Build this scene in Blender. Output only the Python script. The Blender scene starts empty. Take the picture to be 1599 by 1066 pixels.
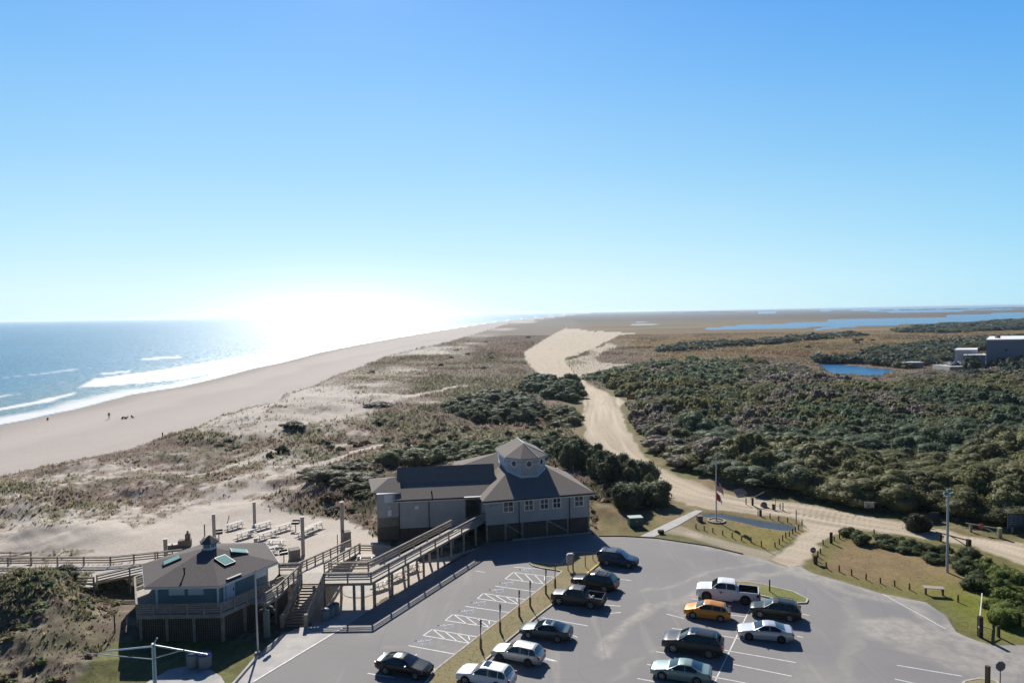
import bpy, bmesh, math, random
import numpy as np
from mathutils import Vector, Matrix
R = math.radians
scene = bpy.context.scene
col = scene.collection
rnd = random.Random(7)
# ---------------------------------------------------------------- camera, sky, sun, exposure
CAM_H, FPX, PITCH, ROLL = 30.0, 1066.0, R(2.417), R(0.931)
cd = bpy.data.cameras.new('camera'); cam = bpy.data.objects.new('camera', cd); col.objects.link(cam)
cd.sensor_width = 36; cd.lens = 24; cd.clip_start = 0.5; cd.clip_end = 90000
fwd = Vector((0, math.cos(PITCH), -math.sin(PITCH)))
up0 = Vector((0, math.sin(PITCH), math.cos(PITCH)))
rt0 = Vector((1, 0, 0))
rt = rt0*math.cos(ROLL) - up0*math.sin(ROLL)
up = up0*math.cos(ROLL) + rt0*math.sin(ROLL)
M = Matrix((rt, up, -fwd)).transposed().to_4x4(); M.translation = (0, 0, CAM_H)
cam.matrix_world = M
scene.camera = cam
SUN_AZ, SUN_EL = R(-12.5), R(34.5)
sv = Vector((math.sin(SUN_AZ)*math.cos(SUN_EL), math.cos(SUN_AZ)*math.cos(SUN_EL), math.sin(SUN_EL)))
w = bpy.data.worlds.new('World'); scene.world = w; w.use_nodes = True
nt = w.node_tree; bg = nt.nodes['Background']
N = nt.nodes.new; L = nt.links.new
sky = N('ShaderNodeTexSky'); sky.sky_type = 'NISHITA'; sky.sun_disc = False
sky.sun_elevation = SUN_EL; sky.sun_rotation = SUN_AZ; sky.air_density = 1.0; sky.dust_density = .3; sky.ozone_density = 3.0
tcw = N('ShaderNodeTexCoord'); sxyz = N('ShaderNodeSeparateXYZ'); L(tcw.outputs['Generated'], sxyz.inputs[0])
rp = N('ShaderNodeValToRGB'); L(sxyz.outputs['Z'], rp.inputs[0])
SKYC = [(0.0, (.70, .93, .98)), (.035, (.66, .91, 1.0)), (.10, (.50, .80, .98)), (.20, (.32, .64, .95)), (.32, (.185, .49, .92)), (.44, (.098, .36, .88)), (.6, (.016, .08, .31)), (1, (.003, .02, .11))]
e = rp.color_ramp.elements
while len(e) > 1: e.remove(e[-1])
e[0].position = 0; e[0].color = (*SKYC[0][1], 1)
for p, c in SKYC[1:]:
    q = e.new(p); q.color = (*c, 1)
def mth(op, a, b=None, clamp=False):
    n = N('ShaderNodeMath'); n.operation = op; n.use_clamp = clamp
    for i, v in enumerate((a, b)):
        if v is None: continue
        if isinstance(v, (int, float)): n.inputs[i].default_value = v
        else: L(v, n.inputs[i])
    return n.outputs[0]
dt = N('ShaderNodeVectorMath'); dt.operation = 'DOT_PRODUCT'; L(tcw.outputs['Generated'], dt.inputs[0]); dt.inputs[1].default_value = sv
dh = N('ShaderNodeVectorMath'); dh.operation = 'DOT_PRODUCT'; L(tcw.outputs['Generated'], dh.inputs[0]); dh.inputs[1].default_value = Vector((math.sin(R(-14.5)), math.cos(R(-14.5)), 0))
dotp = mth('MAXIMUM', dt.outputs['Value'], 0)
away = N('ShaderNodeMapRange'); away.inputs[1].default_value = .55; away.inputs[2].default_value = .95; away.inputs[3].default_value = 0; away.inputs[4].default_value = 1
L(dh.outputs['Value'], away.inputs[0])
anti = N('ShaderNodeMapRange'); anti.interpolation_type = 'SMOOTHSTEP'; anti.inputs[1].default_value = -.75; anti.inputs[2].default_value = .6; anti.inputs[3].default_value = .20; anti.inputs[4].default_value = 1.0
L(dh.outputs['Value'], anti.inputs[0])
glow = mth('MULTIPLY', mth('POWER', dotp, 300), 5.0)
horizon_bloom = mth('MULTIPLY', mth('POWER', 2.718, mth('MULTIPLY', mth('MAXIMUM', sxyz.outputs['Z'], 0), -34)), mth('MULTIPLY', mth('POWER', mth('MAXIMUM', dh.outputs['Value'], 0), 80), .70))  # bloom of the sea glitter, painted into the low sky
base = N('ShaderNodeMix'); base.data_type = 'RGBA'; base.blend_type = 'MULTIPLY'; base.inputs[0].default_value = 1
L(rp.outputs[0], base.inputs[6]); tn = N('ShaderNodeMix'); tn.data_type = 'RGBA'; L(away.outputs[0], tn.inputs[0]); tn.inputs[6].default_value = (.62, .84, .98, 1); tn.inputs[7].default_value = (1.10, 1.06, 1.02, 1)
t2 = N('ShaderNodeMix'); t2.data_type = 'RGBA'; t2.blend_type = 'MULTIPLY'; t2.inputs[0].default_value = 1; L(tn.outputs[2], t2.inputs[6]); L(anti.outputs[0], t2.inputs[7]); L(t2.outputs[2], base.inputs[7])
mixn = N('ShaderNodeMix'); mixn.data_type = 'RGBA'; mixn.inputs[0].default_value = .004
L(base.outputs[2], mixn.inputs[6]); L(sky.outputs[0], mixn.inputs[7])
ad = N('ShaderNodeMix'); ad.data_type = 'RGBA'; ad.blend_type = 'ADD'; ad.inputs[0].default_value = 1; ad.clamp_result = False
L(mixn.outputs[2], ad.inputs[6]); L(mth('ADD', mth('ADD', glow, horizon_bloom), mth('MULTIPLY', mth('POWER', dotp, 9), .10)), ad.inputs[7]); L(ad.outputs[2], bg.inputs[0])
bg.inputs[1].default_value = 0.72
sl = bpy.data.lights.new('sun', 'SUN'); sl.energy = 4.6; sl.angle = R(0.5); sl.color = (1, .95, .87)
so = bpy.data.objects.new('sun', sl); col.objects.link(so); so.rotation_euler = sv.to_track_quat('Z', 'Y').to_euler()
so.location = (0, 0, 80)
scene.view_settings.view_transform = 'Standard'; scene.view_settings.look = 'None'
scene.view_settings.exposure = 0.42; scene.view_settings.gamma = 1

# ---------------------------------------------------------------- helpers
def G(px, py, z=0.0):
    """point of the level z that the survey photograph's position px, py belongs to"""
    d = fwd + rt*((px-799.5)/FPX) - up*((py-533)/FPX)
    t = (z-CAM_H)/d.z
    return Vector((d.x*t, d.y*t, z))
def GL(pts, z=0.0): return [tuple(G(x, y, z))[:2] for x, y in pts]

def tag(o, label=None, cat=None, group=None, kind=None):
    if label: o['label'] = label
    if cat: o['category'] = cat
    if group: o['group'] = group
    if kind: o['kind'] = kind
    return o
def empty(name, loc=(0, 0, 0), rz=0, label=None, cat=None, group=None):
    o = bpy.data.objects.new(name, None); col.objects.link(o); o.empty_display_size = .3
    o.location = loc; o.rotation_euler = (0, 0, rz)
    return tag(o, label, cat, group)
KIDS = {}
def adopt(o, parent):
    if parent is not None:
        o.parent = parent; KIDS.setdefault(parent.name, []).append(o)
def copy_tree(o, parent=None):
    c = o.copy(); col.objects.link(c)
    if parent is not None: adopt(c, parent)
    for ch in KIDS.get(o.name, []): copy_tree(ch, c)
    return c
class MB:
    def __init__(s): s.v = []; s.f = []; s.m = []; s.sm = []
    def add(s, vs, fs, mi=0, smooth=False):
        b = len(s.v); s.v += [tuple(v) for v in vs]
        for f in fs: s.f.append([i+b for i in f]); s.m.append(mi); s.sm.append(smooth)
    def box(s, c, d, rz=0, mi=0, rx=0, ry=0):
        m = Matrix.Rotation(rz, 3, 'Z') @ Matrix.Rotation(ry, 3, 'Y') @ Matrix.Rotation(rx, 3, 'X')
        c = Vector(c); vs = []
        for x in (-.5, .5):
            for y in (-.5, .5):
                for z in (-.5, .5): vs.append(c + m @ Vector((x*d[0], y*d[1], z*d[2])))
        s.add(vs, [(0, 1, 3, 2), (4, 6, 7, 5), (0, 4, 5, 1), (2, 3, 7, 6), (0, 2, 6, 4), (1, 5, 7, 3)], mi)
    def beam(s, a, b, w, h, mi=0):
        """board from a to b: w across (level), h upright"""
        a = Vector(a); b = Vector(b); d = (b-a)
        if d.length < 1e-6: return
        d.normalize(); z = Vector((0, 0, 1))
        if abs(d.z) > .999: sx = Vector((1, 0, 0))
        else: sx = d.cross(z).normalized()
        uz = sx.cross(d).normalized(); vs = []
        for p in (a, b):
            for i, j in ((-1, -1), (1, -1), (1, 1), (-1, 1)): vs.append(p + sx*(i*w/2) + uz*(j*h/2))
        s.add(vs, [(3, 2, 1, 0), (4, 5, 6, 7), (0, 1, 5, 4), (1, 2, 6, 5), (2, 3, 7, 6), (3, 0, 4, 7)], mi)
    def tube(s, pts, r, n=10, mi=0, r2=None, smooth=True):
        pts = [Vector(p) for p in pts]; rings = []
        for i, p in enumerate(pts):
            d = (pts[min(i+1, len(pts)-1)] - pts[max(i-1, 0)]).normalized()
            a = Vector((1, 0, 0)) if abs(d.x) < .9 else Vector((0, 1, 0))
            u = d.cross(a).normalized(); v = d.cross(u)
            rr = r if r2 is None else r + (r2-r)*i/(len(pts)-1)
            rings.append([p + u*(rr*math.cos(2*math.pi*k/n)) + v*(rr*math.sin(2*math.pi*k/n)) for k in range(n)])
        vs = [q for g in rings for q in g]; fs = []
        for i in range(len(rings)-1):
            for k in range(n): fs.append((i*n+k, (i+1)*n+k, (i+1)*n+(k+1) % n, i*n+(k+1) % n))
        s.add(vs, fs, mi, smooth)
        s.add(rings[0], [list(range(n))], mi); s.add(rings[-1], [list(range(n))[::-1]], mi)
    def lathe(s, c, prof, n=16, mi=0, smooth=True, ph=0):
        c = Vector(c); vs = []; fs = []
        for r, z in prof:
            for k in range(n):
                a = 2*math.pi*k/n + ph; vs.append(c + Vector((r*math.cos(a), r*math.sin(a), z)))
        for i in range(len(prof)-1):
            for k in range(n): fs.append((i*n+k, i*n+(k+1) % n, (i+1)*n+(k+1) % n, (i+1)*n+k))
        s.add(vs, fs, mi, smooth)
        s.add(vs[:n], [list(range(n))[::-1]], mi); s.add(vs[-n:], [list(range(n))], mi)
    def prism(s, poly, z0, z1, mi=0, top=None):
        n = len(poly); vs = [(x, y, z0) for x, y in poly] + [(x, y, z1) for x, y in poly]
        s.add(vs, [[i, (i+1) % n, n+(i+1) % n, n+i] for i in range(n)] + [list(range(n))[::-1]], mi)
        s.add(vs[n:], [list(range(n))], mi if top is None else top)
    def face(s, pts, mi=0): s.add(pts, [list(range(len(pts)))], mi)
    def build(s, name, mats, parent=None, loc=(0, 0, 0), fix=True, bevel=0):
        me = bpy.data.meshes.new(name); me.from_pydata(s.v, [], s.f)
        mats = mats if isinstance(mats, (list, tuple)) else [mats]
        for m in mats: me.materials.append(m)
        me.polygons.foreach_set('material_index', s.m); me.polygons.foreach_set('use_smooth', s.sm)
        if fix or bevel:
            bm = bmesh.new(); bm.from_mesh(me)
            if bevel:
                bmesh.ops.remove_doubles(bm, verts=bm.verts, dist=1e-4)
                bmesh.ops.bevel(bm, geom=list(bm.edges), offset=bevel, segments=2, affect='EDGES', clamp_overlap=True)
            bmesh.ops.recalc_face_normals(bm, faces=bm.faces)
            bm.to_mesh(me); bm.free()
        me.update()
        o = bpy.data.objects.new(name, me); col.objects.link(o); o.location = loc
        adopt(o, parent); return o
def npmesh(name, verts, faces, mats, colors=None, smooth=False, mi=None, attr='Col'):
    """verts Nx3, faces Mxk arrays"""
    me = bpy.data.meshes.new(name); n = len(verts); m, k = faces.shape
    me.vertices.add(n); me.vertices.foreach_set('co', np.ascontiguousarray(verts, np.float32).ravel())
    me.loops.add(m*k); me.loops.foreach_set('vertex_index', np.ascontiguousarray(faces, np.int32).ravel())
    me.polygons.add(m); me.polygons.foreach_set('loop_start', np.arange(0, m*k, k, dtype=np.int32))
    me.polygons.foreach_set('use_smooth', np.full(m, smooth, bool))
    for q in (mats if isinstance(mats, (list, tuple)) else [mats]): me.materials.append(q)
    if mi is not None: me.polygons.foreach_set('material_index', mi.astype(np.int32))
    if colors is not None:
        a = me.color_attributes.new(attr, 'FLOAT_COLOR', 'POINT')
        c = np.ones((n, 4), np.float32); c[:, :3] = colors; a.data.foreach_set('color', c.ravel())
    me.update(calc_edges=True)
    o = bpy.data.objects.new(name, me); col.objects.link(o); return o

# ---------------------------------------------------------------- numpy noise
def _h(ix, iy, s):
    h = (ix.astype(np.int64)*374761393 + iy.astype(np.int64)*668265263 + s*974634777) & 0xffffffff
    h = ((h ^ (h >> 13))*1274126177) & 0xffffffff
    return ((h ^ (h >> 16)) & 0xffff)/65535.0
def vn(x, y, s=0):
    ix = np.floor(x); iy = np.floor(y); fx = x-ix; fy = y-iy
    fx = fx*fx*(3-2*fx); fy = fy*fy*(3-2*fy)
    a = _h(ix, iy, s); b = _h(ix+1, iy, s); c = _h(ix, iy+1, s); d = _h(ix+1, iy+1, s)
    return (a+(b-a)*fx)*(1-fy) + (c+(d-c)*fx)*fy
def fbm(x, y, wl, octs=5, s=0, gain=.55, foot=None):
    """0..1, centre .5; wavelengths below the footprint fade out"""
    v = np.zeros_like(x); t = 0; a = 1.0
    c, q = math.cos(.6), math.sin(.6)
    for o in range(octs):
        n = vn(x/wl + 17.3*o, y/wl - 9.1*o, s+o*7)-.5
        if foot is not None: n = n*np.clip(wl/(foot*1.2)-.6, 0, 1)
        v += a*n; t += a; a *= gain; wl *= .5; x, y = c*x-q*y, q*x+c*y
    return .5 + v/t*1.6
def sst(a, b, x):
    t = np.clip((x-a)/(b-a), 0, 1); return t*t*(3-2*t)
def segd(x, y, pts, closed=False):
    """distance to a polyline, and arc position"""
    P = list(pts) + ([pts[0]] if closed else [])
    best = np.full(x.shape, 1e12); arc = np.zeros(x.shape); L = 0
    for (ax, ay), (bx, by) in zip(P[:-1], P[1:]):
        dx, dy = bx-ax, by-ay; l2 = dx*dx+dy*dy+1e-9
        t = np.clip(((x-ax)*dx+(y-ay)*dy)/l2, 0, 1)
        d = (x-ax-t*dx)**2 + (y-ay-t*dy)**2; m = d < best
        best = np.where(m, d, best); arc = np.where(m, L+t*math.sqrt(l2), arc); L += math.sqrt(l2)
    return np.sqrt(best), arc
def inside(x, y, pts):
    c = np.zeros(x.shape, bool); n = len(pts)
    for i in range(n):
        x1, y1 = pts[i]; x2, y2 = pts[i-1]
        if y1 == y2: continue
        c ^= ((y1 > y) != (y2 > y)) & (x < (x2-x1)*(y-y1)/(y2-y1)+x1)
    return c
def sdf(x, y, pts, pad=60):
    """positive inside; only exact within pad metres of the polygon"""
    xs = [p[0] for p in pts]; ys = [p[1] for p in pts]
    out = np.full(x.shape, -1e3); pd = pad
    m = (x > min(xs)-pd) & (x < max(xs)+pd) & (y > min(ys)-pd) & (y < max(ys)+pd)
    if m.any():
        xx, yy = x[m], y[m]; d, _ = segd(xx, yy, pts, True)
        out[m] = np.where(inside(xx, yy, pts), d, -d)
    return out

# ---------------------------------------------------------------- materials
def mat(name, c, rough=.8, spec=.3, metal=0, var=0, vs=2.0, bump=0, bs=20, coat=0, emit=None, objvar=0, dirt=None):
    m = bpy.data.materials.new(name); m.use_nodes = True; t = m.node_tree; b = t.nodes['Principled BSDF']
    b.inputs['Base Color'].default_value = (*c, 1); b.inputs['Roughness'].default_value = rough
    b.inputs['Specular IOR Level'].default_value = spec; b.inputs['Metallic'].default_value = metal
    b.inputs['Coat Weight'].default_value = coat; b.inputs['Coat Roughness'].default_value = .06
    src = None
    if var or bump or dirt:
        tc = t.nodes.new('ShaderNodeTexCoord')
    if var:
        n = t.nodes.new('ShaderNodeTexNoise'); n.inputs['Scale'].default_value = vs; n.inputs['Detail'].default_value = 6
        t.links.new(tc.outputs['Object'], n.inputs['Vector'])
        r = t.nodes.new('ShaderNodeMapRange'); r.inputs[1].default_value = .3; r.inputs[2].default_value = .7
        r.inputs[3].default_value = 1-var; r.inputs[4].default_value = 1+var
        t.links.new(n.outputs['Fac'], r.inputs[0])
        mx = t.nodes.new('ShaderNodeMix'); mx.data_type = 'RGBA'; mx.blend_type = 'MULTIPLY'
        mx.inputs[0].default_value = 1; mx.inputs[6].default_value = (*c, 1); t.links.new(r.outputs[0], mx.inputs[7])
        src = mx.outputs[2]
    if objvar:
        oi = t.nodes.new('ShaderNodeObjectInfo'); r2 = t.nodes.new('ShaderNodeMapRange')
        r2.inputs[3].default_value = 1-objvar; r2.inputs[4].default_value = 1+objvar
        t.links.new(oi.outputs['Random'], r2.inputs[0])
        mx = t.nodes.new('ShaderNodeMix'); mx.data_type = 'RGBA'; mx.blend_type = 'MULTIPLY'; mx.inputs[0].default_value = 1
        if src: t.links.new(src, mx.inputs[6])
        else: mx.inputs[6].default_value = (*c, 1)
        t.links.new(r2.outputs[0], mx.inputs[7]); src = mx.outputs[2]
    if src: t.links.new(src, b.inputs['Base Color'])
    if bump:
        n2 = t.nodes.new('ShaderNodeTexNoise'); n2.inputs['Scale'].default_value = bs; n2.inputs['Detail'].default_value = 5
        t.links.new(tc.outputs['Object'], n2.inputs['Vector'])
        bp = t.nodes.new('ShaderNodeBump'); bp.inputs['Strength'].default_value = bump; bp.inputs['Distance'].default_value = .05
        t.links.new(n2.outputs['Fac'], bp.inputs['Height']); t.links.new(bp.outputs[0], b.inputs['Normal'])
    if emit:
        b.inputs['Emission Color'].default_value = (*emit[0], 1); b.inputs['Emission Strength'].default_value = emit[1]
    return m
# ================================================================ THE GROUND
ROAD = GL([(1640,852),(1599,847.6),(1515,835.6),(1446,822),(1377,810),(1309,798),(1240,784),(1212,782),(1175,777),(1150,774),(1115,765),
 (1090,755),(1050,740),(1015,720),(995,700),(987,683),(975,655),(970,637),(975,627),(955,617),(916,599),(909,589),(897,578),(886,570),(881,563),(884,559),
 (904,553),(930,541),(950,531),(968,522),(1000,520),(965,517.5),(935,516),(930,517),(905,513),(883,511.5),(866,520),(842,535),(818,550),(820,562),(828,572),(848,589),(868,594),(895,596),
 (909,604),(911.6,612),(914,632),(911,652),(914,680),(926,700),(955,720),(987,732),(1020,745),(1035,770),(1050,777),(1075,787),(1107,794),(1150,797),
 (1182,802),(1225,804),(1250,810),(1260,820),(1259,828),(1238,843),(1214,858),(1195,868),(1230,885),(1249,880),(1257,865),(1281,844),(1302,833),(1319,828),(1343,827),
 (1394,832),(1463,840.7),(1514.6,851),(1566,868),(1599,883.6),(1640,905)])
SANDLET = GL([(881,563),(897,578),(909,589),(930,585),(955,573),(990,566),(960,566),(935,564),(925,556),(940,548),(962,541),(985,538),(1010,536),(985,528),(965,526),(945,536),(925,543),(915,552),(900,556)])
LOT = GL([(380,1085),(394,1064),(465,1021),(536,978.5),(581,949),(648,910),(692,886),(720,872),(752,851),(765,846.5),(850,838.5),(916,833),(935,837),(975,837),(1025,840),
 (1085,849),(1105,852),(1160,865),(1197,874),(1230,886),(1250,884),(1267,894),(1309,906),(1377,926.5),(1446,940),(1477,961),(1494,988),(1532,1002),(1549,1007),(1599,1007),(1760,1007),(1900,1500),(60,1500)])
APRON = GL([(360,1068),(402,1026),(412,1014),(440,992),(468,982),(500,978),(540,940),(581,949),(536,978.5),(465,1021),(394,1064),(380,1085),(340,1100)])
FLAGLAWN = GL([(1050,814),(1090,798),(1108,795),(1150,798),(1182,803),(1225,805),(1249,811),(1259,821),(1257,828),(1236,843),(1213,856),(1198,858),(1160,848),(1110,836),(1060,820)])
FIELD = GL([(1319,829),(1343,828),(1394,833),(1463,841.5),(1514.6,852),(1566,869),(1599,885),(1700,930),(1700,1004),(1599,1005),(1549,1005),(1532,1000),(1494,985),(1477,958),(1446,937),(1377,923),(1309,903),(1267,891),(1252,881),(1260,866),(1283,846),(1304,834)])
SHORE = GL([(-700,860),(-300,745),(-120,697),(0,664),(60,652),(130,636),(210,615),(280,604),(340,590),(400,574),(440,566),(500,550),(560,538),(620,527),(700,514),(780,502),(850,494.5),(880,491.3),(905,488.5)], -1.2)
SEA = SHORE + [(9000, 60000), (-80000, 60000), (-80000, 40)]
DUNE = GL([(-800,1000),(-300,830),(0,745),(100,722),(200,702),(230,690),(300,668),(352,646),(405,633),(431,628),(442,617),(484,604),(518,589),(563,573),(602,557),(655,544),(694,536),(740,522),(790,506),(850,497),(890,492),(907,489)])
DUNEP = DUNE + [(12000, 60000), (-80000, 60000), (-80000, 40)]
WATERS = {
 'pond': [GL([(1272,567),(1305,569),(1347,573),(1384,577),(1409,578),(1368,588),(1331,586),(1297,583),(1282,574)], -1.2)],
 'river': [GL([(1095,513.6),(1118.5,511.5),(1153,508),(1232,505),(1293,503.2),(1300,501.5),(1290,500),(1350,498.5),(1420,497.5),(1481,496),(1477,493),(1540,490.5),(1599,487.5),(1760,481),(1760,494),(1599,497.5),(1512,501),(1389,507),(1346,508.5),(1293,513.5),(1262,515.3),(1298,509.5),(1228,511.5),(1180,513.5),(1120,514.5)], -1.2),
   GL([(1165,489),(1240,487),(1300,485.6),(1345,484.6),(1400,487.5),(1480,486),(1599,481),(1700,478),(1700,476.2),(1599,477.4),(1500,480.0),(1350,483.0),(1250,485.4)], -1.2)]}
PANS = [GL([(975,504),(1000,501.5),(1040,502),(1080,501),(1112,502),(1105,506),(1060,507),(1020,506),(985,507)])]
FOREST = GL([(921,590),(960,582),(990,576),(1030,570),(1080,567),(1130,568),(1200,570),(1250,574),(1270,584),(1290,596),(1331,601),(1372,602),(1420,590),(1445,580),(1480,582),(1640,580),(1700,700),(1700,860),
 (1599,822),(1515,812),(1446,803),(1377,795),(1309,784),(1240,772),(1175,762),(1120,752),(1085,740),(1055,728),(1030,715),(1005,690),(992,664),(990,640),(985,628),(965,612),(935,600)])
TREEBANDS = [GL([(1018,548),(1045,543),(1100,538.5),(1180,533),(1250,527),(1338,520),(1343,524),(1250,531),(1200,536),(1100,542),(1060,547)]),
 GL([(1392,516),(1440,510),(1500,506),(1560,502),(1640,497),(1640,512),(1550,515),(1480,518),(1420,518.5)]),
 GL([(1262,563),(1330,559),(1350,556),(1400,552),(1450,548),(1480,556),(1480,564),(1440,570),(1400,572),(1380,569),(1330,565),(1290,564)]),
 GL([(1350,552),(1400,544),(1440,538),(1500,533),(1560,528),(1640,524),(1640,540),(1540,545),(1480,552),(1440,558),(1380,556)])]
BUSHES = [GL(p) for p in (
 [(690,648),(700,640),(730,628),(770,618),(810,622),(835,640),(835,658),(800,662),(760,660),(720,656)],
 [(810,606),(840,594),(880,590),(906,594),(910,612),(905,628),(870,630),(845,622),(820,615)],
 [(846,650),(870,640),(905,640),(912,652),(906,664),(870,666),(850,660)],
 [(590,742),(620,724),(680,706),(740,700),(790,704),(850,700),(890,706),(915,716),(950,732),(990,742),(1030,772),(1040,790),(1000,800),(940,798),(920,760),(880,735),(830,720),(780,730),(700,736),(610,748)],
 [(480,765),(520,742),(560,728),(590,735),(592,770),(585,800),(560,800),(530,780),(500,776)])]
PICNIC = GL([(120,880),(180,850),(240,822),(300,800),(330,790),(380,785),(420,800),(480,806),(545,812),(575,830),(600,850),(640,870),(600,930),(540,975),(430,960),(300,880)])
BARE = [GL(p) for p in ([(-60,900),(0,905),(60,912),(90,915),(60,935),(20,955),(-60,975)], [(-60,850),(0,848),(60,838),(120,834),(200,822),(215,835),(190,852),(160,862),(0,862),(-60,865)],
 [(520,960),(560,910),(640,880),(700,865),(745,850),(700,880),(640,912),(580,948)])]
PATHS = [(GL([(330,792),(380,775),(430,752),(480,736),(540,720),(590,706),(640,696)]), 1.2), (GL([(590,626),(640,618),(690,610),(740,604)]), 2.5),
 (GL([(1000,519.5),(1060,520),(1120,522)]), 2.5), (GL([(300,745),(380,728),(450,712)]), 1.2), (GL([(1262,895),(1309,908),(1377,928),(1444,943)]), .25)]
WALK = GL([(998,838),(1022,838),(1060,820),(1098,797.5),(1086,796.5),(1048,814)])
CROSS = GL([(1022,826),(1060,820),(1090,832),(1140,845),(1198,859),(1214,857),(1197,872),(1160,863),(1120,850),(1070,836),(1034,829)])
PUDDLE = GL([(1097,802),(1125,802),(1150,806),(1180,811),(1210,816),(1236,820.5),(1236,825),(1218,824.5),(1190,820),(1160,812.5),(1130,806.5),(1105,804.5)])
LAWN1 = GL([(922,800),(950,790),(1000,795),(1050,800),(1088,797),(1045,815),(998,837),(935,836)])
ISL1 = GL([(827,879.4),(832,877.4),(845,879),(875,882),(880,878),(886,866),(898,862.5),(920,863.5),(934.5,864.5),(938,870),(939,878.5),(916,897),(893,917),(865,942),(840,961),(815,982),(791,1002),(747,1041),(727,1059),(700,1085),(650,1085),(681,1046),(736,1003),(797,956),(865,903),(878,892.5),(866,890),(845,887),(832,883.5)])
ISL2 = GL([(1140,908),(1165,909),(1189.5,912.5),(1239,924.5),(1261,936),(1259,941.5),(1240,942),(1205,934),(1150,922),(1136,914)])
ISL3 = GL([(1495,1075),(1508,1064),(1532,1060),(1555,1064),(1570,1078),(1540,1090)])
LAWN0 = GL([(100,1090),(150,1050),(190,1010),(250,1000),(330,995),(412,1008),(402,1026),(360,1066),(330,1090)])
PAD = GL([(225,1068),(262,1046),(290,1040),(330,1046),(345,1056),(352,1068),(352,1100),(200,1100)])
HARD = [LOT, ROAD, APRON, CROSS, WALK, PAD]

ty = np.linspace(0, 1, 585); iv = (1/29.0)*(1-ty) + (1/60000.0)*ty
ys = 1/iv; ts = np.linspace(-.98, .98, 1120)
Y = np.repeat(ys[:, None], len(ts), 1); X = Y*ts[None, :]
foot = Y*Y/(30*682.)                       # size on the ground of one picture line out there
K = np.clip(Y/110., 1, 40)
n1 = fbm(X, Y, 9, 4, 1, foot=foot)-.5; n2 = fbm(X, Y, 60, 5, 2, foot=foot)-.5; n3 = fbm(X, Y, 500, 5, 3, foot=foot)-.5
nf = fbm(X, Y, 2.2, 3, 4, foot=foot)-.5
SX = X + n1*1.5*K**.5; SY = Y + n2*1.5*K**.5
d_sea = sdf(X + n1*2, Y + n2*4, SEA, 400); 
d_dune = sdf(X + n1*3, Y + n2*6, DUNEP, 400)
inl = inside(X, Y, SHORE + [(60000, 60000), (60000, 0), (0, 0)])
d_hard = np.full(X.shape, -1e3); D = {}
for k, p in (('lot', LOT), ('road', ROAD), ('apron', APRON), ('cross', CROSS), ('walk', WALK), ('pad', PAD), ('isl1', ISL1), ('isl2', ISL2), ('isl3', ISL3)):
    wob = {'road': 1.0, 'cross': .8, 'walk': 0, 'isl1': .0, 'isl2': 0, 'isl3': 0, 'pad': 0, 'lot': 0, 'apron': 0}[k]
    D[k] = sdf(X + n1*1.4*wob*K**.3, Y + n2*2.4*wob*K**.3, p)
for k in ('lot', 'road', 'apron', 'cross', 'walk', 'pad'): d_hard = np.maximum(d_hard, D[k])
d_pic = sdf(SX, SY, PICNIC); d_for = sdf(SX, SY, FOREST); d_field = sdf(SX, SY, FIELD); d_flag = sdf(X, Y, FLAGLAWN)
d_let = sdf(X + n1*5, Y + n2*30, SANDLET, 80)
d_bush = np.full(X.shape, -1e3)
for b in BUSHES + TREEBANDS: d_bush = np.maximum(d_bush, sdf(SX, SY, b))
d_wat = {}
for k, L in WATERS.items():
    d = np.full(X.shape, -1e3)
    for p in L: d = np.maximum(d, sdf(X + n1*3*K**.5, Y + n2*4*K**.8, p, 300))
    d_wat[k] = d
d_w = np.maximum(d_wat['pond'], d_wat['river'])
d_pud = sdf(X + n1*.4, Y + n2*1.2, PUDDLE, 20)
d_bare = np.full(X.shape, -1e3)
for b in BARE: d_bare = np.maximum(d_bare, sdf(X+n1*2, Y+n2*2, b))
# --- height
Z = np.zeros_like(X)
flat = sst(-9, -2, np.maximum.reduce([d_hard, d_pic*.6-2.5, d_field, d_flag]))
bldg = GL([(200,1000),(205,930),(420,930),(560,860),(590,840),(930,825),(930,850),(700,900),(450,1010)])
flat = np.maximum(flat, sst(-8, -2, sdf(X, Y, bldg)))
dune_amt = np.where(inl, sst(0, -8, d_dune)*sst(380, 200, Y)*(1-sst(-4, 8, X-40)*.8), 0)
ridge = 1-np.abs(fbm(X*.8, Y, 26, 4, 11)-.5)*2.6
Z += dune_amt*(1-flat)*(np.clip(ridge, 0, 1)*1.7 + (fbm(X, Y, 10, 4, 12)-.4)*1.3*sst(0,-30,d_dune) + nf*.35 - .3)
# the sand hills left of the picnic ground, their slip faces towards the lot
for (px, py, r, h) in ((190, 842, 8, 2.6), (340, 800, 7, 2.6), (60, 960, 15, 3.0), (-20, 800, 10, 2.2), (470, 775, 12, 2.0), (110, 985, 9, 2.2)):
    c = G(px, py); q = np.exp(-(((X-c.x)/r)**2 + ((Y-c.y)/(r*.8))**2)*1.3)
    Z += h*q*(1-sst(-5, 0, d_hard))*(1-flat*.7)*(.8+n1*.8)
sB = sdf(X, Y, SEA, 400)
beach = np.where(inl, sst(0, 1, 1)*np.clip(-1.2 + .02*np.clip(-sB, 0, 60), -1.2, 0), 0)
Z = np.where((d_dune > 0), -1.2 + np.clip(-sB/(np.clip(d_dune-sB, 1, 1e9)), 0, 1)*1.2, Z)
Z = np.where(sB > 0, -1.2-np.clip(sB*.05, 0, 2.5), Z)
low = sst(330, 480, Y)*inl*(d_dune < -20)*sst(30, 80, X)
low = np.maximum(low, sst(-45, -6, d_w))
Z = Z*(1-low) - .95*low
Z = np.where(d_w > 0, -1.0-np.clip(d_w*.3, 0, 1.6), Z)
Z += np.where(d_pud > -1, -.35*sst(-.8, .4, d_pud), 0)
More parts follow.
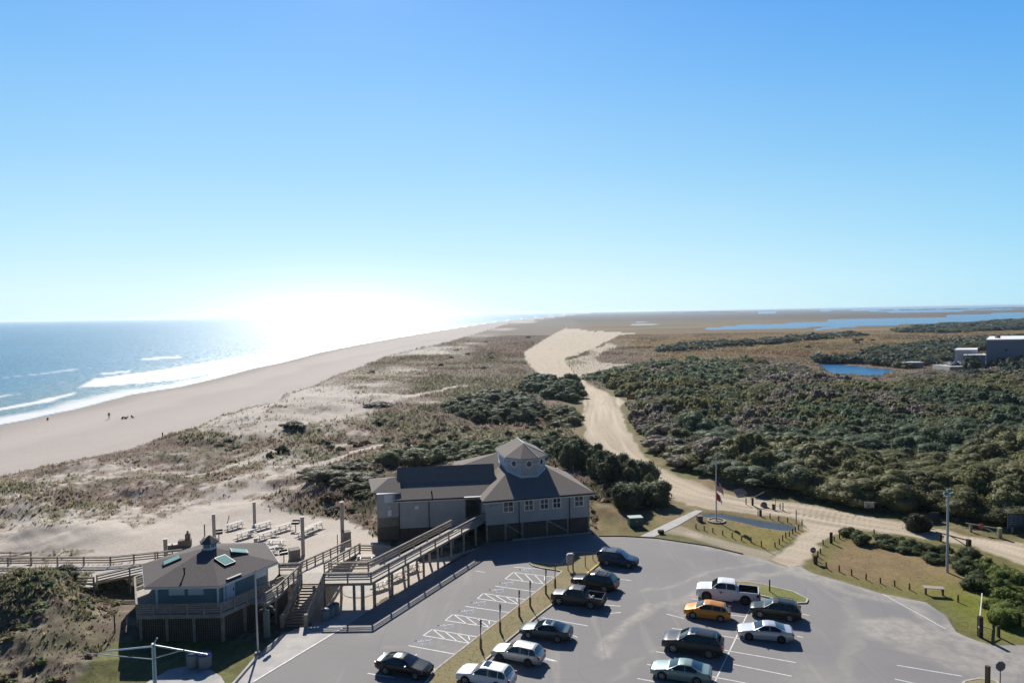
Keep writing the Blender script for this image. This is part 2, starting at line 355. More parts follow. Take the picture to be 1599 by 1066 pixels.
# --- tyre ruts along the sand road
CL = GL([(1660,880),(1560,852),(1450,833),(1350,816),(1250,798),(1170,788),(1090,773),(1040,755),(1000,730),(965,700),(945,670),(942,640),(935,615),(905,597),(890,590),(870,575),(850,555),(870,535),(900,520)])
rd, ra = segd(X, Y, CL)
side = np.zeros_like(X)
gy, gx = np.gradient(rd); 
lat = rd*np.where(vn(ra/30., rd*0, 5) > -1, 1, 1)
ctr = X*.7 + Y*.05
wv_ = 1.5*vn(ra/26., ra*0, 21)+.8*vn(ra/9., ra*0, 29); rut = (vn(lat*.62 + wv_, ra/40., 22)-.5)*1.0 + .9*(vn(lat*1.5+wv_*1.6, ra/22., 23)-.5) + .5*(vn(lat*3.1+wv_, ra/14., 24)-.5)
rutm = sst(0, 1.2, D['road'])*(Y < 700)
Z += rutm*rut*.16*sst(330, 180, Y)
# --- colour
def mixc(A, B, t): return A*(1-t[..., None]) + np.array(B)*t[..., None]
sand = np.array((.50, .44, .375))
C = np.ones(X.shape+(3,))*sand
C *= (1 + n2*.22 + nf*.12 + n1*.08)[..., None]
veg_lo = fbm(X, Y, 38, 6, 31, .66, foot=foot); tone = fbm(X, Y, 55, 5, 37, .6, foot=foot); tone2 = fbm(X, Y, 17, 5, 39, .6, foot=foot)
grain = fbm(X, Y, 1.7, 4, 41, .8, foot=foot*.6)
dens = np.full(X.shape, .88)                                  # meadow between dunes and road
sparse = sst(2, -3, d_dune)*sst(-75, -25, d_dune)*(Y < 2500)
dens = dens*(1-sparse) + sparse*.50
farsp = np.exp(-(((X-G(740,565).x)/30)**2+((Y-G(740,565).y)/130)**2))
dens -= .28*farsp
nearsp = sst(-12, 8, sdf(X, Y, GL([(-200,760),(0,750),(200,710),(330,700),(480,715),(470,740),(420,755),(340,792),(230,822),(170,850),(0,865),(-200,870)]), 80))
dens = dens*(1-nearsp) + nearsp*.47
b_l = sst(-3, 3, sdf(SX, SY, GL([(-120,960),(0,925),(60,915),(150,918),(230,935),(215,985),(205,1010),(170,1050),(120,1100),(-150,1100)])))
dens = dens*(1-b_l) + b_l*(1.0 - .42*sst(130, 230, 800+X/Y*1066)*sst(1000, 940, 488+30*1066/Y))
dens = dens*(1-sst(-2, 1.5, d_pic)) + .04*sst(-2, 1.5, d_pic)
dens = np.where(d_bare > 0, .03, dens)
for p, wd in PATHS[:4]:
    dd, _ = segd(X+n1*1.5, Y+n2*3, p); dens *= sst(wd*.4, wd*1.3, dd+nf*1.2)
dens = np.where(d_let > 0, dens*.35, dens)
marsh = (Y > 330) & (X > 75 + (Y-330)*.06) & (d_w < 0) | (Y > 2500) & (d_dune < -60)
dens = np.where(d_for > -8, 1, dens); dens = np.where(d_dune > 0, -1, dens)
dens = np.where(marsh, 1.0, dens)
dens = np.maximum(dens, sst(-2.5, 0, d_bush))
thr = 1-dens
vlf = fbm(X*.8+Y*.15, Y*.55, 190, 8, 33, .72, foot=foot*.45); fw = sst(170, 420, Y); veg_lo = veg_lo*(1-fw) + (.5+(vlf-.5)*1.25)*fw
V = sst(-.09, .09, (veg_lo*.62+grain*.38) - (.22 + thr*.58))
V = np.where(dens >= .99, 1, V); V = np.where(dens < 0, 0, V); VEG = V.copy()
vc = np.ones(X.shape+(3,))*np.array((.185, .150, .112))
vc = mixc(vc, (.185, .132, .105), sst(.48, .62, tone)*.9)
vc = mixc(vc, (.135, .132, .075), sst(.54, .70, tone2)*.8)
vc = mixc(vc, (.080, .080, .045), sst(.56, .74, fbm(X, Y, 8, 4, 43, .6, foot=foot))*.7)
vc = mixc(vc, (.34, .30, .20), sst(.55, .75, grain)*.45)
vc = mixc(vc, (.13, .135, .07), b_l*.6*sst(.40, .55, tone2)); vc *= (.72 + .56*grain)[..., None]
# marsh: long bands of brown, rust and olive
band = fbm(X*.28, Y*.8, 230, 6, 51, .7, foot=foot*.2); band2 = fbm(X*.3, Y*.8, 120, 6, 52, .7, foot=foot*.2)
mc = np.ones(X.shape+(3,))*np.array((.185, .15, .09))
mc = mixc(mc, (.215, .135, .085), sst(.5, .62, band)); mc = mixc(mc, (.125, .125, .060), sst(.5, .66, band2)*.8)
mc = mixc(mc, (.265, .205, .12), sst(.48, .40, band)*.8)
mc = mixc(mc, (.075, .07, .05), sst(.68, .74, fbm(X*.5, Y, 40, 4, 54, .7, foot=foot*.5))*.7)
far = sst(900, 2600, Y); mc = mc*np.array((.92, .82, .70)); mc = mixc(mc, (.085, .08, .068), far*.75); mc *= (1-.0)
mm = (sst(330, 430, Y)*(d_dune < -45)*sst(60, 110, X - (Y-330)*.06)*.999)
mm = np.maximum(mm, sst(1500, 3000, Y)*(d_dune < -60)*.85)
vc = vc*(1-mm[..., None]) + mc*mm[..., None]
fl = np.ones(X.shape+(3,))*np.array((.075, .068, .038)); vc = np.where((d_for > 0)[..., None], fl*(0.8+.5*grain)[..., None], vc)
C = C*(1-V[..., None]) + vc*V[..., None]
# verge of the road by the forest, lawns
lawn = np.ones(X.shape+(3,))*np.array((.175, .15, .07)); lawn = mixc(lawn, (.23, .18, .10), sst(.42, .58, tone2)); lawn = mixc(lawn, (.14, .15, .05), sst(.52, .7, fbm(X, Y, 14, 4, 61))*.8)
lawn *= (.72+.56*grain)[..., None]
def lay(cc, m):
    global C
    C = C*(1-m[..., None]) + cc*m[..., None]
verge = sst(-7.5, -5.0, np.maximum(D['road'], D['lot']))*(X > 15)*(Y < 260)*(1-sst(-1, 1, d_field))*(d_for < 1.5)
lay(lawn, verge*.9)
fieldc = np.ones(X.shape+(3,))*np.array((.235, .170, .090)); fieldc = mixc(fieldc, (.19, .16, .07), sst(.58, .72, fbm(X, Y, 16, 5, 63, .6)))
yel = np.exp(-(((X-G(1560,960).x)/6)**2+((Y-G(1560,960).y)/7)**2)); fieldc = mixc(fieldc, (.17, .19, .025), np.clip(yel*1.3, 0, 1)*.9)
fieldc = mixc(fieldc, (.15, .15, .05), sst(3.5, .5, d_field)*.8)
fieldc *= (.78+.44*grain)[..., None]
lay(fieldc, sst(-.4, .2, d_field))
fg = np.ones(X.shape+(3,))*np.array((.20, .165, .085)); c = G(1190,842); q = np.exp(-(((X-c.x)/6)**2+((Y-c.y)/6)**2)); fg = mixc(fg, (.225, .19, .06), np.clip(q*1.2, 0, .85)); fg *= (.78+.44*grain)[..., None]
lay(fg, sst(-.3, .2, d_flag))
lay(lawn*1.05, sst(-1.2, .2, sdf(SX, SY, LAWN1))); lay(lawn*np.array((.75, .95, .7)), sst(-.8, .2, sdf(X+n1, Y, LAWN0)))
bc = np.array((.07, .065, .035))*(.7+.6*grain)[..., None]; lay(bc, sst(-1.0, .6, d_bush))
# wet sand, mud
beachC = sand*np.array((.92, .92, .96))*(1+n2*.10+nf*.05)[..., None]
streak = vn(d_dune/5.+n2*3, X/60., 71); beachC = beachC*(.93+.12*streak)[..., None]
wet = sst(-16, -1, sB + n2*12); beachC = mixc(beachC, (.30, .26, .22), wet*.75)
lay(beachC, sst(-1.5, 1.5, d_dune))
lay(np.array((.05, .045, .035))*np.ones_like(C), np.clip(sst(-2*1, 0, d_w)*1., 0, 1)*(Y < 900))
pan = sdf(X+n1*10, Y+n2*60, PANS[0], 100); lay(np.array((.42, .45, .48))*np.ones_like(C), sst(0, 8, pan)*sst(.50, .56, fbm(X*.5, Y*.8, 110, 6, 81, .75, foot=foot*.15)))
# sand road
rc = np.array((.52, .435, .325))*(1 + rut*.26*sst(420, 200, Y) + n1*.10*sst(420, 200, Y) + nf*.05)[..., None]
l1_ = np.exp(-((vn(lat*.42+wv_*.8, ra/70., 61)-.5)/.045)**2) + np.exp(-((vn(lat*.8+wv_, ra/45., 62)-.5)/.06)**2)*.8; l1_ *= .45+.9*vn(ra/16., lat/3., 63); rc *= (1-.30*np.clip(l1_, 0, 1)*(1-.6*sst(200, 420, Y)))[..., None]; rc = mixc(rc, (.40, .34, .26), sst(2.2, .2, D['road'])*.35*(.5+n1))
lay(rc, np.maximum(sst(-.35, .35, D['road'] + nf*1.1), .0))
lay(rc*.93, sst(-.3, .3, d_let)*(1-V*.8))
lay(rc*np.array((.92, .93, .97)), sst(-.5, .3, D['cross'])*(.65+.35*sst(.4, .6, tone2)))
lay(np.array((.05, .06, .05))*np.ones_like(C), sst(-.5, .1, d_pud))
C = np.clip(C, .01, .8)

def ground_mat(name, bump=.5, scale=3.0, rough=.95):
    m = bpy.data.materials.new(name); m.use_nodes = True; t = m.node_tree; b = t.nodes['Principled BSDF']
    a = t.nodes.new('ShaderNodeVertexColor'); a.layer_name = 'Col'; tc = t.nodes.new('ShaderNodeTexCoord')
    n = t.nodes.new('ShaderNodeTexNoise'); n.inputs['Scale'].default_value = scale; n.inputs['Detail'].default_value = 8; n.inputs['Roughness'].default_value = .7
    t.links.new(tc.outputs['Object'], n.inputs['Vector'])
    r = t.nodes.new('ShaderNodeMapRange'); r.inputs[1].default_value = .3; r.inputs[2].default_value = .7; r.inputs[3].default_value = .82; r.inputs[4].default_value = 1.18
    t.links.new(n.outputs['Fac'], r.inputs[0])
    mx = t.nodes.new('ShaderNodeMix'); mx.data_type = 'RGBA'; mx.blend_type = 'MULTIPLY'; mx.inputs[0].default_value = 1
    t.links.new(a.outputs['Color'], mx.inputs[6]); t.links.new(r.outputs[0], mx.inputs[7]); t.links.new(mx.outputs[2], b.inputs['Base Color'])
    bp = t.nodes.new('ShaderNodeBump'); bp.inputs['Strength'].default_value = bump; bp.inputs['Distance'].default_value = .12
    t.links.new(n.outputs['Fac'], bp.inputs['Height']); t.links.new(bp.outputs[0], b.inputs['Normal'])
    b.inputs['Roughness'].default_value = rough; b.inputs['Specular IOR Level'].default_value = .12
    return m
M_ground = ground_mat('dune_ground'); 
ny, nx = X.shape
idx = np.arange(ny*nx).reshape(ny, nx)
quads = np.stack([idx[:-1, :-1], idx[:-1, 1:], idx[1:, 1:], idx[1:, :-1]], -1).reshape(-1, 4)
def cellmax(A): return np.maximum.reduce([A[:-1, :-1], A[:-1, 1:], A[1:, 1:], A[1:, :-1]]).ravel()
def cellmin(A): return -cellmax(-A)
def cellmid(A): return (.25*(A[:-1, :-1]+A[:-1, 1:]+A[1:, 1:]+A[1:, :-1])).ravel()
P3 = np.stack([X, Y, Z], -1).reshape(-1, 3); CC = C.reshape(-1, 3)
def sheet(name, sel, z=None, m=M_ground, colors=None, smooth=True):
    f = quads[sel]; u, inv = np.unique(f, return_inverse=True)
    v = P3[u].copy()
    if z is not None: v[:, 2] = z
    return npmesh(name, v, inv.reshape(-1, 4), m, (CC if colors is None else colors)[u], smooth)
k_sea = cellmax(sB) > 60
k_beach = (cellmid(d_dune) > 0) & ~k_sea
k_road = ((cellmid(np.maximum(D['road'], D['cross'])) > 0)) & ~k_beach & ~k_sea
k_lotin = cellmin(D['lot']) > 2.0
k_marsh = (cellmid(mm) > .5) & ~k_beach & ~k_sea & ~k_road
k_rest = ~(k_sea | k_beach | k_road | k_marsh | k_lotin)
tag(sheet('beach', k_beach), kind='structure'); tag(sheet('sand_road', k_road), kind='structure')
tag(sheet('marsh', k_marsh), kind='structure'); tag(sheet('dunes', k_rest), kind='structure')

# ---------------------------------------------------------------- water
def water_mat(name, base, rough, bsc, bstr, foam=True):
    m = bpy.data.materials.new(name); m.use_nodes = True; t = m.node_tree; b = t.nodes['Principled BSDF']
    b.inputs['Base Color'].default_value = (*base, 1); b.inputs['Roughness'].default_value = rough; b.inputs['IOR'].default_value = 1.33
    b.inputs['Specular IOR Level'].default_value = .5
    tc = t.nodes.new('ShaderNodeTexCoord'); mp = t.nodes.new('ShaderNodeMapping'); mp.inputs['Rotation'].default_value = (0, 0, R(62)); mp.inputs['Scale'].default_value = (1, .35, 1)
    t.links.new(tc.outputs['Object'], mp.inputs[0])
    n = t.nodes.new('ShaderNodeTexNoise'); n.inputs['Scale'].default_value = bsc; n.inputs['Detail'].default_value = 9; n.inputs['Roughness'].default_value = .62
    t.links.new(mp.outputs[0], n.inputs['Vector'])
    bp = t.nodes.new('ShaderNodeBump'); bp.inputs['Strength'].default_value = 1; bp.inputs['Distance'].default_value = bstr
    t.links.new(n.outputs['Fac'], bp.inputs['Height']); t.links.new(bp.outputs[0], b.inputs['Normal'])
    if foam:
        a = t.nodes.new('ShaderNodeVertexColor'); a.layer_name = 'Col'; t.links.new(a.outputs[0], b.inputs['Base Color'])
        a2 = t.nodes.new('ShaderNodeVertexColor'); a2.layer_name = 'foam'
        r = t.nodes.new('ShaderNodeMapRange'); r.inputs[3].default_value = rough; r.inputs[4].default_value = .9; t.links.new(a2.outputs[0], r.inputs[0]); t.links.new(r.outputs[0], b.inputs['Roughness'])
        gn = t.nodes.new('ShaderNodeTexNoise'); gn.inputs['Scale'].default_value = .55; gn.inputs['Detail'].default_value = 3; t.links.new(mp.outputs[0], gn.inputs['Vector'])
        gr = t.nodes.new('ShaderNodeMapRange'); gr.inputs[1].default_value = .42; gr.inputs[2].default_value = .60; gr.inputs[3].default_value = rough*.62; gr.inputs[4].default_value = rough*1.22; t.links.new(gn.outputs['Fac'], gr.inputs[0]); t.links.new(gr.outputs[0], r.inputs[3])
    return m
M_sea = water_mat('sea_water', (.03, .09, .13), .36, .42, .55); M_sea.node_tree.nodes['Principled BSDF'].inputs['IOR'].default_value = 1.27
M_still = water_mat('still_water', (.045, .14, .27), .25, .8, .05, False); M_still.node_tree.nodes['Principled BSDF'].inputs['IOR'].default_value = 1.18; M_pond = water_mat('pond_water', (.03, .13, .28), .3, .8, .05, False); M_pond.node_tree.nodes['Principled BSDF'].inputs['IOR'].default_value = 1.12
# foam: swash along the shore, breakers further out
ax = sB + n1*2.0*(Y < 500)
fo = sst(0, 2.0, ax)*sst(16, 5, sB + (n2*10 + n1*6)*(Y < 700))*.9
Fp = [GL([(120,606),(149,591),(197,584),(239,579),(281,572),(338,563),(400,553),(470,542),(560,530),(600,528),(560,540),(500,549),(440,560),(400,564),(338,581),(281,592),(225,598),(169,603)], -1.2),
      GL([(160,583),(205,578),(206,580),(165,585)], -1.2), GL([(220,560),(276,556),(282,558),(222,562)], -1.2),
      GL([(-60,650),(0,637),(70,623),(112,613),(113,616),(72,628),(0,641),(-60,656)], -1.2), GL([(-60,620),(0,618),(28,615),(0,621)], -1.2)]
for p, kk in zip(Fp, (1, .9, .9, .95, .7)):
    d = sdf(X+n1*3, Y+n2*6, p, 60); fo = np.maximum(fo, sst(-1.5, 1.5, d + nf*3)*kk*(.55+.9*grain))
# long crests parallel to the shore
crest = vn(sB/26. + n2*1.2, Y/140., 91); fo = np.maximum(fo, sst(.86, .95, crest)*sst(260, 60, sB)*sst(.55, .62, vn(X/60., Y/90., 93))*.6)
fo = np.clip(fo, 0, 1)*(sB > 0)
lane = fbm(X, Y, 220, 5, 95, .6, foot=foot)
wc = np.ones(X.shape+(3,))*np.array((.030, .165, .285)); shal = sst(120, 0, sB); wc = mixc(wc, (.11, .20, .20), shal*.8)
wc *= (.85+.3*lane)[..., None]; wc = mixc(wc, (.80, .80, .80), fo)
sea_z = np.full(ny*nx, -1.2)
swell = (vn(sB/17. + n2*1.0, Y/90., 97)-.5)*.5*sst(0, 40, sB)*sst(900, 500, Y)
P3s = P3.copy(); P3s[:, 2] = (-1.2 + swell).ravel()
P3k = P3; P3 = P3s
sea = sheet('sea', cellmax(sB) > -2, m=M_sea, colors=wc.reshape(-1, 3)); P3 = P3k; tag(sea, kind='structure')
f = quads[cellmax(sB) > -2]; u = np.unique(f); a = sea.data.color_attributes.new('foam', 'FLOAT_COLOR', 'POINT')
cc = np.ones((len(u), 4), np.float32); cc[:, :3] = fo.ravel()[u][:, None]; a.data.foreach_set('color', cc.ravel())
for k in ('pond', 'river'):
    tag(sheet(k, cellmax(d_wat[k]) > -1, z=-1.19, m=M_pond if k == 'pond' else M_still), kind='structure')
M_pud = water_mat('puddle_water', (.07, .085, .10), .25, .8, .03, False); M_pud.node_tree.nodes['Principled BSDF'].inputs['IOR'].default_value = 1.2
tag(sheet('puddle', cellmax(d_pud) > -.6, z=-.1, m=M_pud), kind='structure')
# ================================================================ PARKING LOT, KERBS, PAINT
def tri_sheet(name, poly, z, m, kind='structure', res=None):
    bm = bmesh.new(); vs = [bm.verts.new((x, y, z)) for x, y in poly]; f = bm.faces.new(vs)
    bmesh.ops.triangulate(bm, faces=[f]); bmesh.ops.recalc_face_normals(bm, faces=bm.faces)
    if sum(f.normal.z for f in bm.faces) < 0: bmesh.ops.reverse_faces(bm, faces=bm.faces)
    me = bpy.data.meshes.new(name); bm.to_mesh(me); bm.free(); me.materials.append(m)
    o = bpy.data.objects.new(name, me); col.objects.link(o); return tag(o, kind=kind)
def asphalt():
    m = bpy.data.materials.new('old_asphalt'); m.use_nodes = True; t = m.node_tree; b = t.nodes['Principled BSDF']; n_ = t.nodes.new; l_ = t.links.new
    tc = n_('ShaderNodeTexCoord')
    def noi(s, d=6, r=.6, src=None, dist=0):
        n = n_('ShaderNodeTexNoise'); n.inputs['Scale'].default_value = s; n.inputs['Detail'].default_value = d; n.inputs['Roughness'].default_value = r; n.inputs['Distortion'].default_value = dist
        l_(src or tc.outputs['Object'], n.inputs['Vector']); return n.outputs['Fac']
    def rng(v, a, b_, c, d):
        r = n_('ShaderNodeMapRange'); r.inputs[1].default_value = a; r.inputs[2].default_value = b_; r.inputs[3].default_value = c; r.inputs[4].default_value = d; l_(v, r.inputs[0]); return r.outputs[0]
    def mx(f, a, b_, bt='MIX'):
        x = n_('ShaderNodeMix'); x.data_type = 'RGBA'; x.blend_type = bt
        for i, v in ((0, f), (6, a), (7, b_)):
            if isinstance(v, float): x.inputs[i].default_value = v
            elif isinstance(v, tuple): x.inputs[i].default_value = (*v, 1)
            else: l_(v, x.inputs[i])
        return x.outputs[2]
    c = mx(rng(noi(.06), .35, .65, 0, 1), (.218, .206, .202), (.258, .245, .238))
    c = mx(rng(noi(.5, 8), .45, .7, 0, .5), c, (.25, .235, .225))
    mp = n_('ShaderNodeMapping'); mp.inputs['Rotation'].default_value = (0, 0, R(35)); mp.inputs['Scale'].default_value = (.35, .05, 1); l_(tc.outputs['Object'], mp.inputs[0])
    c = mx(rng(noi(1.0, 5, .55, mp.outputs[0], 1.2), .58, .68, 0, .45), c, (.33, .31, .285))      # sand blown in streaks
    mp2 = n_('ShaderNodeMapping'); mp2.inputs['Rotation'].default_value = (0, 0, R(-50)); mp2.inputs['Scale'].default_value = (.6, .06, 1); l_(tc.outputs['Object'], mp2.inputs[0])
    c = mx(rng(noi(1.0, 5, .55, mp2.outputs[0], .8), .60, .70, 0, .35), c, (.30, .285, .265))
    sa = n_('ShaderNodeVertexColor'); sa.layer_name = 'Col'
    sm = n_('ShaderNodeMath'); sm.operation = 'MULTIPLY'; l_(sa.outputs[0], sm.inputs[0]); l_(rng(noi(.9, 8, .7), .35, .6, .25, 1.1), sm.inputs[1])
    c = mx(sm.outputs[0], c, (.43, .395, .34))
    # hairline cracks
    vo = n_('ShaderNodeTexVoronoi'); vo.feature = 'DISTANCE_TO_EDGE'; vo.inputs['Scale'].default_value = .12
    wn = n_('ShaderNodeTexNoise'); wn.inputs['Scale'].default_value = .7; wn.inputs['Detail'].default_value = 5; l_(tc.outputs['Object'], wn.inputs['Vector'])
    wv = mx(.12, tc.outputs['Object'], wn.outputs['Color'], 'ADD'); l_(wv, vo.inputs['Vector'])
    c = mx(rng(vo.outputs['Distance'], .0, .006, .22, 0), c, (.08, .075, .075))
    c = mx(rng(noi(7, 3), .62, .72, 0, .25), c, (.10, .095, .095))                                     # oil spots
    g = noi(60, 3); c = mx(1.0, c, rng(g, .3, .7, .88, 1.12), 'MULTIPLY'); l_(c, b.inputs['Base Color'])
    bp = n_('ShaderNodeBump'); bp.inputs['Strength'].default_value = .35; bp.inputs['Distance'].default_value = .01; l_(g, bp.inputs['Height']); l_(bp.outputs[0], b.inputs['Normal'])
    b.inputs['Roughness'].default_value = .85; b.inputs['Specular IOR Level'].default_value = .3
    return m
M_asph = asphalt()
# the lot as a fine grid so that blown sand can lie where it does
lx = np.arange(-45, 75, .5); ly = np.arange(30, 98, .5); GX, GY = np.meshgrid(lx, ly)
dl = sdf(GX, GY, LOT, 100)
sandm = sst(1.6, 0, np.abs(dl) + (fbm(GX, GY, 5, 4, 101)-.5)*2.5)*.75*sst(0, 12, GX-4)
for pts, wd, k in ((GL([(1240,885),(1150,905),(1040,945),(985,985),(955,1020)]), 1.0, .55), (GL([(1200,872),(1120,890),(1000,925)]), .5, .5), (GL([(1250,893),(1330,925),(1440,955),(1500,1010),(1540,1040)]), 1.2, .6),
     (GL([(1010,950),(980,985),(955,1015),(950,1030)]), .8, .75), (GL([(1330,940),(1335,1000),(1325,1066)]), 1.3, .3), (GL([(625,930),(700,885)]), .9, .45), (GL([(570,985),(640,940)]), .9, .4),
     (GL([(960,1060),(1030,1020),(1130,1000)]), .4, .35), (GL([(600,1000),(650,1005),(720,1030)]), .3, .3), (GL([(1180,868),(1260,888)]), 2.0, .7), (GL([(1040,950),(1110,985),(1150,990)]), .3, .35)):
    d, _ = segd(GX+(fbm(GX, GY, 4, 3, 102)-.5)*1.5, GY+(fbm(GX, GY, 6, 3, 103)-.5)*3, pts); sandm = np.maximum(sandm, sst(wd, wd*.2, d)*k)
for px, py, rx, ry, k in ((1410,985,5,3.5,.75), (1440,1010,4,3,.5), (1270,1060,4,3,.3), (1570,1035,6,4,.6), (1230,870,5,5,.8)):
    c = G(px, py); sandm = np.maximum(sandm, k*sst(1.1, .3, np.sqrt(((GX-c.x)/rx)**2+((GY-c.y)/ry)**2)+(fbm(GX, GY, 3, 4, 104)-.5)*.9))
n0, n1_ = GX.shape; ii = np.arange(n0*n1_).reshape(n0, n1_)
bm = bmesh.new()
LOTZ = .012
def clipped_grid(name, poly, z, mt, colr):
    """a grid cut along the outline: cells well inside kept, the rim filled by triangulating the ring"""
    q = np.stack([ii[:-1, :-1], ii[:-1, 1:], ii[1:, 1:], ii[1:, :-1]], -1).reshape(-1, 4)
    d = sdf(GX, GY, poly, 100); dm = np.minimum.reduce([d[:-1, :-1], d[:-1, 1:], d[1:, 1:], d[1:, :-1]]).ravel()
    dM = np.maximum.reduce([d[:-1, :-1], d[:-1, 1:], d[1:, 1:], d[1:, :-1]]).ravel()
    # boundary cells kept too, their outside corners pulled in onto the outline
    keep = dM > .0; f = q[keep]; u, inv = np.unique(f, return_inverse=True)
    vx = GX.ravel()[u].copy(); vy = GY.ravel()[u].copy(); dd = d.ravel()[u]
    for it in range(3):
        out = dd < 0
        if not out.any(): break
        xo, yo = vx[out], vy[out]; bx = xo.copy(); by = yo.copy(); best = np.full(xo.shape, 1e9)
        P = poly + [poly[0]]
        for (ax, ay), (ex, ey) in zip(P[:-1], P[1:]):
            dx, dy = ex-ax, ey-ay; t = np.clip(((xo-ax)*dx+(yo-ay)*dy)/(dx*dx+dy*dy+1e-9), 0, 1)
            qx, qy = ax+t*dx, ay+t*dy; r = (xo-qx)**2+(yo-qy)**2; m_ = r < best
            best = np.where(m_, r, best); bx = np.where(m_, qx, bx); by = np.where(m_, qy, by)
        vx[out] = bx; vy[out] = by; break
    cl = np.repeat(colr.ravel()[u][:, None], 3, 1)
    return npmesh(name, np.stack([vx, vy, np.full(len(vx), z)], -1), inv.reshape(-1, 4), mt, cl)
tag(clipped_grid('parking_lot', LOT, LOTZ, M_asph, sandm), kind='structure')
M_conc = mat('concrete', (.46, .44, .41), .85, .2, var=.14, vs=.8, bump=.2, bs=30)
M_conc2 = mat('kerb_concrete', (.50, .46, .39), .85, .2, var=.2, vs=1.5)
tag(tri_sheet('pavement', GL([(362,1072),(402,1026),(414,1012),(440,990),(470,979),(505,975),(545,938),(583,948),(536,980),(465,1023),(392,1068),(380,1090),(345,1100)]), .03, M_conc))
tag(tri_sheet('concrete_path', WALK, .05, M_conc)); tag(tri_sheet('concrete_pad', PAD, .05, M_conc))
M_paint = mat('white_paint', (.72, .72, .70), .7, .3, var=.22, vs=3.0)
M_yel = mat('yellow_paint', (.62, .42, .05), .7, .3, var=.2, vs=3)
M_islg = ground_mat('dry_grass', .6, 6.0)
# islands
def island(poly, tone):
    o = tri_sheet('grass_island', poly, .11, M_islg)
    d = np.array([v.co[:] for v in o.data.vertices])
    bm = bmesh.new(); bm.from_mesh(o.data)
    for k in range(5): bmesh.ops.subdivide_edges(bm, edges=[e for e in bm.edges if e.calc_length() > .7], cuts=1, use_grid_fill=False)
    bmesh.ops.triangulate(bm, faces=bm.faces)
    bm.to_mesh(o.data); bm.free()
    P = np.array([v.co[:] for v in o.data.vertices]); x, y = P[:, 0], P[:, 1]
    n = fbm(x, y, 5, 4, 111); c = np.ones((len(x), 3))*np.array(tone)
    c = c*(1-sst(.45, .62, n)[:, None]*.8) + np.array((.34, .27, .165))*(sst(.45, .62, n)[:, None]*.8)
    a = o.data.color_attributes.new('Col', 'FLOAT_COLOR', 'POINT'); cc = np.ones((len(x), 4), np.float32); cc[:, :3] = c; a.data.foreach_set('color', cc.ravel())
    return o
def kerb(pts, name='kerb', m=None, w=.16, h=.13, z0=0):
    b = MB()
    for i, (p, q) in enumerate(zip(pts[:-1], pts[1:])): b.beam((p[0], p[1], z0+h/2+(i % 2)*.002), (q[0], q[1], z0+h/2+(i % 2)*.002), w, h)
    return tag(b.build(name, m or M_conc2), kind='structure')
island(ISL1, (.27, .23, .125)); island(ISL2, (.21, .22, .08)); island(ISL3, (.3, .26, .15))
yi = 13
kerb(ISL1+[ISL1[0]]); kerb(ISL2+[ISL2[0]]); kerb(ISL3+[ISL3[0]])
kerb(GL([(938.5,878),(916,896.5),(893,916.5)]), m=M_yel, w=.2, h=.145)
kerb(GL([(935,837),(975,837),(1025,840),(1085,849),(1105,852),(1160,865)]), m=mat('dark_kerb', (.16, .12, .09), .9))
kerb(GL([(362,1072),(402,1026)]), w=.2, h=.22, m=M_conc)
# paint
PB = MB(); PZ = LOTZ + .006
def line(a, b, w=.11, mb=None):
    a = G(*a); b = G(*b); d = (b-a).normalized(); n = Vector((-d.y, d.x, 0))*w/2
    (mb or PB).face([(a-n)[:2]+(PZ,) if 0 else (a.x-n.x, a.y-n.y, PZ), (b.x-n.x, b.y-n.y, PZ), (b.x+n.x, b.y+n.y, PZ), (a.x+n.x, a.y+n.y, PZ)])
c5 = lambda x, y: (550+x*.2189, 840+y*.2189)
c6 = lambda x, y: (840+x*.2752, 840+y*.2752)
for a, b in (((1150,205),(1505,232)), ((1150,243),(1440,277)), ((1090,290),(1370,325)), ((1017,340),(1310,382)), ((935,393),(1240,437)), ((893,430),(1190,470)), ((808,485),(1125,530)),
   ((718,543),(1050,597)), ((663,585),(985,635)), ((570,650),(905,705)), ((505,693),(845,750)), ((402,765),(745,828)), ((110,962),(300,995)), ((570,930),(605,937)),
   ((1150,243),(1090,290)), ((935,393),(893,430)), ((718,543),(663,585)), ((570,650),(505,693))):
    line(c5(*a), c5(*b))
for (ax, ay), (bx, by), (cx_, cy_), (dx, dy) in (((1150,243),(1440,277),(1090,290),(1370,325)), ((935,393),(1240,437),(893,430),(1190,470)), ((718,543),(1050,597),(663,585),(985,635)), ((570,650),(905,705),(505,693),(845,750))):
    for k in range(4):
        t = .02+.25*k; s = min(t+.45, 1)
        if t+.45 > 1: line(c5(ax+(bx-ax)*t, ay+(by-ay)*t), c5((ax+(bx-ax)*t)*.45+(cx_+(dx-cx_))*.55, (ay+(by-ay)*t)*.45+dy*.55), .1); continue
        line(c5(ax+(bx-ax)*t, ay+(by-ay)*t), c5(cx_+(dx-cx_)*s, cy_+(dy-cy_)*s), .1)
for a, b in (((20,450),(285,497)), ((200,552),(225,562)), ((0,678),(95,697)), ((470,232),(530,240)), ((340,375),(470,385)), ((385,428),(470,420)),
   ((875,343),(930,350)), ((1095,435),(1180,445)), ((1500,430),(1540,438)), ((1470,555),(1505,562)), ((760,510),(860,525)), ((1040,552),(1170,575)), ((670,643),(745,655)), ((1060,635),(1465,705)), ((620,715),(680,725)),
   ((1110,715),(1440,782)), ((565,795),(690,818)), ((990,785),(1200,825)), ((1215,375),(1000,821)), ((1000,821),(985,850)), ((730,430),(830,455))):
    line(c6(*a), c6(*b))
for a, b in (((350,1010),(600,1060)),): pass
c8 = lambda x, y: (1240+x*.3432, 700+y*.3432)
line(c8(468,985), c8(765,1035)); line(c8(458,1048), c8(700,1100)); line(c8(400,660), c8(690,820), .09)
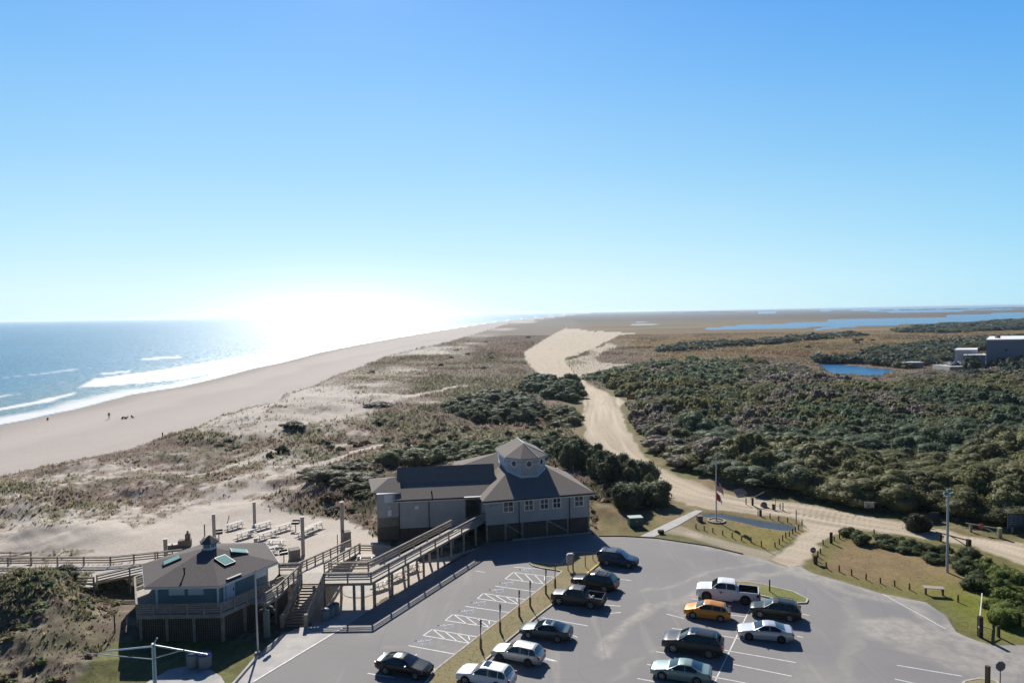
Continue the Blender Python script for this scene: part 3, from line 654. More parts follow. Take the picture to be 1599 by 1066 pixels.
WL = MB(); PZ_ = PZ; PZ = .042; line((396,1064), (537,979), .16, WL); PZ = PZ_; tag(WL.build('edge_line', M_paint, fix=False), kind='structure'); line((792,1010), (870,1032)); line((783,1013), (870,1035), .01)
line(c5(880,232), c5(950,245), .1)
tag(PB.build('parking_lines', M_paint, fix=False), kind='structure')
# wheelchair symbols painted on the bays
def wheelchair(px, py, ang, s=.95):
    mb = MB(); c = G(px, py); z = PZ
    def P(x, y):
        ca, sa = math.cos(ang), math.sin(ang); x *= s; y *= s
        return (c.x+ca*x-sa*y, c.y+sa*x+ca*y, z)
    def strip(pts, w):
        for p, q in zip(pts[:-1], pts[1:]):
            d = Vector((q[0]-p[0], q[1]-p[1])).normalized()*w/2; n = (-d.y, d.x)
            mb.face([P(p[0]-n[0]-d.x*.5, p[1]-n[1]-d.y*.5), P(q[0]-n[0]+d.x*.5, q[1]-n[1]+d.y*.5), P(q[0]+n[0]+d.x*.5, q[1]+n[1]+d.y*.5), P(p[0]+n[0]-d.x*.5, p[1]+n[1]-d.y*.5)])
    strip([(.42*math.cos(R(a))-.1, .42*math.sin(R(a))-.3) for a in range(-215, 31, 22)], .12)
    strip([(-.12, .62), (-.08, .1), (.3, .1), (.5, -.5), (.68, -.42)], .13); strip([(-.1, .38), (.25, .38)], .1)
    strip([(.13*math.cos(R(a))-.14, .13*math.sin(R(a))+.85) for a in range(0, 361, 45)], .13)
    return tag(mb.build('wheelchair_marking', mat('marking_paint', (.50, .56, .64), .8, var=.3, vs=5) if 'marking_paint' not in bpy.data.materials else bpy.data.materials['marking_paint'], fix=False), kind='structure')
A0 = G(*c5(402,765)); A1 = G(*c5(745,828)); bay = math.atan2(A1.y-A0.y, A1.x-A0.x)
for x, y in ((1245,226),(1105,322),(1035,372),(905,462),(820,522),(672,625),(512,737)):
    wheelchair(*c5(x, y), bay+R(90))
# ================================================================ VEGETATION
iv0, iv1 = iv[0], iv[-1]
def _ix(x, y):
    j = (x/y-ts[0])/(ts[-1]-ts[0])*(len(ts)-1); i = (1/np.maximum(y, 29.)-iv0)/(iv1-iv0)*(len(ys)-1)
    return np.clip(i, 0, len(ys)-1.001), np.clip(j, 0, len(ts)-1.001)
def samp(A, x, y):
    i, j = _ix(np.asarray(x, float), np.asarray(y, float)); i0 = i.astype(int); j0 = j.astype(int); fi = i-i0; fj = j-j0
    if A.ndim == 3: fi = fi[..., None]; fj = fj[..., None]
    return (A[i0, j0]*(1-fj)+A[i0, j0+1]*fj)*(1-fi) + (A[i0+1, j0]*(1-fj)+A[i0+1, j0+1]*fj)*fi
def Hz(x, y): return float(samp(Z, np.array([x]), np.array([y]))[0])

def leaf_mat(name, twig=False):
    m = bpy.data.materials.new(name); m.use_nodes = True; t = m.node_tree; b = t.nodes['Principled BSDF']; out = t.nodes['Material Output']
    a = t.nodes.new('ShaderNodeVertexColor'); a.layer_name = 'Col'; oi = t.nodes.new('ShaderNodeObjectInfo')
    mx = t.nodes.new('ShaderNodeMix'); mx.data_type = 'RGBA'; mx.blend_type = 'MULTIPLY'; mx.inputs[0].default_value = 1
    t.links.new(a.outputs[0], mx.inputs[6]); t.links.new(oi.outputs['Color'], mx.inputs[7]); t.links.new(mx.outputs[2], b.inputs['Base Color'])
    b.inputs['Roughness'].default_value = .6; b.inputs['Specular IOR Level'].default_value = .16
    tr = t.nodes.new('ShaderNodeBsdfTranslucent'); ms = t.nodes.new('ShaderNodeMixShader'); ms.inputs[0].default_value = .42
    t.links.new(mx.outputs[2], tr.inputs[0]); t.links.new(b.outputs[0], ms.inputs[1]); t.links.new(tr.outputs[0], ms.inputs[2]); t.links.new(ms.outputs[0], out.inputs[0])
    return m
M_leaf = leaf_mat('leaves'); M_bark = mat('bark', (.14, .115, .09), .9, .1, var=.2, vs=3)
ICO = None
def ico():
    global ICO
    if ICO is None:
        bm = bmesh.new(); bmesh.ops.create_icosphere(bm, subdivisions=2, radius=1)
        v = np.array([q.co[:] for q in bm.verts]); f = np.array([[q.index for q in p.verts] for p in bm.faces]); bm.free(); ICO = (v, f)
    return ICO
def crown_arrays(rg, W, H, nl, nleaf, ls, shape=1.0, core=True, spikes=0):
    """leaf quads on the surfaces of a heap of lobes; W radius, H height. returns verts, quads, colours"""
    lob = []
    for k in range(nl):
        a = rg.uniform(0, 2*np.pi); r = W*np.sqrt(rg.uniform(0, 1))*.72; hz_ = 1-(r/W)**2*.75
        s = rg.uniform(.20, .44)*W
        lob.append((r*np.cos(a), r*np.sin(a), H*hz_*rg.uniform(.72, 1.0)-s*.75, s, rg.uniform(.7, 1.3)))
    lob.append((0, 0, H*.55-W*.2, W*.55, 1.0)); lob.append((0, 0, H*.25, W*.62, .8))
    L_ = np.array(lob); wgt = L_[:, 3]**2; pick = rg.choice(len(L_), nleaf, p=wgt/wgt.sum())
    d = rg.normal(size=(nleaf, 3)); d[:, 2] = d[:, 2]*.9+.35; d /= np.linalg.norm(d, axis=1)[:, None]
    rad = L_[pick, 3]*(np.where(rg.uniform(size=nleaf) < .25, rg.uniform(.95, 1.28, nleaf), rg.uniform(.74, 1.06, nleaf))); c = L_[pick, :3] + d*rad[:, None]*np.array([1, 1, .85])
    c[:, 2] = np.maximum(c[:, 2], .1+rg.uniform(0, .3, nleaf))
    n = d*.75 + rg.normal(size=(nleaf, 3))*.5; n /= np.linalg.norm(n, axis=1)[:, None]
    u = np.cross(n, rg.normal(size=(nleaf, 3))); u /= np.linalg.norm(u, axis=1)[:, None]; v = np.cross(n, u)
    s = ls*rg.uniform(.5, 1.25, nleaf)[:, None]; s2 = s*rg.uniform(.5, 1., nleaf)[:, None]
    V4 = np.stack([c-u*s-v*s2*.2, c-v*s2, c+u*s+v*s2*.2, c+v*s2], 1)
    tone = (L_[pick, 4]*rg.uniform(.78, 1.25, nleaf))
    hue = rg.uniform(-.12, .16, nleaf)
    colr = np.stack([tone*(1+hue), tone, tone*(1-hue*.5)], 1)
    verts = V4.reshape(-1, 3); q = np.arange(nleaf*4).reshape(-1, 4); colr = np.repeat(colr, 4, 0)
    if core:
        iv_, if_ = ico(); vs = [verts]; qs = [q]; cs = [colr]; b = len(verts)
        for x, y, z, s, t_ in lob:
            p = iv_*s*.86*(1+.12*np.sin(iv_[:, :1]*5+x)*np.cos(iv_[:, 1:2]*4+y)) + np.array([x, y, z]); p[:, 2] = np.maximum(p[:, 2], 0)
            vs.append(p); qs.append(np.concatenate([if_, if_[:, :1]], 1)+b); b += len(p); cs.append(np.full((len(p), 3), .8))
        verts = np.concatenate(vs); q = np.concatenate(qs); colr = np.concatenate(cs)
    return verts, q, colr
def poly_mesh(name, verts, q, colr, m, parent=None):
    tri = (q[:, 3] == q[:, 0])
    me = bpy.data.meshes.new(name); n = len(verts); me.vertices.add(n); me.vertices.foreach_set('co', verts.astype(np.float32).ravel())
    cnt = np.where(tri, 3, 4); tot = int(cnt.sum()); st = np.concatenate([[0], np.cumsum(cnt)[:-1]])
    mask = np.ones(q.shape, bool); mask[tri, 3] = False
    me.loops.add(tot); me.loops.foreach_set('vertex_index', q[mask].astype(np.int32)); me.polygons.add(len(q)); me.polygons.foreach_set('loop_start', st.astype(np.int32))
    me.materials.append(m); a = me.color_attributes.new('Col', 'FLOAT_COLOR', 'POINT'); cc = np.ones((n, 4), np.float32); cc[:, :3] = colr; a.data.foreach_set('color', cc.ravel())
    me.update(calc_edges=True)
    o = bpy.data.objects.new(name, me); col.objects.link(o); adopt(o, parent); return o
rg = np.random.default_rng(5)
def tree_proto(name, W, H, nl, nleaf, ls, label, cat, group, trunk=True):
    root = empty(name, label=label, cat=cat, group=group)
    v, q, c = crown_arrays(rg, W, H, nl, nleaf, ls); poly_mesh('crown' if trunk else 'foliage', v, q, c, M_leaf, root)
    b = MB()
    for k in range(5 if trunk else 4):
        a = 2*math.pi*k/5+rg.uniform(0, .6); r = W*.45
        b.tube([(0.1*math.cos(a), .1*math.sin(a), -.3), (.3*math.cos(a), .3*math.sin(a), H*.2), (r*math.cos(a), r*math.sin(a), H*.6)], .14 if trunk else .06, 6, r2=.04)
    b.build('trunk' if trunk else 'stems', M_bark, root, fix=False); return root
USED = {}
def put(proto, x, y, z, rz, sc, colr, label=None, group=None):
    if proto.name not in USED: o = proto; USED[proto.name] = 1
    else: o = copy_tree(proto)
    o.location = (x, y, z); o.rotation_euler = (0, 0, rz); o.scale = sc
    if label: o['label'] = label
    if group: o['group'] = group
    for ch in KIDS.get(o.name, []): ch.color = (*colr, 1)
    return o
def scatter(polys, sp, rg, jit=.45, dfun=None):
    out = []
    for P in polys:
        xs = [p[0] for p in P]; ysx = [p[1] for p in P]; y = min(ysx)
        while y < max(ysx):
            s = dfun(y) if dfun else sp
            xx = np.arange(min(xs), max(xs), s); xx = xx + rg.uniform(-jit, jit, len(xx))*s; yy = y + rg.uniform(-jit, jit, len(xx))*s
            m_ = inside(xx, yy, P); out += [(a, b, s) for a, b in zip(xx[m_], yy[m_])]; y += s
    return out
def clear_of_hard(x, y, margin): return samp(np.maximum(d_hard, np.maximum(d_field, d_flag)), np.array([x]), np.array([y]))[0] < -margin
# --- the thicket beyond the sand road
kinds = [('evergreen_tree', 'dense rounded evergreen tree in the dark thicket beyond the sand road', 'evergreen trees of the thicket'),
         ('olive_tree', 'olive green bushy tree among the thicket beyond the sand road', 'olive green trees of the thicket'),
         ('bare_tree', 'grey brown nearly leafless tree among the thicket beyond the sand road', 'grey brown trees of the thicket')]
protos = []
for nm, lb, gp in kinds:
    for k in range(3 if nm != 'bare_tree' else 2):
        protos.append((nm, tree_proto(nm, 2.9+.6*k, 5.2+.6*k, 16+k*3, 6500 if nm != 'bare_tree' else 6000, .155 if nm != 'bare_tree' else .12, lb, 'tree', gp)))
pts = scatter([FOREST], 3.6, rg, dfun=lambda y: 3.5*max(1, (y/170)**.8))
pts.sort(key=lambda p: p[1] + abs(p[0]-40)*.15)
fx = np.array([p[0] for p in pts]); fy = np.array([p[1] for p in pts])
kn = fbm(fx, fy, 34, 3, 121); kt = fbm(fx, fy, 50, 3, 122); hn = fbm(fx, fy, 24, 3, 123)
TC = {'evergreen_tree': (.15, .19, .11), 'olive_tree': (.22, .22, .10), 'bare_tree': (.26, .225, .18)}
def kind_at(i, x, y):
    s = kn[i] + rg.uniform(-.12, .12) + (.15 if (800+x/y*1066) > 1150 else -.10)
    return 'evergreen_tree' if s < .50 else ('olive_tree' if s < .60 or kt[i] > .56 else 'bare_tree')
stuffV = []; stuffQ = []; stuffC = []; sb = 0; far_protos = [crown_arrays(rg, 1, 1, 11, 900, .085) for _ in range(5)]
far_small = [crown_arrays(rg, 1, 1, 7, 240, .19, core=True) for _ in range(4)]
def stuff_add(x, y, z, W, H, colr, small=False):
    global sb
    v, q, c = (far_small if small else far_protos)[rg.integers(4)]; a = rg.uniform(0, 6.28); ca, sa = math.cos(a), math.sin(a)
    vv = np.stack([(v[:, 0]*ca-v[:, 1]*sa)*W+x, (v[:, 0]*sa+v[:, 1]*ca)*W+y, v[:, 2]*H+z], 1)
    stuffV.append(vv); stuffQ.append(q+sb); stuffC.append(c*np.array(colr)); sb += len(v)
nthing = 0
for i, (x, y, s) in enumerate(pts):
    if not clear_of_hard(x, y, 3.0): continue
    kd = kind_at(i, x, y); tn = rg.uniform(.8, 1.25); cc = [c*tn for c in TC[kd]]
    edge = samp(d_for, np.array([x]), np.array([y]))[0]
    pg = G(1320, 577); nearp = math.exp(-(((x-pg.x)/70)**2+((y-pg.y+30)/50)**2))
    h = (.70+.8*(hn[i]-.35))*(1-.6*nearp)*min(1.05, .55+max(edge, 0)*.09)*rg.uniform(.85, 1.2)
    if nthing < 296:
        cand = [p for n_, p in protos if n_ == kd]; p = cand[rg.integers(len(cand))]; w_ = rg.uniform(.85, 1.45); h *= rg.uniform(.85, 1.15)
        px = 800+x/y*1066; zn = 'by the road bend' if px < 1050 else ('behind the flagpole' if px < 1150 else ('behind the gate posts' if px < 1260 else ('left of the white notice board' if px < 1345 else ('behind the white notice board' if px < 1430 else ('behind the light pole' if px < 1530 else 'behind the stop sign gate')))))
        rw_ = 'front row' if edge < 5 else ('second row' if edge < 12 else 'depth')
        ad_ = {'evergreen_tree': 'rounded dark evergreen tree', 'olive_tree': 'bushy olive green tree', 'bare_tree': 'grey brown leafless tree'}[kd]
        put(p, x, y, Hz(x, y)-.1, rg.uniform(0, 6.28), (w_, w_, h*1.12), cc, '%s, %s of thicket %s' % (ad_, rw_, zn), '%ss, %s, %s' % (ad_, rw_, zn)); nthing += 1
    else:
        stuff_add(x, y, -.3, s*.82*rg.uniform(.8, 1.2), 5.4*h, cc, y > 260)
# --- far bands of trees
for P in TREEBANDS:
    for x, y, s in scatter([P], 7, rg, dfun=lambda y: 6.0*max(1, (y/300)**1.0)):
        tn = rg.uniform(.75, 1.2); cc = [c*tn for c in ((.10, .13, .095) if rg.uniform() < .7 else (.15, .15, .08))]
        stuff_add(x, y, -1.1, s*.8*rg.uniform(.8, 1.25), rg.uniform(3.6, 6.2), cc, True)
for px, py, n, sx, sy in ((1100, 487.5, 26, 300, 300), (1350, 480.5, 10, 60, 200), (1470, 483, 24, 500, 60), (1590, 480.5, 12, 300, 100), (1310, 485, 5, 100, 60)):
    c0 = G(px, py)
    for k in range(n):
        stuff_add(c0.x+rg.uniform(-sx, sx), c0.y+rg.uniform(-sy, sy), -1.1, rg.uniform(25, 60), rg.uniform(4, 8), (.05, .065, .045), True)
for k in range(26):
    c0 = G(rg.uniform(1515, 1640), rg.uniform(574, 590)); stuff_add(c0.x, c0.y, -1, rg.uniform(4, 6), rg.uniform(6.0, 8.5) if c0.x > 208 else 4, (.06, .085, .055))
# --- loose dark shrubs over the meadow and marsh
loose = []
for k in range(900):
    y = 1/rg.uniform(1/900., 1/100.); x = rg.uniform(-.45, .9)*y
    i, j = _ix(np.array([x]), np.array([y])); i = int(i[0]); j = int(j[0])
    if d_dune[i, j] > -14 or d_hard[i, j] > -3 or d_w[i, j] > -12 or d_pic[i, j] > -2 or d_for[i, j] > -1 or d_field[i, j] > -1 or d_flag[i, j] > -2 or d_let[i, j] > -1 or VEG[i, j] < .5: continue
    if fbm(np.array([x]), np.array([y]), 60, 3, 131)[0] < .49: continue
    s = rg.uniform(.5, 1.3)*(1+y/400)
    stuff_add(x, y, Z[i, j]-.1, s, s*rg.uniform(.5, .9), (.11, .115, .07) if rg.uniform() < .7 else (.18, .13, .09), True)
tag(poly_mesh('woodland', np.concatenate(stuffV), np.concatenate(stuffQ), np.concatenate(stuffC), M_leaf), 'far trees and scrub of the thicket and marsh running together as one mass', 'woodland', kind='stuff')
# --- wind-clipped bushes: things
bprot = [tree_proto('bush', 1.7+.3*k, 2.0+.35*k, 11, 3800, .115, 'dark green bush', 'bush', 'bushes', trunk=False) for k in range(4)]
BL = [('dark green bush in the clump on the meadow left of the sand road', 'bushes of the clump on the meadow'),
      ('dark bush in the clump beside the bend of the sand road', 'bushes beside the bend of the sand road'),
      ('low bush in the small patch at the left edge of the sand road', 'bushes at the left edge of the sand road'),
      ('green bush in the belt right behind the grey wooden building', 'bushes behind the main building'),
      ('dull green bush on the sandy rise beyond the picnic tables', 'bushes beyond the picnic tables')]
bb = GL([(578,850),(585,752),(760,720),(925,770),(935,850)])
for bi, P in enumerate(BUSHES):
    L_ = scatter([P], 3.0, rg, dfun=lambda y: 3.3*max(1, (y/150)**.9))
    for x, y, s in L_:
        if bi == 4 and rg.uniform() < .5: continue
        if not clear_of_hard(x, y, 1.6): continue
        if sdf(np.array([x]), np.array([y]), bb)[0] > -2.0 and y < 112: continue
        tn = rg.uniform(.8, 1.3); base_ = [(.15, .17, .105), (.10, .135, .07), (.17, .18, .10), (.16, .18, .10), (.15, .15, .095)][bi]
        px = 800+x/y*1066; hh = {0: 1.2, 1: 1.5, 2: .9, 3: 1.0, 4: .55}[bi]*rg.uniform(.75, 1.2)
        if bi == 3 and px > 880: hh *= 1.55; tn *= .75
        if bi == 3 and px < 800: hh *= .85; tn *= 1.25
        s_ = s/2.5*rg.uniform(.8, 1.1)
        lb_, gp_ = BL[bi]
        if bi == 3:
            q_ = 'left of the building roof' if px < 620 else ('behind the long dark roof' if px < 770 else ('behind the turret' if px < 870 else 'right of the building')); lb_ = 'green bush in the belt of bushes ' + q_; gp_ = 'bushes ' + q_
        elif bi == 0:
            q_ = 'left part' if px < 750 else ('middle' if px < 795 else 'right part'); lb_ = 'dark green bush in the %s of the big clump on the meadow' % q_; gp_ = 'meadow clump, ' + q_
        put(bprot[rg.integers(4)], x, y, Hz(x, y)-.15, rg.uniform(0, 6.28), (s_, s_, hh), [c*tn for c in base_], lb_, gp_)
LB = [(960,700,1,1.0,'low pale bush at the right verge where the sand road bends','x'),]
SH = [(1430,828,1.0,.9,'small round dark bush on the verge beyond the sand road',(.06,.06,.035)), (440,718,1.0,.8,'lone low bush beside the sandy foot path on the dunes',(.06,.065,.04)),
      (590,640,3.2,.75,'long dark bush on the open dunes left of the clump',(.045,.058,.05)), (455,678,2.2,.8,'dark bush on the crest of the grassy dunes',(.07,.07,.035)),
      (95,940,1.2,.5,'dark bush in the hollow of the grassy mound at left',(.05,.055,.03))]
for px, py, s, h, lb, cc in SH:
    c = G(px, py); o = put(bprot[rg.integers(4)], c.x, c.y, Hz(c.x, c.y)-.15, 1, (s*.8, s*.8, h), cc, lb)
    if 'group' in o: del o['group']
# right-hand ditch scrub beside the lawn
DITCH = [GL(p) for p in ([(1322,834),(1370,836),(1440,848),(1500,862),(1550,885),(1590,905),(1640,930),(1640,990),(1560,980),(1535,950),(1530,915),(1490,885),(1430,866),(1370,855),(1325,845)],)]
for x, y, s in scatter(DITCH, 2.1, rg):
    q_ = fbm(np.array([x]), np.array([y]), 9, 3, 141)[0]; px = 800+x/y*1066
    cc = (.20, .17, .13) if q_ > .53 else ((.17, .21, .05) if px > 1540 and q_ < .45 else (.12, .145, .06)); tn = rg.uniform(.8, 1.3)
    put(bprot[rg.integers(4)], x, y, -.15, rg.uniform(0, 6), (.85*rg.uniform(.7, 1.1),)*2+(rg.uniform(.35, .75)*(1.15 if px > 1500 else .8),), [c*tn for c in cc], 'scrubby bush in the ditch ' + ('left of the light pole' if px < 1470 else ('right of the light pole' if px < 1530 else 'at the right end by the white barrier')), 'ditch bushes ' + ('left' if px < 1470 else ('middle' if px < 1530 else 'right')))
# --- dune grass: tufts of blades
NG = 170000
cx = .5*(X[:-1, :-1]+X[1:, 1:]); cy = .5*(Y[:-1, :-1]+Y[1:, 1:]); area = np.abs((X[1:, 1:]-X[:-1, :-1]))*0 + (ys[1:]-ys[:-1])[:, None]*(ts[1]-ts[0])*cy
okm = (.10*(dens[:-1, :-1] > .2) + V[:-1, :-1])*(dens[:-1, :-1] > 0)*(dens[:-1, :-1] < 1.5)*(cy < 900)*(cy > 45)*(d_for[:-1, :-1] < 0)*(d_hard[:-1, :-1] < -.4)*(d_pic[:-1, :-1] < 0)*(d_field[:-1, :-1] < -.2)*(d_flag[:-1, :-1] < 0)*(d_dune[:-1, :-1] < .5)*(d_w[:-1, :-1] < -2)
lawnm = (sdf(cx, cy, LAWN0) > -1) | (sdf(cx, cy, bldg) > -1.0) | (sdf(cx, cy, LAWN1) > 0) | (verge[:-1, :-1] > .3)
W_ = np.where(~lawnm, okm*area*(90/cy)**1.1, 0).ravel(); W_ /= W_.sum()
ci = rg.choice(W_.size, NG, p=W_); tx = cx.ravel()[ci]+rg.normal(size=NG)*.15*(cy.ravel()[ci]/100); tyy = cy.ravel()[ci]+rg.normal(size=NG)*.4*(cy.ravel()[ci]/100)
tz = samp(Z, tx, tyy); tc_ = samp(C, tx, tyy); tone_ = samp(tone2, tx, tyy)
nb = 5; sc = (.22+.34*rg.uniform(size=NG)**2)*(1+tyy/260)*(.75+.5*(tone_ > .5)); ang = rg.uniform(0, 6.28, (NG, nb)); lean = rg.uniform(.15, .75, (NG, nb)); hgt = sc[:, None]*rg.uniform(.6, 1.1, (NG, nb)); wd = sc[:, None]*rg.uniform(.10, .2, (NG, nb))
bx = tx[:, None]+rg.normal(size=(NG, nb))*.12*sc[:, None]; by = tyy[:, None]+rg.normal(size=(NG, nb))*.12*sc[:, None]; zz = tz[:, None]-.05+0*ang
px_ = -np.sin(ang)*wd; py_ = np.cos(ang)*wd
T = np.stack([np.stack([bx-px_, by-py_, zz], -1), np.stack([bx+px_, by+py_, zz], -1), np.stack([bx+np.cos(ang)*hgt*lean+.15*hgt, by+np.sin(ang)*hgt*lean-.1*hgt, zz+hgt*np.sqrt(1-lean**2*.8)], -1)], 2).reshape(-1, 3)
gcol = tc_*rg.uniform(.65, 1.25, NG)[:, None]; pale = rg.uniform(size=NG) < .16; gcol[pale] = np.array((.30, .26, .17)); gcol = np.clip(gcol*1.65, .06, .6)
gcol = np.repeat(gcol, nb*3, 0); qq = np.arange(len(T)).reshape(-1, 3)
g = npmesh('dune_grass', T, qq, M_leaf, gcol); tag(g, 'tufts of dry dune grass all over the sandy ground', 'grass', kind='stuff')

# short grass on the lawns and islands
NL = 60000; LW_ = []
for P_, wt_, z_ in ((FIELD, 1, None), (FLAGLAWN, 1, None), (LAWN1, 1, None), (LAWN0, 1.2, None), (ISL1, 1.6, .11), (ISL2, 1.6, .11)):
    xs = [p[0] for p in P_]; yy = [p[1] for p in P_]; A_ = (max(xs)-min(xs))*(max(yy)-min(yy)); n_ = int(min(A_*7*wt_, 16000)); a = rg.uniform(min(xs), max(xs), n_); b = rg.uniform(min(yy), max(yy), n_); k = inside(a, b, P_); a, b = a[k], b[k]
    LW_.append((a, b, samp(Z, a, b) if z_ is None else np.full(len(a), z_), samp(C, a, b) if z_ is None else np.array((.29, .245, .135) if P_ is ISL1 else (.2, .21, .08))*np.ones((len(a), 3))))
tx, tyy, tz, tc_ = [np.concatenate([q[i] for q in LW_]) for i in range(4)]; kk = samp(d_pud, tx, tyy) < -.2; tx, tyy, tz, tc_ = tx[kk], tyy[kk], tz[kk], tc_[kk]; n_ = len(tx)
sc = rg.uniform(.03, .075, n_); nb = 3; ang = rg.uniform(0, 6.28, (n_, nb)); h_ = sc[:, None]*rg.uniform(.6, 1.2, (n_, nb)); wd = .045+0*ang; bx = tx[:, None]+rg.normal(size=(n_, nb))*.08; by = tyy[:, None]+rg.normal(size=(n_, nb))*.08; zz = tz[:, None]+0*ang-.01
T = np.stack([np.stack([bx+np.sin(ang)*wd, by-np.cos(ang)*wd, zz], -1), np.stack([bx-np.sin(ang)*wd, by+np.cos(ang)*wd, zz], -1), np.stack([bx+np.cos(ang)*h_*.6, by+np.sin(ang)*h_*.6, zz+h_], -1)], 2).reshape(-1, 3)
gc = np.clip(tc_*rg.uniform(1.0, 1.4, n_)[:, None]*1.4, .02, .55); g2 = npmesh('lawn_grass', T, np.arange(len(T)).reshape(-1, 3), M_leaf, np.repeat(gc, nb*3, 0)); tag(g2, 'short patchy grass on the lawns and parking islands', 'grass', kind='stuff')

# low scrub on the near mound, on the grassy rise and along the foot of the thicket
stuffV = []; stuffQ = []; stuffC = []; sb = 0
for P_, sp_, k_ in ((GL([(-120,965),(0,928),(60,918),(150,922),(180,935),(182,985),(176,1010),(150,1040),(100,1100),(-150,1100)]), .8, 0), (BUSHES[4], 1.25, 1), (GL([(480,770),(560,728),(640,712),(700,735),(590,745),(590,800),(520,800)]), 1.6, 1),
     (GL([(1030,722),(1085,744),(1120,757),(1175,768),(1240,778),(1309,790),(1377,801),(1446,810),(1515,820),(1599,832),(1599,816),(1515,806),(1446,797),(1377,789),(1240,766),(1120,746),(1055,722)]), 1.6, 2),
     (GL([(922,800),(950,790),(1040,796),(1050,812),(1000,812),(950,815),(925,812)]), 1.7, 2)):
    for x, y, s in scatter([P_], sp_, rg):
        nn_ = fbm(np.array([x]), np.array([y]), 7, 3, 151)[0]
        if nn_ < (.44 if k_ < 2 else .5) or not clear_of_hard(x, y, .8): continue
        c_ = ((.26, .28, .13), (.33, .30, .17), (.21, .24, .11), (.33, .27, .19))[rg.integers(4)]; w_ = rg.uniform(.35, .75)*(1 if k_ else .85)
        stuff_add(x, y, Hz(x, y)-.1, w_, w_*rg.uniform(.5, .85), [q*rg.uniform(.85, 1.2) for q in c_], True)
tag(poly_mesh('dune_scrub', np.concatenate(stuffV), np.concatenate(stuffQ), np.concatenate(stuffC), M_leaf), 'low olive and brown scrub covering the near mound and the foot of the thicket', 'scrub', kind='stuff')
# ================================================================ BUILDINGS AND WALKWAYS
def siding(name, c):
    m = mat(name, c, .7, .3, var=.08, vs=.8); t = m.node_tree; b = t.nodes['Principled BSDF']
    tc = t.nodes.new('ShaderNodeTexCoord'); w_ = t.nodes.new('ShaderNodeTexWave'); w_.bands_direction = 'Z'; w_.wave_profile = 'SAW'; w_.inputs['Scale'].default_value = .31*6.28/2*1.6
    t.links.new(tc.outputs['Object'], w_.inputs['Vector']); bp = t.nodes.new('ShaderNodeBump'); bp.inputs['Strength'].default_value = .6; bp.inputs['Distance'].default_value = .02
    t.links.new(w_.outputs['Fac'], bp.inputs['Height']); t.links.new(bp.outputs[0], b.inputs['Normal']); return m
def shingles(name, c, c2):
    m = bpy.data.materials.new(name); m.use_nodes = True; t = m.node_tree; b = t.nodes['Principled BSDF']; b.inputs['Roughness'].default_value = .95; b.inputs['Specular IOR Level'].default_value = .15
    tc = t.nodes.new('ShaderNodeTexCoord'); n = t.nodes.new('ShaderNodeTexNoise'); n.inputs['Scale'].default_value = 5; n.inputs['Detail'].default_value = 8; n.inputs['Roughness'].default_value = .75
    mp = t.nodes.new('ShaderNodeMapping'); mp.inputs['Scale'].default_value = (1, 2.2, 6); t.links.new(tc.outputs['Object'], mp.inputs[0]); t.links.new(mp.outputs[0], n.inputs['Vector'])
    r = t.nodes.new('ShaderNodeValToRGB'); r.color_ramp.elements[0].position = .35; r.color_ramp.elements[1].position = .65; r.color_ramp.elements[0].color = (*c, 1); r.color_ramp.elements[1].color = (*c2, 1)
    t.links.new(n.outputs['Fac'], r.inputs[0]); t.links.new(r.outputs[0], b.inputs['Base Color'])
    bp = t.nodes.new('ShaderNodeBump'); bp.inputs['Strength'].default_value = .4; bp.inputs['Distance'].default_value = .03; t.links.new(n.outputs['Fac'], bp.inputs['Height']); t.links.new(bp.outputs[0], b.inputs['Normal'])
    return m
M_side = siding('grey_siding', (.46, .475, .49)); M_side2 = siding('blue_grey_siding', (.17, .26, .31)); M_trim = mat('white_trim', (.80, .82, .85), .6, var=.06)
M_roof = shingles('roof_shingles', (.19, .165, .145), (.30, .265, .235)); M_roof2 = shingles('dark_roof_shingles', (.115, .10, .095), (.20, .18, .17))
M_wood = mat('weathered_wood', (.34, .30, .255), .85, .15, var=.22, vs=2.2, bump=.3, bs=12); M_deck = mat('deck_boards', (.46, .42, .37), .85, .15, var=.16, vs=3, bump=.3, bs=9)
M_skirt = mat('skirt_boards', (.15, .13, .11), .9, .1, var=.12, vs=1.5); M_hollow_shade = mat('painted_hollow_shade', (.025, .022, .02), .95, .1); M_glass = mat('window_glass', (.02, .03, .045), .08, .6)  # near-black fill paints the shade of the hollow under the raised floors
M_dark = mat('dark_metal', (.03, .03, .033), .5, .4); M_shut = mat('pale_blue_shutter', (.66, .74, .84), .6)
M_galv = mat('galvanised_steel', (.45, .47, .50), .4, .5, metal=.6, var=.1)
M_sky_glass = mat('skylight_glass', (.20, .38, .36), .8, .05)

def frame2(o, d):
    """local frame: origin o (x,y), unit direction d along the wall; returns P(u, v, z) with v to the back"""
    d = Vector(d).normalized(); n = Vector((-d.y, d.x))
    return lambda u, v, z: Vector((o[0]+d.x*u+n.x*v, o[1]+d.y*u+n.y*v, z))
def quadbox(mb, P, u0, u1, v0, v1, z0, z1, mi=0):
    vs = [P(u, v, z) for u in (u0, u1) for v in (v0, v1) for z in (z0, z1)]
    mb.add(vs, [(0, 1, 3, 2), (4, 6, 7, 5), (0, 4, 5, 1), (2, 3, 7, 6), (0, 2, 6, 4), (1, 5, 7, 3)], mi)
B = empty('pavilion', (0, 0, 0), 0, 'large grey wooden building with brown shingle roof and octagonal turret beside the lot', 'building')
w0 = G(759.6, 846); w1 = G(921, 831); FL = 2.35
P = frame2(w0[:2], (w1-w0)[:2]); LW = (w1-w0).length; DP = 15.0; EZ = 5.55
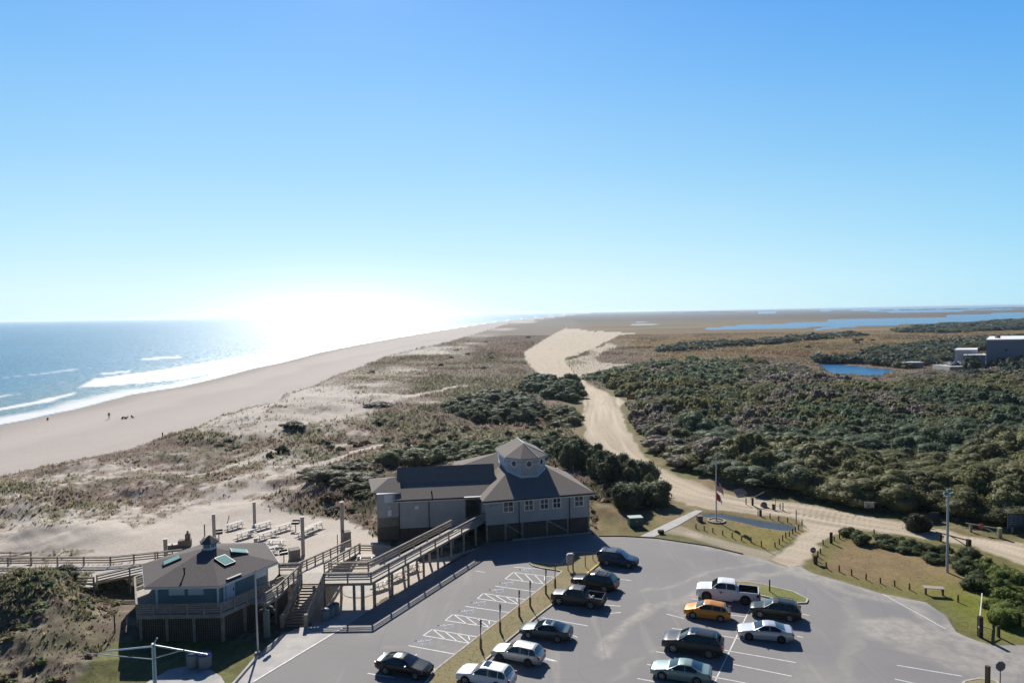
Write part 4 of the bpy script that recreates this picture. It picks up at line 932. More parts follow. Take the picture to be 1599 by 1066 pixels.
# right wing: wall, skirt
m = MB(); quadbox(m, P, 0, LW, 0, DP, FL, EZ); wall = m.build('wall', M_side, B)
m = MB(); 
k = 0
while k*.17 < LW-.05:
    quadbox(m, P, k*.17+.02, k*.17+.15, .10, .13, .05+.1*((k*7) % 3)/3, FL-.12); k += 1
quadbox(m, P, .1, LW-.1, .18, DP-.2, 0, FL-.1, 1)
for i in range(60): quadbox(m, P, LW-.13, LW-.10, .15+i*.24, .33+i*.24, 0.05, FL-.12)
m.build('skirt', [M_skirt, M_hollow_shade], B)
m = MB(); quadbox(m, P, -.03, LW+.03, -.03, DP, FL-.14, FL+.03); quadbox(m, P, -.03, LW+.03, -.032, .0, EZ-.22, EZ-.02)
for u in (0.02, LW-.12): quadbox(m, P, u, u+.12, -.035, .1, FL+.04, EZ-.24)
m.build('trim', mat('grey_trim', (.46, .48, .52), .6), B)
for u in (.1, 2.6, 4.9, 8.3, 11.2, LW-.15):
    m = MB(); quadbox(m, P, u-.12, u+.12, .0, .16, 0, FL-.15); m.build('post', M_wood, B)
m = MB(); m.beam(P(2.7, .05, 2.1), P(4.7, .05, .7), .05, .2); m.build('brace', M_wood, B); m = MB(); m.beam(P(8.4, .05, 2.1), P(11, .05, .6), .05, .2); m.build('brace', M_wood, B)
m = MB(); quadbox(m, P, 3.5, LW+.1, -.5, .0, 0.0, .12); m.build('footing', M_conc, B)
def window(P, u0, u1, z0, z1, panes=2, rows=2):
    m = MB(); t = .14
    for a, b_, c, d in ((u0-t, u1+t, z1, z1+t), (u0-t, u1+t, z0-t, z0), (u0-t, u0, z0, z1), (u1, u1+t, z0, z1)): quadbox(m, P, a, b_, -.06, .02, c, d)
    for i in range(1, panes): um = u0+(u1-u0)*i/panes; quadbox(m, P, um-.045, um+.045, -.05, .02, z0, z1)
    for i in range(1, rows): zm = z0+(z1-z0)*i/rows; quadbox(m, P, u0, u1, -.048, .02, zm-.045, zm+.045)
    f = m.build('window', M_trim, B); g = MB(); quadbox(g, P, u0, u1, -.015, .0, z0, z1); g.build('pane', M_glass, f)
for a, b_ in ((.160, .262), (.362, .452), (.512, .598), (.635, .718), (.848, .942)):
    z0 = 3.72; window(P, a*LW+.12, b_*LW-.12, z0+.1, 5.1)
m = MB()
for u in (.312*LW, .80*LW): m.tube([P(u, -.08, .1), P(u, -.08, EZ-.05)], .06, 8)
m.build('downpipe', M_dark, B)
m = MB(); quadbox(m, P, .55, 1.85, -.06, -.02, 4.55, 5.05); s_ = m.build('wall_sign', mat('pale_sign', (.50, .55, .62), .6), B)
m = MB()
quadbox(m, P, .60, .72, -.075, -.06, 4.62, 4.98)
for z in (4.93, 4.82, 4.71): quadbox(m, P, .80, 1.75-.12*(z < 4.75), -.07, -.06, z-.02, z+.015)
m.build('sign_writing', mat('sign_ink', (.12, .14, .2), .6), s_)
# right wing roof (hip) with left-rear extension
def roof_faces(mb, pts, tris, mi=0, th=.12):
    """closed slab roof: top faces + underside dropped by th"""
    n = len(pts); lo = [Vector(p)-Vector((0, 0, th)) for p in pts]
    mb.add(pts, tris, mi); mb.add(lo, [t[::-1] for t in tris], mi)
    from collections import Counter
    e = Counter(); own = {}
    for t in tris:
        for a, b_ in zip(t, t[1:]+t[:1]): e[frozenset((a, b_))] += 1; own[frozenset((a, b_))] = (a, b_)
    for k_, c_ in e.items():
        if c_ == 1: a, b_ = own[k_]; mb.add([pts[a], pts[b_], lo[b_], lo[a]], [(0, 1, 2, 3)], mi)
ov = .55; zE = EZ+.02; zR = 8.75
hp = [P(-ov, -ov, zE), P(LW+ov, -ov, zE), P(LW+ov, DP-3, zE), P(LW-3, DP+ov, zE), P(-2, DP+ov, zE), P(-ov, 6, zE), P(LW*.42, DP*.50, zR), P(LW*.60, DP*.50, zR)]
m = MB(); roof_faces(m, hp, [[0, 1, 7, 6], [1, 2, 7], [2, 3, 7], [3, 4, 6, 7], [4, 5, 6], [5, 0, 6]], 0); roof = m.build('roof', M_roof, B)
m = MB(); cc = [P(-ov, -ov-.03, zE-.14), P(LW+ov+.03, -ov-.03, zE-.14), P(LW+ov+.03, DP-3, zE-.14)]; m.beam(cc[0], cc[1], .05, .17); m.beam(cc[1], cc[2], .05, .17); m.build('gutter', M_dark, roof)
m = MB(); m.beam(P(-ov+.1, -ov+.02, zE-.30), P(LW+ov, -ov+.02, zE-.30), .04, .15); m.build('fascia', M_trim, roof)
for u, v in ((LW*.86, DP*.62), (LW*.80, DP*.66)):
    m = MB(); m.lathe(P(u, v, 7.0), [(.12, 0), (.12, .55), (.02, .6)], 8); m.build('vent_pipe', M_dark, roof)
# rear left ridge part seen over the left wing
m = MB(); rp = [Vector((-9.2, 99.6, 7.2)), Vector((-9.2, 104.5, 7.2)), Vector((-2.3, 101.6, 9.15)), Vector((3.0, 102.5, 9.15)), Vector((2.0, 96, 7.4)), Vector((-2.5, 97.0, 7.3)), Vector((3, 106, 7.2))]
roof_faces(m, rp, [[0, 2, 1], [0, 5, 2], [5, 4, 3, 2], [1, 2, 3, 6]]); m.build('rear_roof', M_roof, B)
m = MB(); m.prism([(-8.8, 100.2), (-2.3, 97.6), (2.6, 97.6), (3, 105.4), (-8.8, 104)], 1.8, 7.0); m.build('rear_wall', M_side, B)
m = MB(); m.beam(rp[2]+Vector((0, 0, .05)), rp[5]+Vector((.4, .5, .10)), .16, .05); m.build('ridge_cap', M_trim, B)
# turret
tc0 = G(826, 746, 7.1); dn = (P(0, 1, 0)-P(0, 0, 0)); dx_ = (P(1, 0, 0)-P(0, 0, 0)); tcen = Vector((G(826.5, 746.5, 7.1).x, G(826.5, 746.5, 7.1).y, 0)) + dn*2.75
T = empty('turret_anchor'); bpy.data.objects.remove(T)
oct8 = []
for k in range(8):
    a = R(22.5+45*k); oct8.append(dx_*(2.98*math.cos(a)) + dn*(2.98*math.sin(a)))
# octants facing the back are drawn out into the longer rear part
o2 = [p + (dn*3.6 if p.dot(dn) > 0 else Vector((0, 0, 0))) for p in oct8]
m = MB(); m.prism([((tcen+p).x, (tcen+p).y) for p in o2], 6.2, 9.95); tur = m.build('turret', M_side, B)
m = MB(); n = 8
er = [tcen + p*1.13 + Vector((0, 0, 9.93)) for p in oct8]; er = [p + (dn*4.0 if (p-tcen).dot(dn) > 0 else Vector((0, 0, 0))) for p in er]
ap = tcen + dn*.2 + Vector((0, 0, 11.45)); ap2 = tcen + dn*4.3 + Vector((0, 0, 11.5))
pts_ = er + [ap, ap2]; tr = []
for k in range(8):
    a, b_ = k, (k+1) % 8; fa = oct8[a].dot(dn) > 0; fb = oct8[b_].dot(dn) > 0
    if not fa and not fb: tr.append([a, b_, 8])
    elif fa and fb: tr.append([a, b_, 9])
    elif fb: tr.append([a, b_, 9, 8])
    else: tr.append([a, b_, 8, 9])
roof_faces(m, pts_, tr, 0, .1); m.build('turret_roof', M_roof, tur)
m = MB()
for k in range(8):
    a = er[k]-Vector((0, 0, .19)); b_ = er[(k+1) % 8]-Vector((0, 0, .19)); m.beam(a, b_, .06, .2)
for p, q in ((er[6], ap), (er[7], ap), (er[0], ap2)) : m.beam(p+Vector((0, 0, .03)), q+Vector((0, 0, .03)), .1, .04)
m.beam(ap+Vector((0, 0, .03)), ap2+Vector((0, 0, .03)), .12, .04)
m.build('turret_trim', mat('pale_trim', (.52, .58, .62), .6), tur)
m = MB()
for k in range(8):
    if oct8[k].dot(dn) < 0 or oct8[(k+1) % 8].dot(dn) < 0:
        a, b_ = tcen+oct8[k]*1.012, tcen+oct8[(k+1) % 8]*1.012
        pv_ = P(0, -ov, 0); za = zE + (zR-zE)*((a-pv_).dot(dn))/(DP*.5+ov)+.16; zb_ = zE + (zR-zE)*((b_-pv_).dot(dn))/(DP*.5+ov)+.16
        m.beam((a.x, a.y, min(za, 8.6)), (b_.x, b_.y, min(zb_, 8.6)), .06, .3)
m.build('flashing', mat('blue_white_flashing', (.55, .65, .80), .5), tur)
for k in range(8):
    a, b_ = oct8[k], oct8[(k+1) % 8]; mid = (a+b_)/2; nn = mid.normalized()
    if nn.dot(dn) > .1: continue
    c = tcen + mid; c.z = 9.1; tt = (b_-a).normalized()
    m = MB(); N_ = 16; vs = []; fs = []
    for ring, (r, off) in enumerate(((.50, .0), (.50, .07), (.36, .07), (.36, .0))):
        for i in range(N_):
            an = 2*math.pi*i/N_; vs.append(c + tt*(r*math.cos(an)) + Vector((0, 0, r*1.08*math.sin(an))) + nn*off)
    for q in range(3):
        for i in range(N_): fs.append((q*N_+i, q*N_+(i+1) % N_, (q+1)*N_+(i+1) % N_, (q+1)*N_+i))
    m.add(vs, fs); f_ = m.build('round_window', M_trim, tur)
    m = MB(); m.add([c + tt*(.37*math.cos(2*math.pi*i/N_)) + Vector((0, 0, .39*math.sin(2*math.pi*i/N_))) + nn*.02 for i in range(N_)], [list(range(N_))]); m.build('pane', M_glass, f_)
    m = MB(); e0 = c+tt*.52-Vector((0, 0, .02)); m.beam(e0+nn*.03, c+tt*1.13+nn*.03-Vector((0, 0, .02)), .05, .06); e1 = c-tt*.52-Vector((0, 0, .02)); m.beam(e1+nn*.03, c-tt*1.13+nn*.03-Vector((0, 0, .02)), .05, .06); m.build('string_course', M_trim, tur)
# left wing
a0 = G(618, 780.5, 5.6); a1 = G(758.5, 773.8, 5.6); Q = frame2(a0[:2], (a1-a0)[:2]); LQ = (a1-a0).length; WV = .45
xg = (G(727, 776, 5.6)-a0).dot((a1-a0).normalized()); xg2 = xg + 2.15; FL2 = 1.75
m = MB(); quadbox(m, Q, .35, xg, WV, 12, FL2, 5.5); m.build('wall', M_side, B)
m = MB(); quadbox(m, Q, xg2, LQ+.1, WV, 9, FL2, 5.5); m.build('pillar', M_side, B)
m = MB(); quadbox(m, Q, xg, xg2, WV+5.0, WV+5.1, 2.6, 3.5)
quadbox(m, Q, xg, xg2, WV, 9, 2.35, 2.55); m.build('passage_floor', M_deck, B)
m = MB()
for u, z in ((.35, 5.36), (.35, 4.85)): quadbox(m, Q, u, xg if z < 5 else LQ, WV-.04, WV, z-.07, z+.07)
quadbox(m, Q, .3, xg, WV-.03, WV, FL2-.1, FL2+.06); quadbox(m, Q, .33, .47, WV-.05, WV, FL2, 5.3)
m.build('trim', bpy.data.materials['grey_trim'], B)
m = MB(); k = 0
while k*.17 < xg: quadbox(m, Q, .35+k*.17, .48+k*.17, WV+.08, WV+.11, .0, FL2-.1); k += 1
quadbox(m, Q, .4, xg, WV+.16, 12, 0, FL2-.05, 1); m.build('skirt', [M_skirt, M_hollow_shade], B)
m = MB()
for u in (.38, xg*.47): m.tube([Q(u, WV-.1, .3), Q(u, WV-.1, 5.5)], .06, 8)
m.build('downpipe', M_dark, B)
m = MB(); quadbox(m, Q, 2.45, 2.95, WV-.09, WV-.0, 4.15, 4.6); m.build('wall_box', M_trim, B)
zr = 6.95; zt = 8.72
m = MB()
lp = [Q(-.1, -.1, 5.6), Q(LQ+.3, -.1, 5.6), Q(LQ+1.6, 3.2, zr), Q(-.1, 3.2, zr), Q(LQ+1.6, 5.35, zt), Q(.0, 5.35, zt), Q(LQ+1.6, 13, 5.6), Q(-.1, 13, 5.6)]
roof_faces(m, lp, [[0, 1, 2, 3], [3, 2, 4, 5], [5, 4, 6, 7]]); rl = m.build('roof', M_roof, B)
m = MB(); m.beam(Q(-.1, -.13, 5.47), Q(LQ+.2, -.13, 5.47), .05, .16); m.build('gutter', M_dark, rl)
m = MB(); m.beam(Q(0, -.08, 5.33), Q(LQ+.2, -.08, 5.33), .04, .14); m.build('fascia', M_trim, rl)
m = MB(); m.add([Q(.3, .5, 5.5), Q(.3, 3.2, zr-.15), Q(.3, 5.35, zt-.15), Q(.3, 12, 5.5)], [(0, 1, 2, 3)]); m.build('gable', M_side, B)
m = MB(); m.lathe(Q(4.7, 1.0, 6.0), [(.1, 0), (.1, .35), (.02, .4)], 8); m.build('vent_pipe', M_dark, rl)
m = MB(); m.box(tuple(Q(xg+1.1, -.35, 5.62)), (2.6, .5, .1), rz=math.atan2((a1-a0).y, (a1-a0).x)); m.build('awning', M_dark, rl)
# left end bay
e0 = G(583.5, 768.6, 6.3); m = MB()
eb = [Vector((e0.x-.2, e0.y-.3, 6.35)), Q(.5, -.0, 6.35)+Vector((0, 1.1, 0)), G(575.4, 747.2, 6.35), Q(-1.2, 4.2, 7.55), Q(.5, 9, 6.35), Q(.35, 4.4, 7.7)]
roof_faces(m, eb, [[0, 1, 5, 3], [0, 3, 2], [2, 3, 5, 4]]); r3 = m.build('end_roof', M_roof, B)
c0 = G(586, 844, 0); eL = Vector((G(584.5, 775, 6.0).x+.3, G(584.5, 775, 6.0).y+.0, 0)); Q0 = Q(.36, WV+.4, 0)
def pr(x, y): return (x, y)
m = MB(); m.prism([(eL.x, eL.y), (Q0.x, Q0.y+.25), (Q(.4, 8.6, 0).x, Q(.4, 8.6, 0).y), (eL.x-1.5, eL.y+7.6)], 3.0, 6.3); m.build('end_wall', M_side, B)
m = MB(); m.prism([(eL.x, eL.y), (Q0.x, Q0.y+.2), (Q(.4, 8.6, 0).x, Q(.4, 8.6, 0).y), (eL.x-1.5, eL.y+7.6)], .0, 1.75); m.build('skirt', M_skirt, B)
m = MB(); 
for i in range(6): m.beam((eL.x+.05, eL.y-.05, 1.9+.22*i), (Q0.x-.1, Q0.y+.15, 1.9+.22*i), .05, .13)
m.prism([(eL.x+.1, eL.y+.2), (Q0.x, Q0.y+.45), (Q0.x, Q0.y+.8), (eL.x, eL.y+.6)], 1.75, 3.0)
m.build('porch_rail', M_wood, B)
E_ = frame2((eL.x, eL.y), (Q0.x-eL.x, Q0.y+.2-eL.y))
m = MB(); quadbox(m, E_, 1.0, 2.1, -.05, -.0, 5.05, 6.15); m.build('shutter', M_shut, B)
m = MB(); quadbox(m, E_, 0, 3.2, -.04, 0, 4.9, 5.03); quadbox(m, E_, 0, 3.2, -.05, 0, 6.15, 6.3); quadbox(m, E_, 0, .12, -.05, 0, 1.8, 6.1); m.build('trim', bpy.data.materials['grey_trim'], B)
m = MB(); quadbox(m, E_, 1.4, 1.9, -.12, 0, 3.3, 4.1); quadbox(m, E_, 1.5, 1.75, -.1, 0, 4.3, 4.6); m.build('wall_box', M_trim, B)

# ------------------------------------------------------------ walkway with rails
def rail(root, p0, p1, boards=3, sp=2.4, ends=(1, 1), drop=0, base=None, h=1.07, m_=None, bh=.13):
    """railing from p0 to p1 (points on the deck); posts reach down by drop; posts are children of the railing"""
    m_ = m_ or M_wood; p0 = Vector(p0); p1 = Vector(p1); d = p1-p0; L_ = d.length; n = max(1, round(L_/sp)); mb = MB()
    z = Vector((0, 0, 1)); mb.beam(p0+z*h, p1+z*h, .17, .045)
    for i in range(boards): zz = h-.16-(h-.25)/boards*i; mb.beam(p0+z*zz, p1+z*zz, .04, bh)
    r_ = mb.build('railing', m_, root)
    for i in range(n+1):
        if (i == 0 and not ends[0]) or (i == n and not ends[1]): continue
        q = p0 + d*(i/n); b = MB(); b.box((q.x, q.y, q.z+(h+.02-drop)/2-.02), (.13, .13, h+.02+drop), rz=math.atan2(d.y, d.x)); b.build('post', m_, r_)
    return r_
def deck(root, poly, z, th=.28, name='deck', zs=None):
    mb = MB(); n = len(poly); zt_ = zs or [z]*n
    top = [(x, y, q) for (x, y), q in zip(poly, zt_)]; lo = [(x, y, q-th) for (x, y), q in zip(poly, zt_)]
    mb.add(top, [list(range(n))], 0); mb.add(lo, [list(range(n))[::-1]], 1)
    mb.add(top+lo, [[i, (i+1) % n, n+(i+1) % n, n+i] for i in range(n)], 1); return mb.build(name, [M_deck, M_wood], root)
def supports(root, pts, z, w=.24, flare=False):
    for x, y in pts:
        b = MB(); b.box((x, y, z/2-.15), (w, w, z+.3))
        if flare: b.add([(x-.12, y-.12, z), (x+.12, y-.12, z), (x+.35, y-.1, 0), (x-.14, y-.1, 0), (x-.12, y+.12, z), (x+.12, y+.12, z), (x+.35, y+.12, 0), (x-.14, y+.12, 0)], [(0, 1, 2, 3), (4, 5, 6, 7), (0, 3, 7, 4), (1, 2, 6, 5)])
        b.build('support_post', M_wood, root)
WW = empty('raised_walkway', label='long raised wooden walkway on posts leading up to the grey main building', cat='walkway')
DZ = 2.68
A = Vector((*G(580.5, 949.5)[:2], DZ)); Bp = Vector((*G(757.2, 799.5, DZ+1.07)[:2], DZ)); dA = (Bp-A).normalized(); nA = Vector((-dA.y, dA.x, 0))
C_ = G(585.5, 872, DZ+1.07); wdt = 2.25; A2 = A + nA*wdt - dA*0; 
A2 = Vector((A.x-.9, A.y+3.0, DZ)); Bf = G(705, 811.4, DZ+1.07); Bf = Vector((Bf.x, Bf.y, DZ)); Bq = Bp + nA*wdt
W0 = Vector((G(512, 886, DZ+1.07).x, A.y, DZ)); W2 = Vector((-25.2, A.y+3.0, DZ))
S0 = Vector((G(478, 886, DZ+1.07).x, A.y, DZ))
deck(WW, [(Bp.x, Bp.y), (Bq.x, Bq.y), (A2.x, A2.y), (W2.x, W2.y), (W2.x, W2.y-3.0), (A.x, A.y)], DZ)
rail(WW, A, Bp, 3, 2.75); rail(WW, A2, Bf, 3, 2.75); rail(WW, W0, A, 3, 2.3, ends=(1, 0)); 
rail(WW, Vector((-19.9, A2.y, DZ)), A2, 3, 2.3, ends=(1, 0)); rail(WW, Vector((W2.x, W2.y, DZ)), Vector((-22.9, W2.y, DZ)), 3, 2.3)
sup = []
for i in range(8): t = i/8; q = A.lerp(Bp, t+.03); sup.append((q.x+nA.x*.15, q.y+nA.y*.15)); q = A2.lerp(Bq, t+.03); sup.append((q.x-nA.x*.15, q.y-nA.y*.15))
sup += [(W0.x, A.y+.15), (-16.6, A.y+.15), (-15.7, A.y+.25), (-18.6, A2.y-.2), (-16.4, A2.y-.2), (-21.5, A2.y-.2), (-24.5, A2.y-.2)]
supports(WW, sup, DZ-.25)
# the lighter lattice behind the stairs
m = MB()
for i in range(14): m.beam((W0.x+.05-.0, A.y+.3+i*.2, .05), (W0.x+.05, A.y+.3+i*.2, DZ-.3), .03, .1)
m.build('lattice', M_wood, WW)
# arm to the snack building
D0 = Vector((S0.x-.15, A.y, DZ)); Dn = G(414.6, 925, DZ+1.07); Dn = Vector((Dn.x, Dn.y, DZ)); D00 = G(466, 884, DZ+1.07); D00 = Vector((D00.x, D00.y, DZ)); Dm = G(433, 914, DZ+1.07); Dm = Vector((Dm.x, Dm.y, DZ))
deck(WW, [(W2.x, W2.y), (D00.x, W2.y-.0), (D00.x, D00.y), (Dm.x, Dm.y), (Dn.x, Dn.y), (Dn.x-2.2, Dn.y+.8), (W2.x-1.0, W2.y-3)], DZ-.006)
rail(WW, D00, Dm, 4, 1.35, m_=M_wood, bh=.09); rail(WW, Dm, Dn, 4, 1.2, m_=M_wood, bh=.09)
m = MB()
for i in range(34):
    q = D00.lerp(Dm, i/33); m.box((q.x, q.y, (DZ-.3)/2), (.04, .16, DZ-.3), rz=.2)
m.build('skirt', M_skirt, WW)
supports(WW, [(D00.x-.2, D00.y-.2), (Dm.x-.2, Dm.y), (Dn.x-.2, Dn.y+.2)], DZ-.25, .2)
# ramp down to the picnic ground behind
r0 = Vector((-23.2, W2.y, DZ)); r1 = G(547.6, 842.4, 1.15); r1 = Vector((r1.x, r1.y, .12)); q0 = Vector((-20.4, W2.y, DZ)); q1 = G(558.5, 847.3, 1.2); q1 = Vector((q1.x+.3, q1.y, .12))
deck(WW, [(r0.x, r0.y), (q0.x, q0.y), (q1.x, q1.y), (r1.x, r1.y)], 0, .2, 'ramp', [DZ, DZ, .1, .1]); rail(WW, r0, r1, 3, 2.2); rail(WW, q0, q1, 3, 2.2)
g0 = Vector((q1.x, q1.y-.5, .1)); rail(WW, g0, g0+Vector((4.0, -.6, 0)), 3, 2)
# stairs
ST = empty('staircase', label='dark wooden staircase with solid railings going down to the pavement', cat='stairs')
sx0, sx1 = S0.x, W0.x; zt_ = DZ-.02; yb = A.y-3.9; ns = 14
m = MB()
for i in range(ns): z = zt_*(1-(i+1)/(ns+0.)); y = A.y-.02-3.88*(i+.5)/ns; m.box(((sx0+sx1)/2-.55*(i/ns), y, z+.1), (sx1-sx0-.2, .32, .05)); m.box(((sx0+sx1)/2-.55*(i/ns), y+.14, z+.02), (sx1-sx0-.2, .03, .13))
m.build('tread', M_wood, ST)
for sx in (sx0, sx1):
    a = Vector((sx, A.y, DZ)); b = Vector((sx-.75, yb, .05)); m = MB(); m.beam(a-Vector((0, 0, .18)), b-Vector((0, 0, .1)), .07, .32); m.build('stringer', M_wood, ST)
    rr = rail(ST, a, b, 4, 1.0, h=1.05, bh=.16)
    bx_ = MB(); bx_.box((b.x, b.y, .62), (.34, .34, 1.25)); bx_.build('newel', M_wood, ST)

# ------------------------------------------------------------ the six-sided snack building
SB = empty('snack_building', label='small six sided blue grey building with brown roof and three skylights on a raised deck', cat='building')
hc = Vector((-31.1, 68.55, 0)); hexa = lambda r, rot=0: [(hc.x+r*math.cos(R(60*k-120+rot)), hc.y+r*math.sin(R(60*k-120+rot))) for k in range(6)]
hw = hexa(5.75); hd = hexa(7.75); hr = hexa(6.95)
m = MB(); m.prism(hw, DZ, 5.1); m.build('wall', M_side2, SB)
deck(SB, hd, DZ, .34)
m = MB(); cp = hc + Vector((0, 0, 6.75)); pts_ = [Vector((x, y, 5.05)) for x, y in hr]; 
roof_faces(m, pts_+[cp], [[k, (k+1) % 6, 6] for k in range(6)]); srf = m.build('roof', M_roof2, SB)
m = MB()
for k in range(6): m.beam(pts_[k]*1.0-Vector((0, 0, .12)), pts_[(k+1) % 6]-Vector((0, 0, .12)), .06, .18)
m.build('fascia', mat('fascia_white', (.72, .74, .76), .4, .5), srf)
m = MB()
for k in range(6): x, y = hw[k]; m.box((x, y, (DZ+5)/2), (.17, .17, 5-DZ), rz=R(60*k-120))
m.build('corner_trim', M_trim, SB)
def facet(k, r):
    a = Vector(hexa(r)[k]); b = Vector(hexa(r)[(k+1) % 6]); L__ = (b-a).length; F = frame2(a, b-a); return F, L__
F, LF = facet(0, 5.75)
for u in ((.20, .455), (.515, .77)):
    m = MB(); quadbox(m, F, u[0]*LF, u[1]*LF, -.07, -.0, 3.85, 4.72); m.build('shutter', M_shut, SB)
F, LF = facet(1, 5.75)
m = MB(); quadbox(m, F, .10*LF, .32*LF, -.06, 0, DZ, 4.95); d_ = m.build('door', M_shut, SB); m = MB(); quadbox(m, F, .285*LF, .30*LF, -.1, -.05, 3.6, 3.9); quadbox(m, F, .14*LF, .15*LF, -.065, -.05, DZ+.1, 4.8); m.build('handle', M_dark, d_)
m = MB(); quadbox(m, F, .72*LF, .98*LF, -.07, 0, 3.8, 4.72); m.build('shutter', M_trim, SB)
m = MB(); m.box(tuple(F(.22*LF, -.75, 5.22)), (1.6, .3, .12), rz=math.atan2(F(1, 0, 0).y-F(0, 0, 0).y, F(1, 0, 0).x-F(0, 0, 0).x)); m.build('door_hood', M_dark, SB)
# cupola
m = MB(); cb = [(hc.x+.72*math.cos(R(60*k-120)), hc.y+.72*math.sin(R(60*k-120))) for k in range(6)]; m.prism(cb, 6.4, 7.3); cu = m.build('cupola', M_trim, SB)
m = MB(); pts_ = [Vector((hc.x+1.02*math.cos(R(60*k-120)), hc.y+1.02*math.sin(R(60*k-120)), 7.3)) for k in range(6)]; roof_faces(m, pts_+[hc+Vector((0, 0, 7.95))], [[k, (k+1) % 6, 6] for k in range(6)], th=.06); m.build('cupola_roof', M_roof2, cu)
for k in range(6):
    a, b = Vector(cb[k]), Vector(cb[(k+1) % 6]); Fq = frame2(a, b-a)
    for i in range(3): m = MB(); m.add([Fq(.1+.2*i, -.012, 6.8), Fq(.24+.2*i, -.012, 6.8), Fq(.24+.2*i, -.012, 7.2), Fq(.1+.2*i, -.012, 7.2)], [(0, 1, 2, 3)]); m.build('pane', mat('cupola_glass', (.08, .15, .22), .2) if 'cupola_glass' not in bpy.data.materials else bpy.data.materials['cupola_glass'], cu)
def roof_pt(x, y):
    best = 1e9
    for k in range(6):
        an = R(60*k-90); d = (x-hc.x)*math.cos(an)+(y-hc.y)*math.sin(an); best = min(best, 6.75-d*(1.70/(6.95*math.cos(R(30)))))
    return best
for px, py, rot in ((269, 876, -150), (351, 876.5, -30), (373, 861.5, 30)):
    c = G(px, py, 5.95); z = roof_pt(c.x, c.y); c = G(px, py, z); z = roof_pt(c.x, c.y)
    an = R(rot); out = Vector((math.cos(an), math.sin(an), -.282)).normalized(); tt = Vector((-math.sin(an), math.cos(an), 0)); up_ = tt.cross(out); up_ = up_ if up_.z > 0 else -up_
    def skq(s, o1, o2):
        v = []
        for oo in (o1, o2):
            for i, j in ((-1, -1), (1, -1), (1, 1), (-1, 1)): v.append(Vector((c.x, c.y, z)) + tt*(i*s*.62) + out*(j*s*.85) + up_*oo)
        return v
    m = MB(); m.add(skq(1, -.05, .16), [(3, 2, 1, 0), (4, 5, 6, 7), (0, 1, 5, 4), (1, 2, 6, 5), (2, 3, 7, 6), (3, 0, 4, 7)]); s1 = m.build('skylight', M_dark, srf)
    m = MB(); m.add(skq(.86, .165, .18), [(4, 5, 6, 7), (0, 1, 5, 4), (1, 2, 6, 5), (2, 3, 7, 6), (3, 0, 4, 7)]); m.build('skylight_glass', M_sky_glass, s1)
m = MB(); c = G(288, 897, 5.5); m.lathe((c.x, c.y, 5.35), [(.07, 0), (.07, .7), (.11, .72), (.11, .85), (.02, .88)], 8); m.build('vent_pipe', M_dark, srf)
# deck rails and skirt
for k in (5, 0, 1):
    a, b = hd[k], hd[(k+1) % 6]; b2 = b if k != 1 else tuple(Vector(a).lerp(Vector(b), .93)); rail(SB, (a[0], a[1], DZ), (b2[0], b2[1], DZ), 4, 1.6, m_=M_wood, bh=.12)
rail(SB, (*hd[4], DZ), (*Vector(hd[4]).lerp(Vector(hd[5]), .15), DZ), 3, 1.0)
a, b = hd[4], hd[5]; rail(SB, (*Vector(a).lerp(Vector(b), .45), DZ), (b[0], b[1], DZ), 4, 1.6, m_=mat('pale_rail_boards', (.50, .47, .42), .8, var=.1))
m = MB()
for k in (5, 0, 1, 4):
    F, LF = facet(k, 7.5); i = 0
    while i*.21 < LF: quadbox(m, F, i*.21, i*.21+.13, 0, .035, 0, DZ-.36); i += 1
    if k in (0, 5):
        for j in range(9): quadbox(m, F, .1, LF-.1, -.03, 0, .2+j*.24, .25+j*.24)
m.prism(hexa(7.2), 0, DZ-.4, 1, 1); m.build('skirt', [M_skirt, M_hollow_shade], SB)
for k in range(6):
    F, LF = facet(k, 7.6)
    for u in (0.02, .34, .67): q = F(u*LF, -.02, 0); m = MB(); m.box((q.x, q.y, (DZ-.3)/2), (.24, .24, DZ-.3), rz=R(60*k-60)); m.build('support_post', M_wood, SB)

# ------------------------------------------------------------ beach boardwalk at left
BW = empty('beach_boardwalk', label='weathered wooden boardwalk with board railings crossing the dunes to the beach', cat='boardwalk')
BZ = 1.75
def bp_(px, py): q = G(px, py, BZ+1.05); return Vector((q.x, q.y, BZ))
f0, f1, f2 = bp_(-60, 870.5), bp_(48, 869.3), bp_(172, 868.5); f3 = Vector((-38.0, 76.6, DZ)); n0, n1b = bp_(-60, 884.5), bp_(84, 887.0); n2b, n3b, n4b = bp_(105, 900.5), bp_(146, 900.5), bp_(151, 897.5); n5 = Vector((-38.6, 73.4, DZ)); nX = bp_(60, 898)
deck(BW, [(n0.x, n0.y), (n1b.x, n1b.y), (n1b.x+.6, n1b.y), (f2.x, n1b.y), (f2.x, f2.y), (f1.x, f1.y), (f0.x, f0.y)], BZ)
deck(BW, [(nX.x+5.0, nX.y), (n3b.x+.5, n3b.y), (f2.x, n3b.y), (f2.x, n1b.y-.002), (n1b.x-1, n1b.y-.002)], BZ-.003)
deck(BW, [(f2.x, n4b.y), (n5.x, n5.y), (f3.x, f3.y), (f2.x, f2.y)], BZ, zs=[BZ, DZ, DZ, BZ])
deck(BW, [(f3.x, f3.y), (n5.x, n5.y), (-36.0, 71.5), (-33.5, 75.5)], DZ-.02)
rail(BW, f0, f1, 3, 2.7, drop=1.6); rail(BW, f1, f2, 3, 2.9, ends=(0, 1), drop=1.6); rail(BW, f2, f3, 3, 2.7, ends=(0, 1), drop=2)
rail(BW, n0, n1b, 3, 2.8, drop=1.6); rail(BW, n2b, n3b, 3, 2.7, drop=1.6); rail(BW, n4b, n5, 3, 2.7, drop=2)
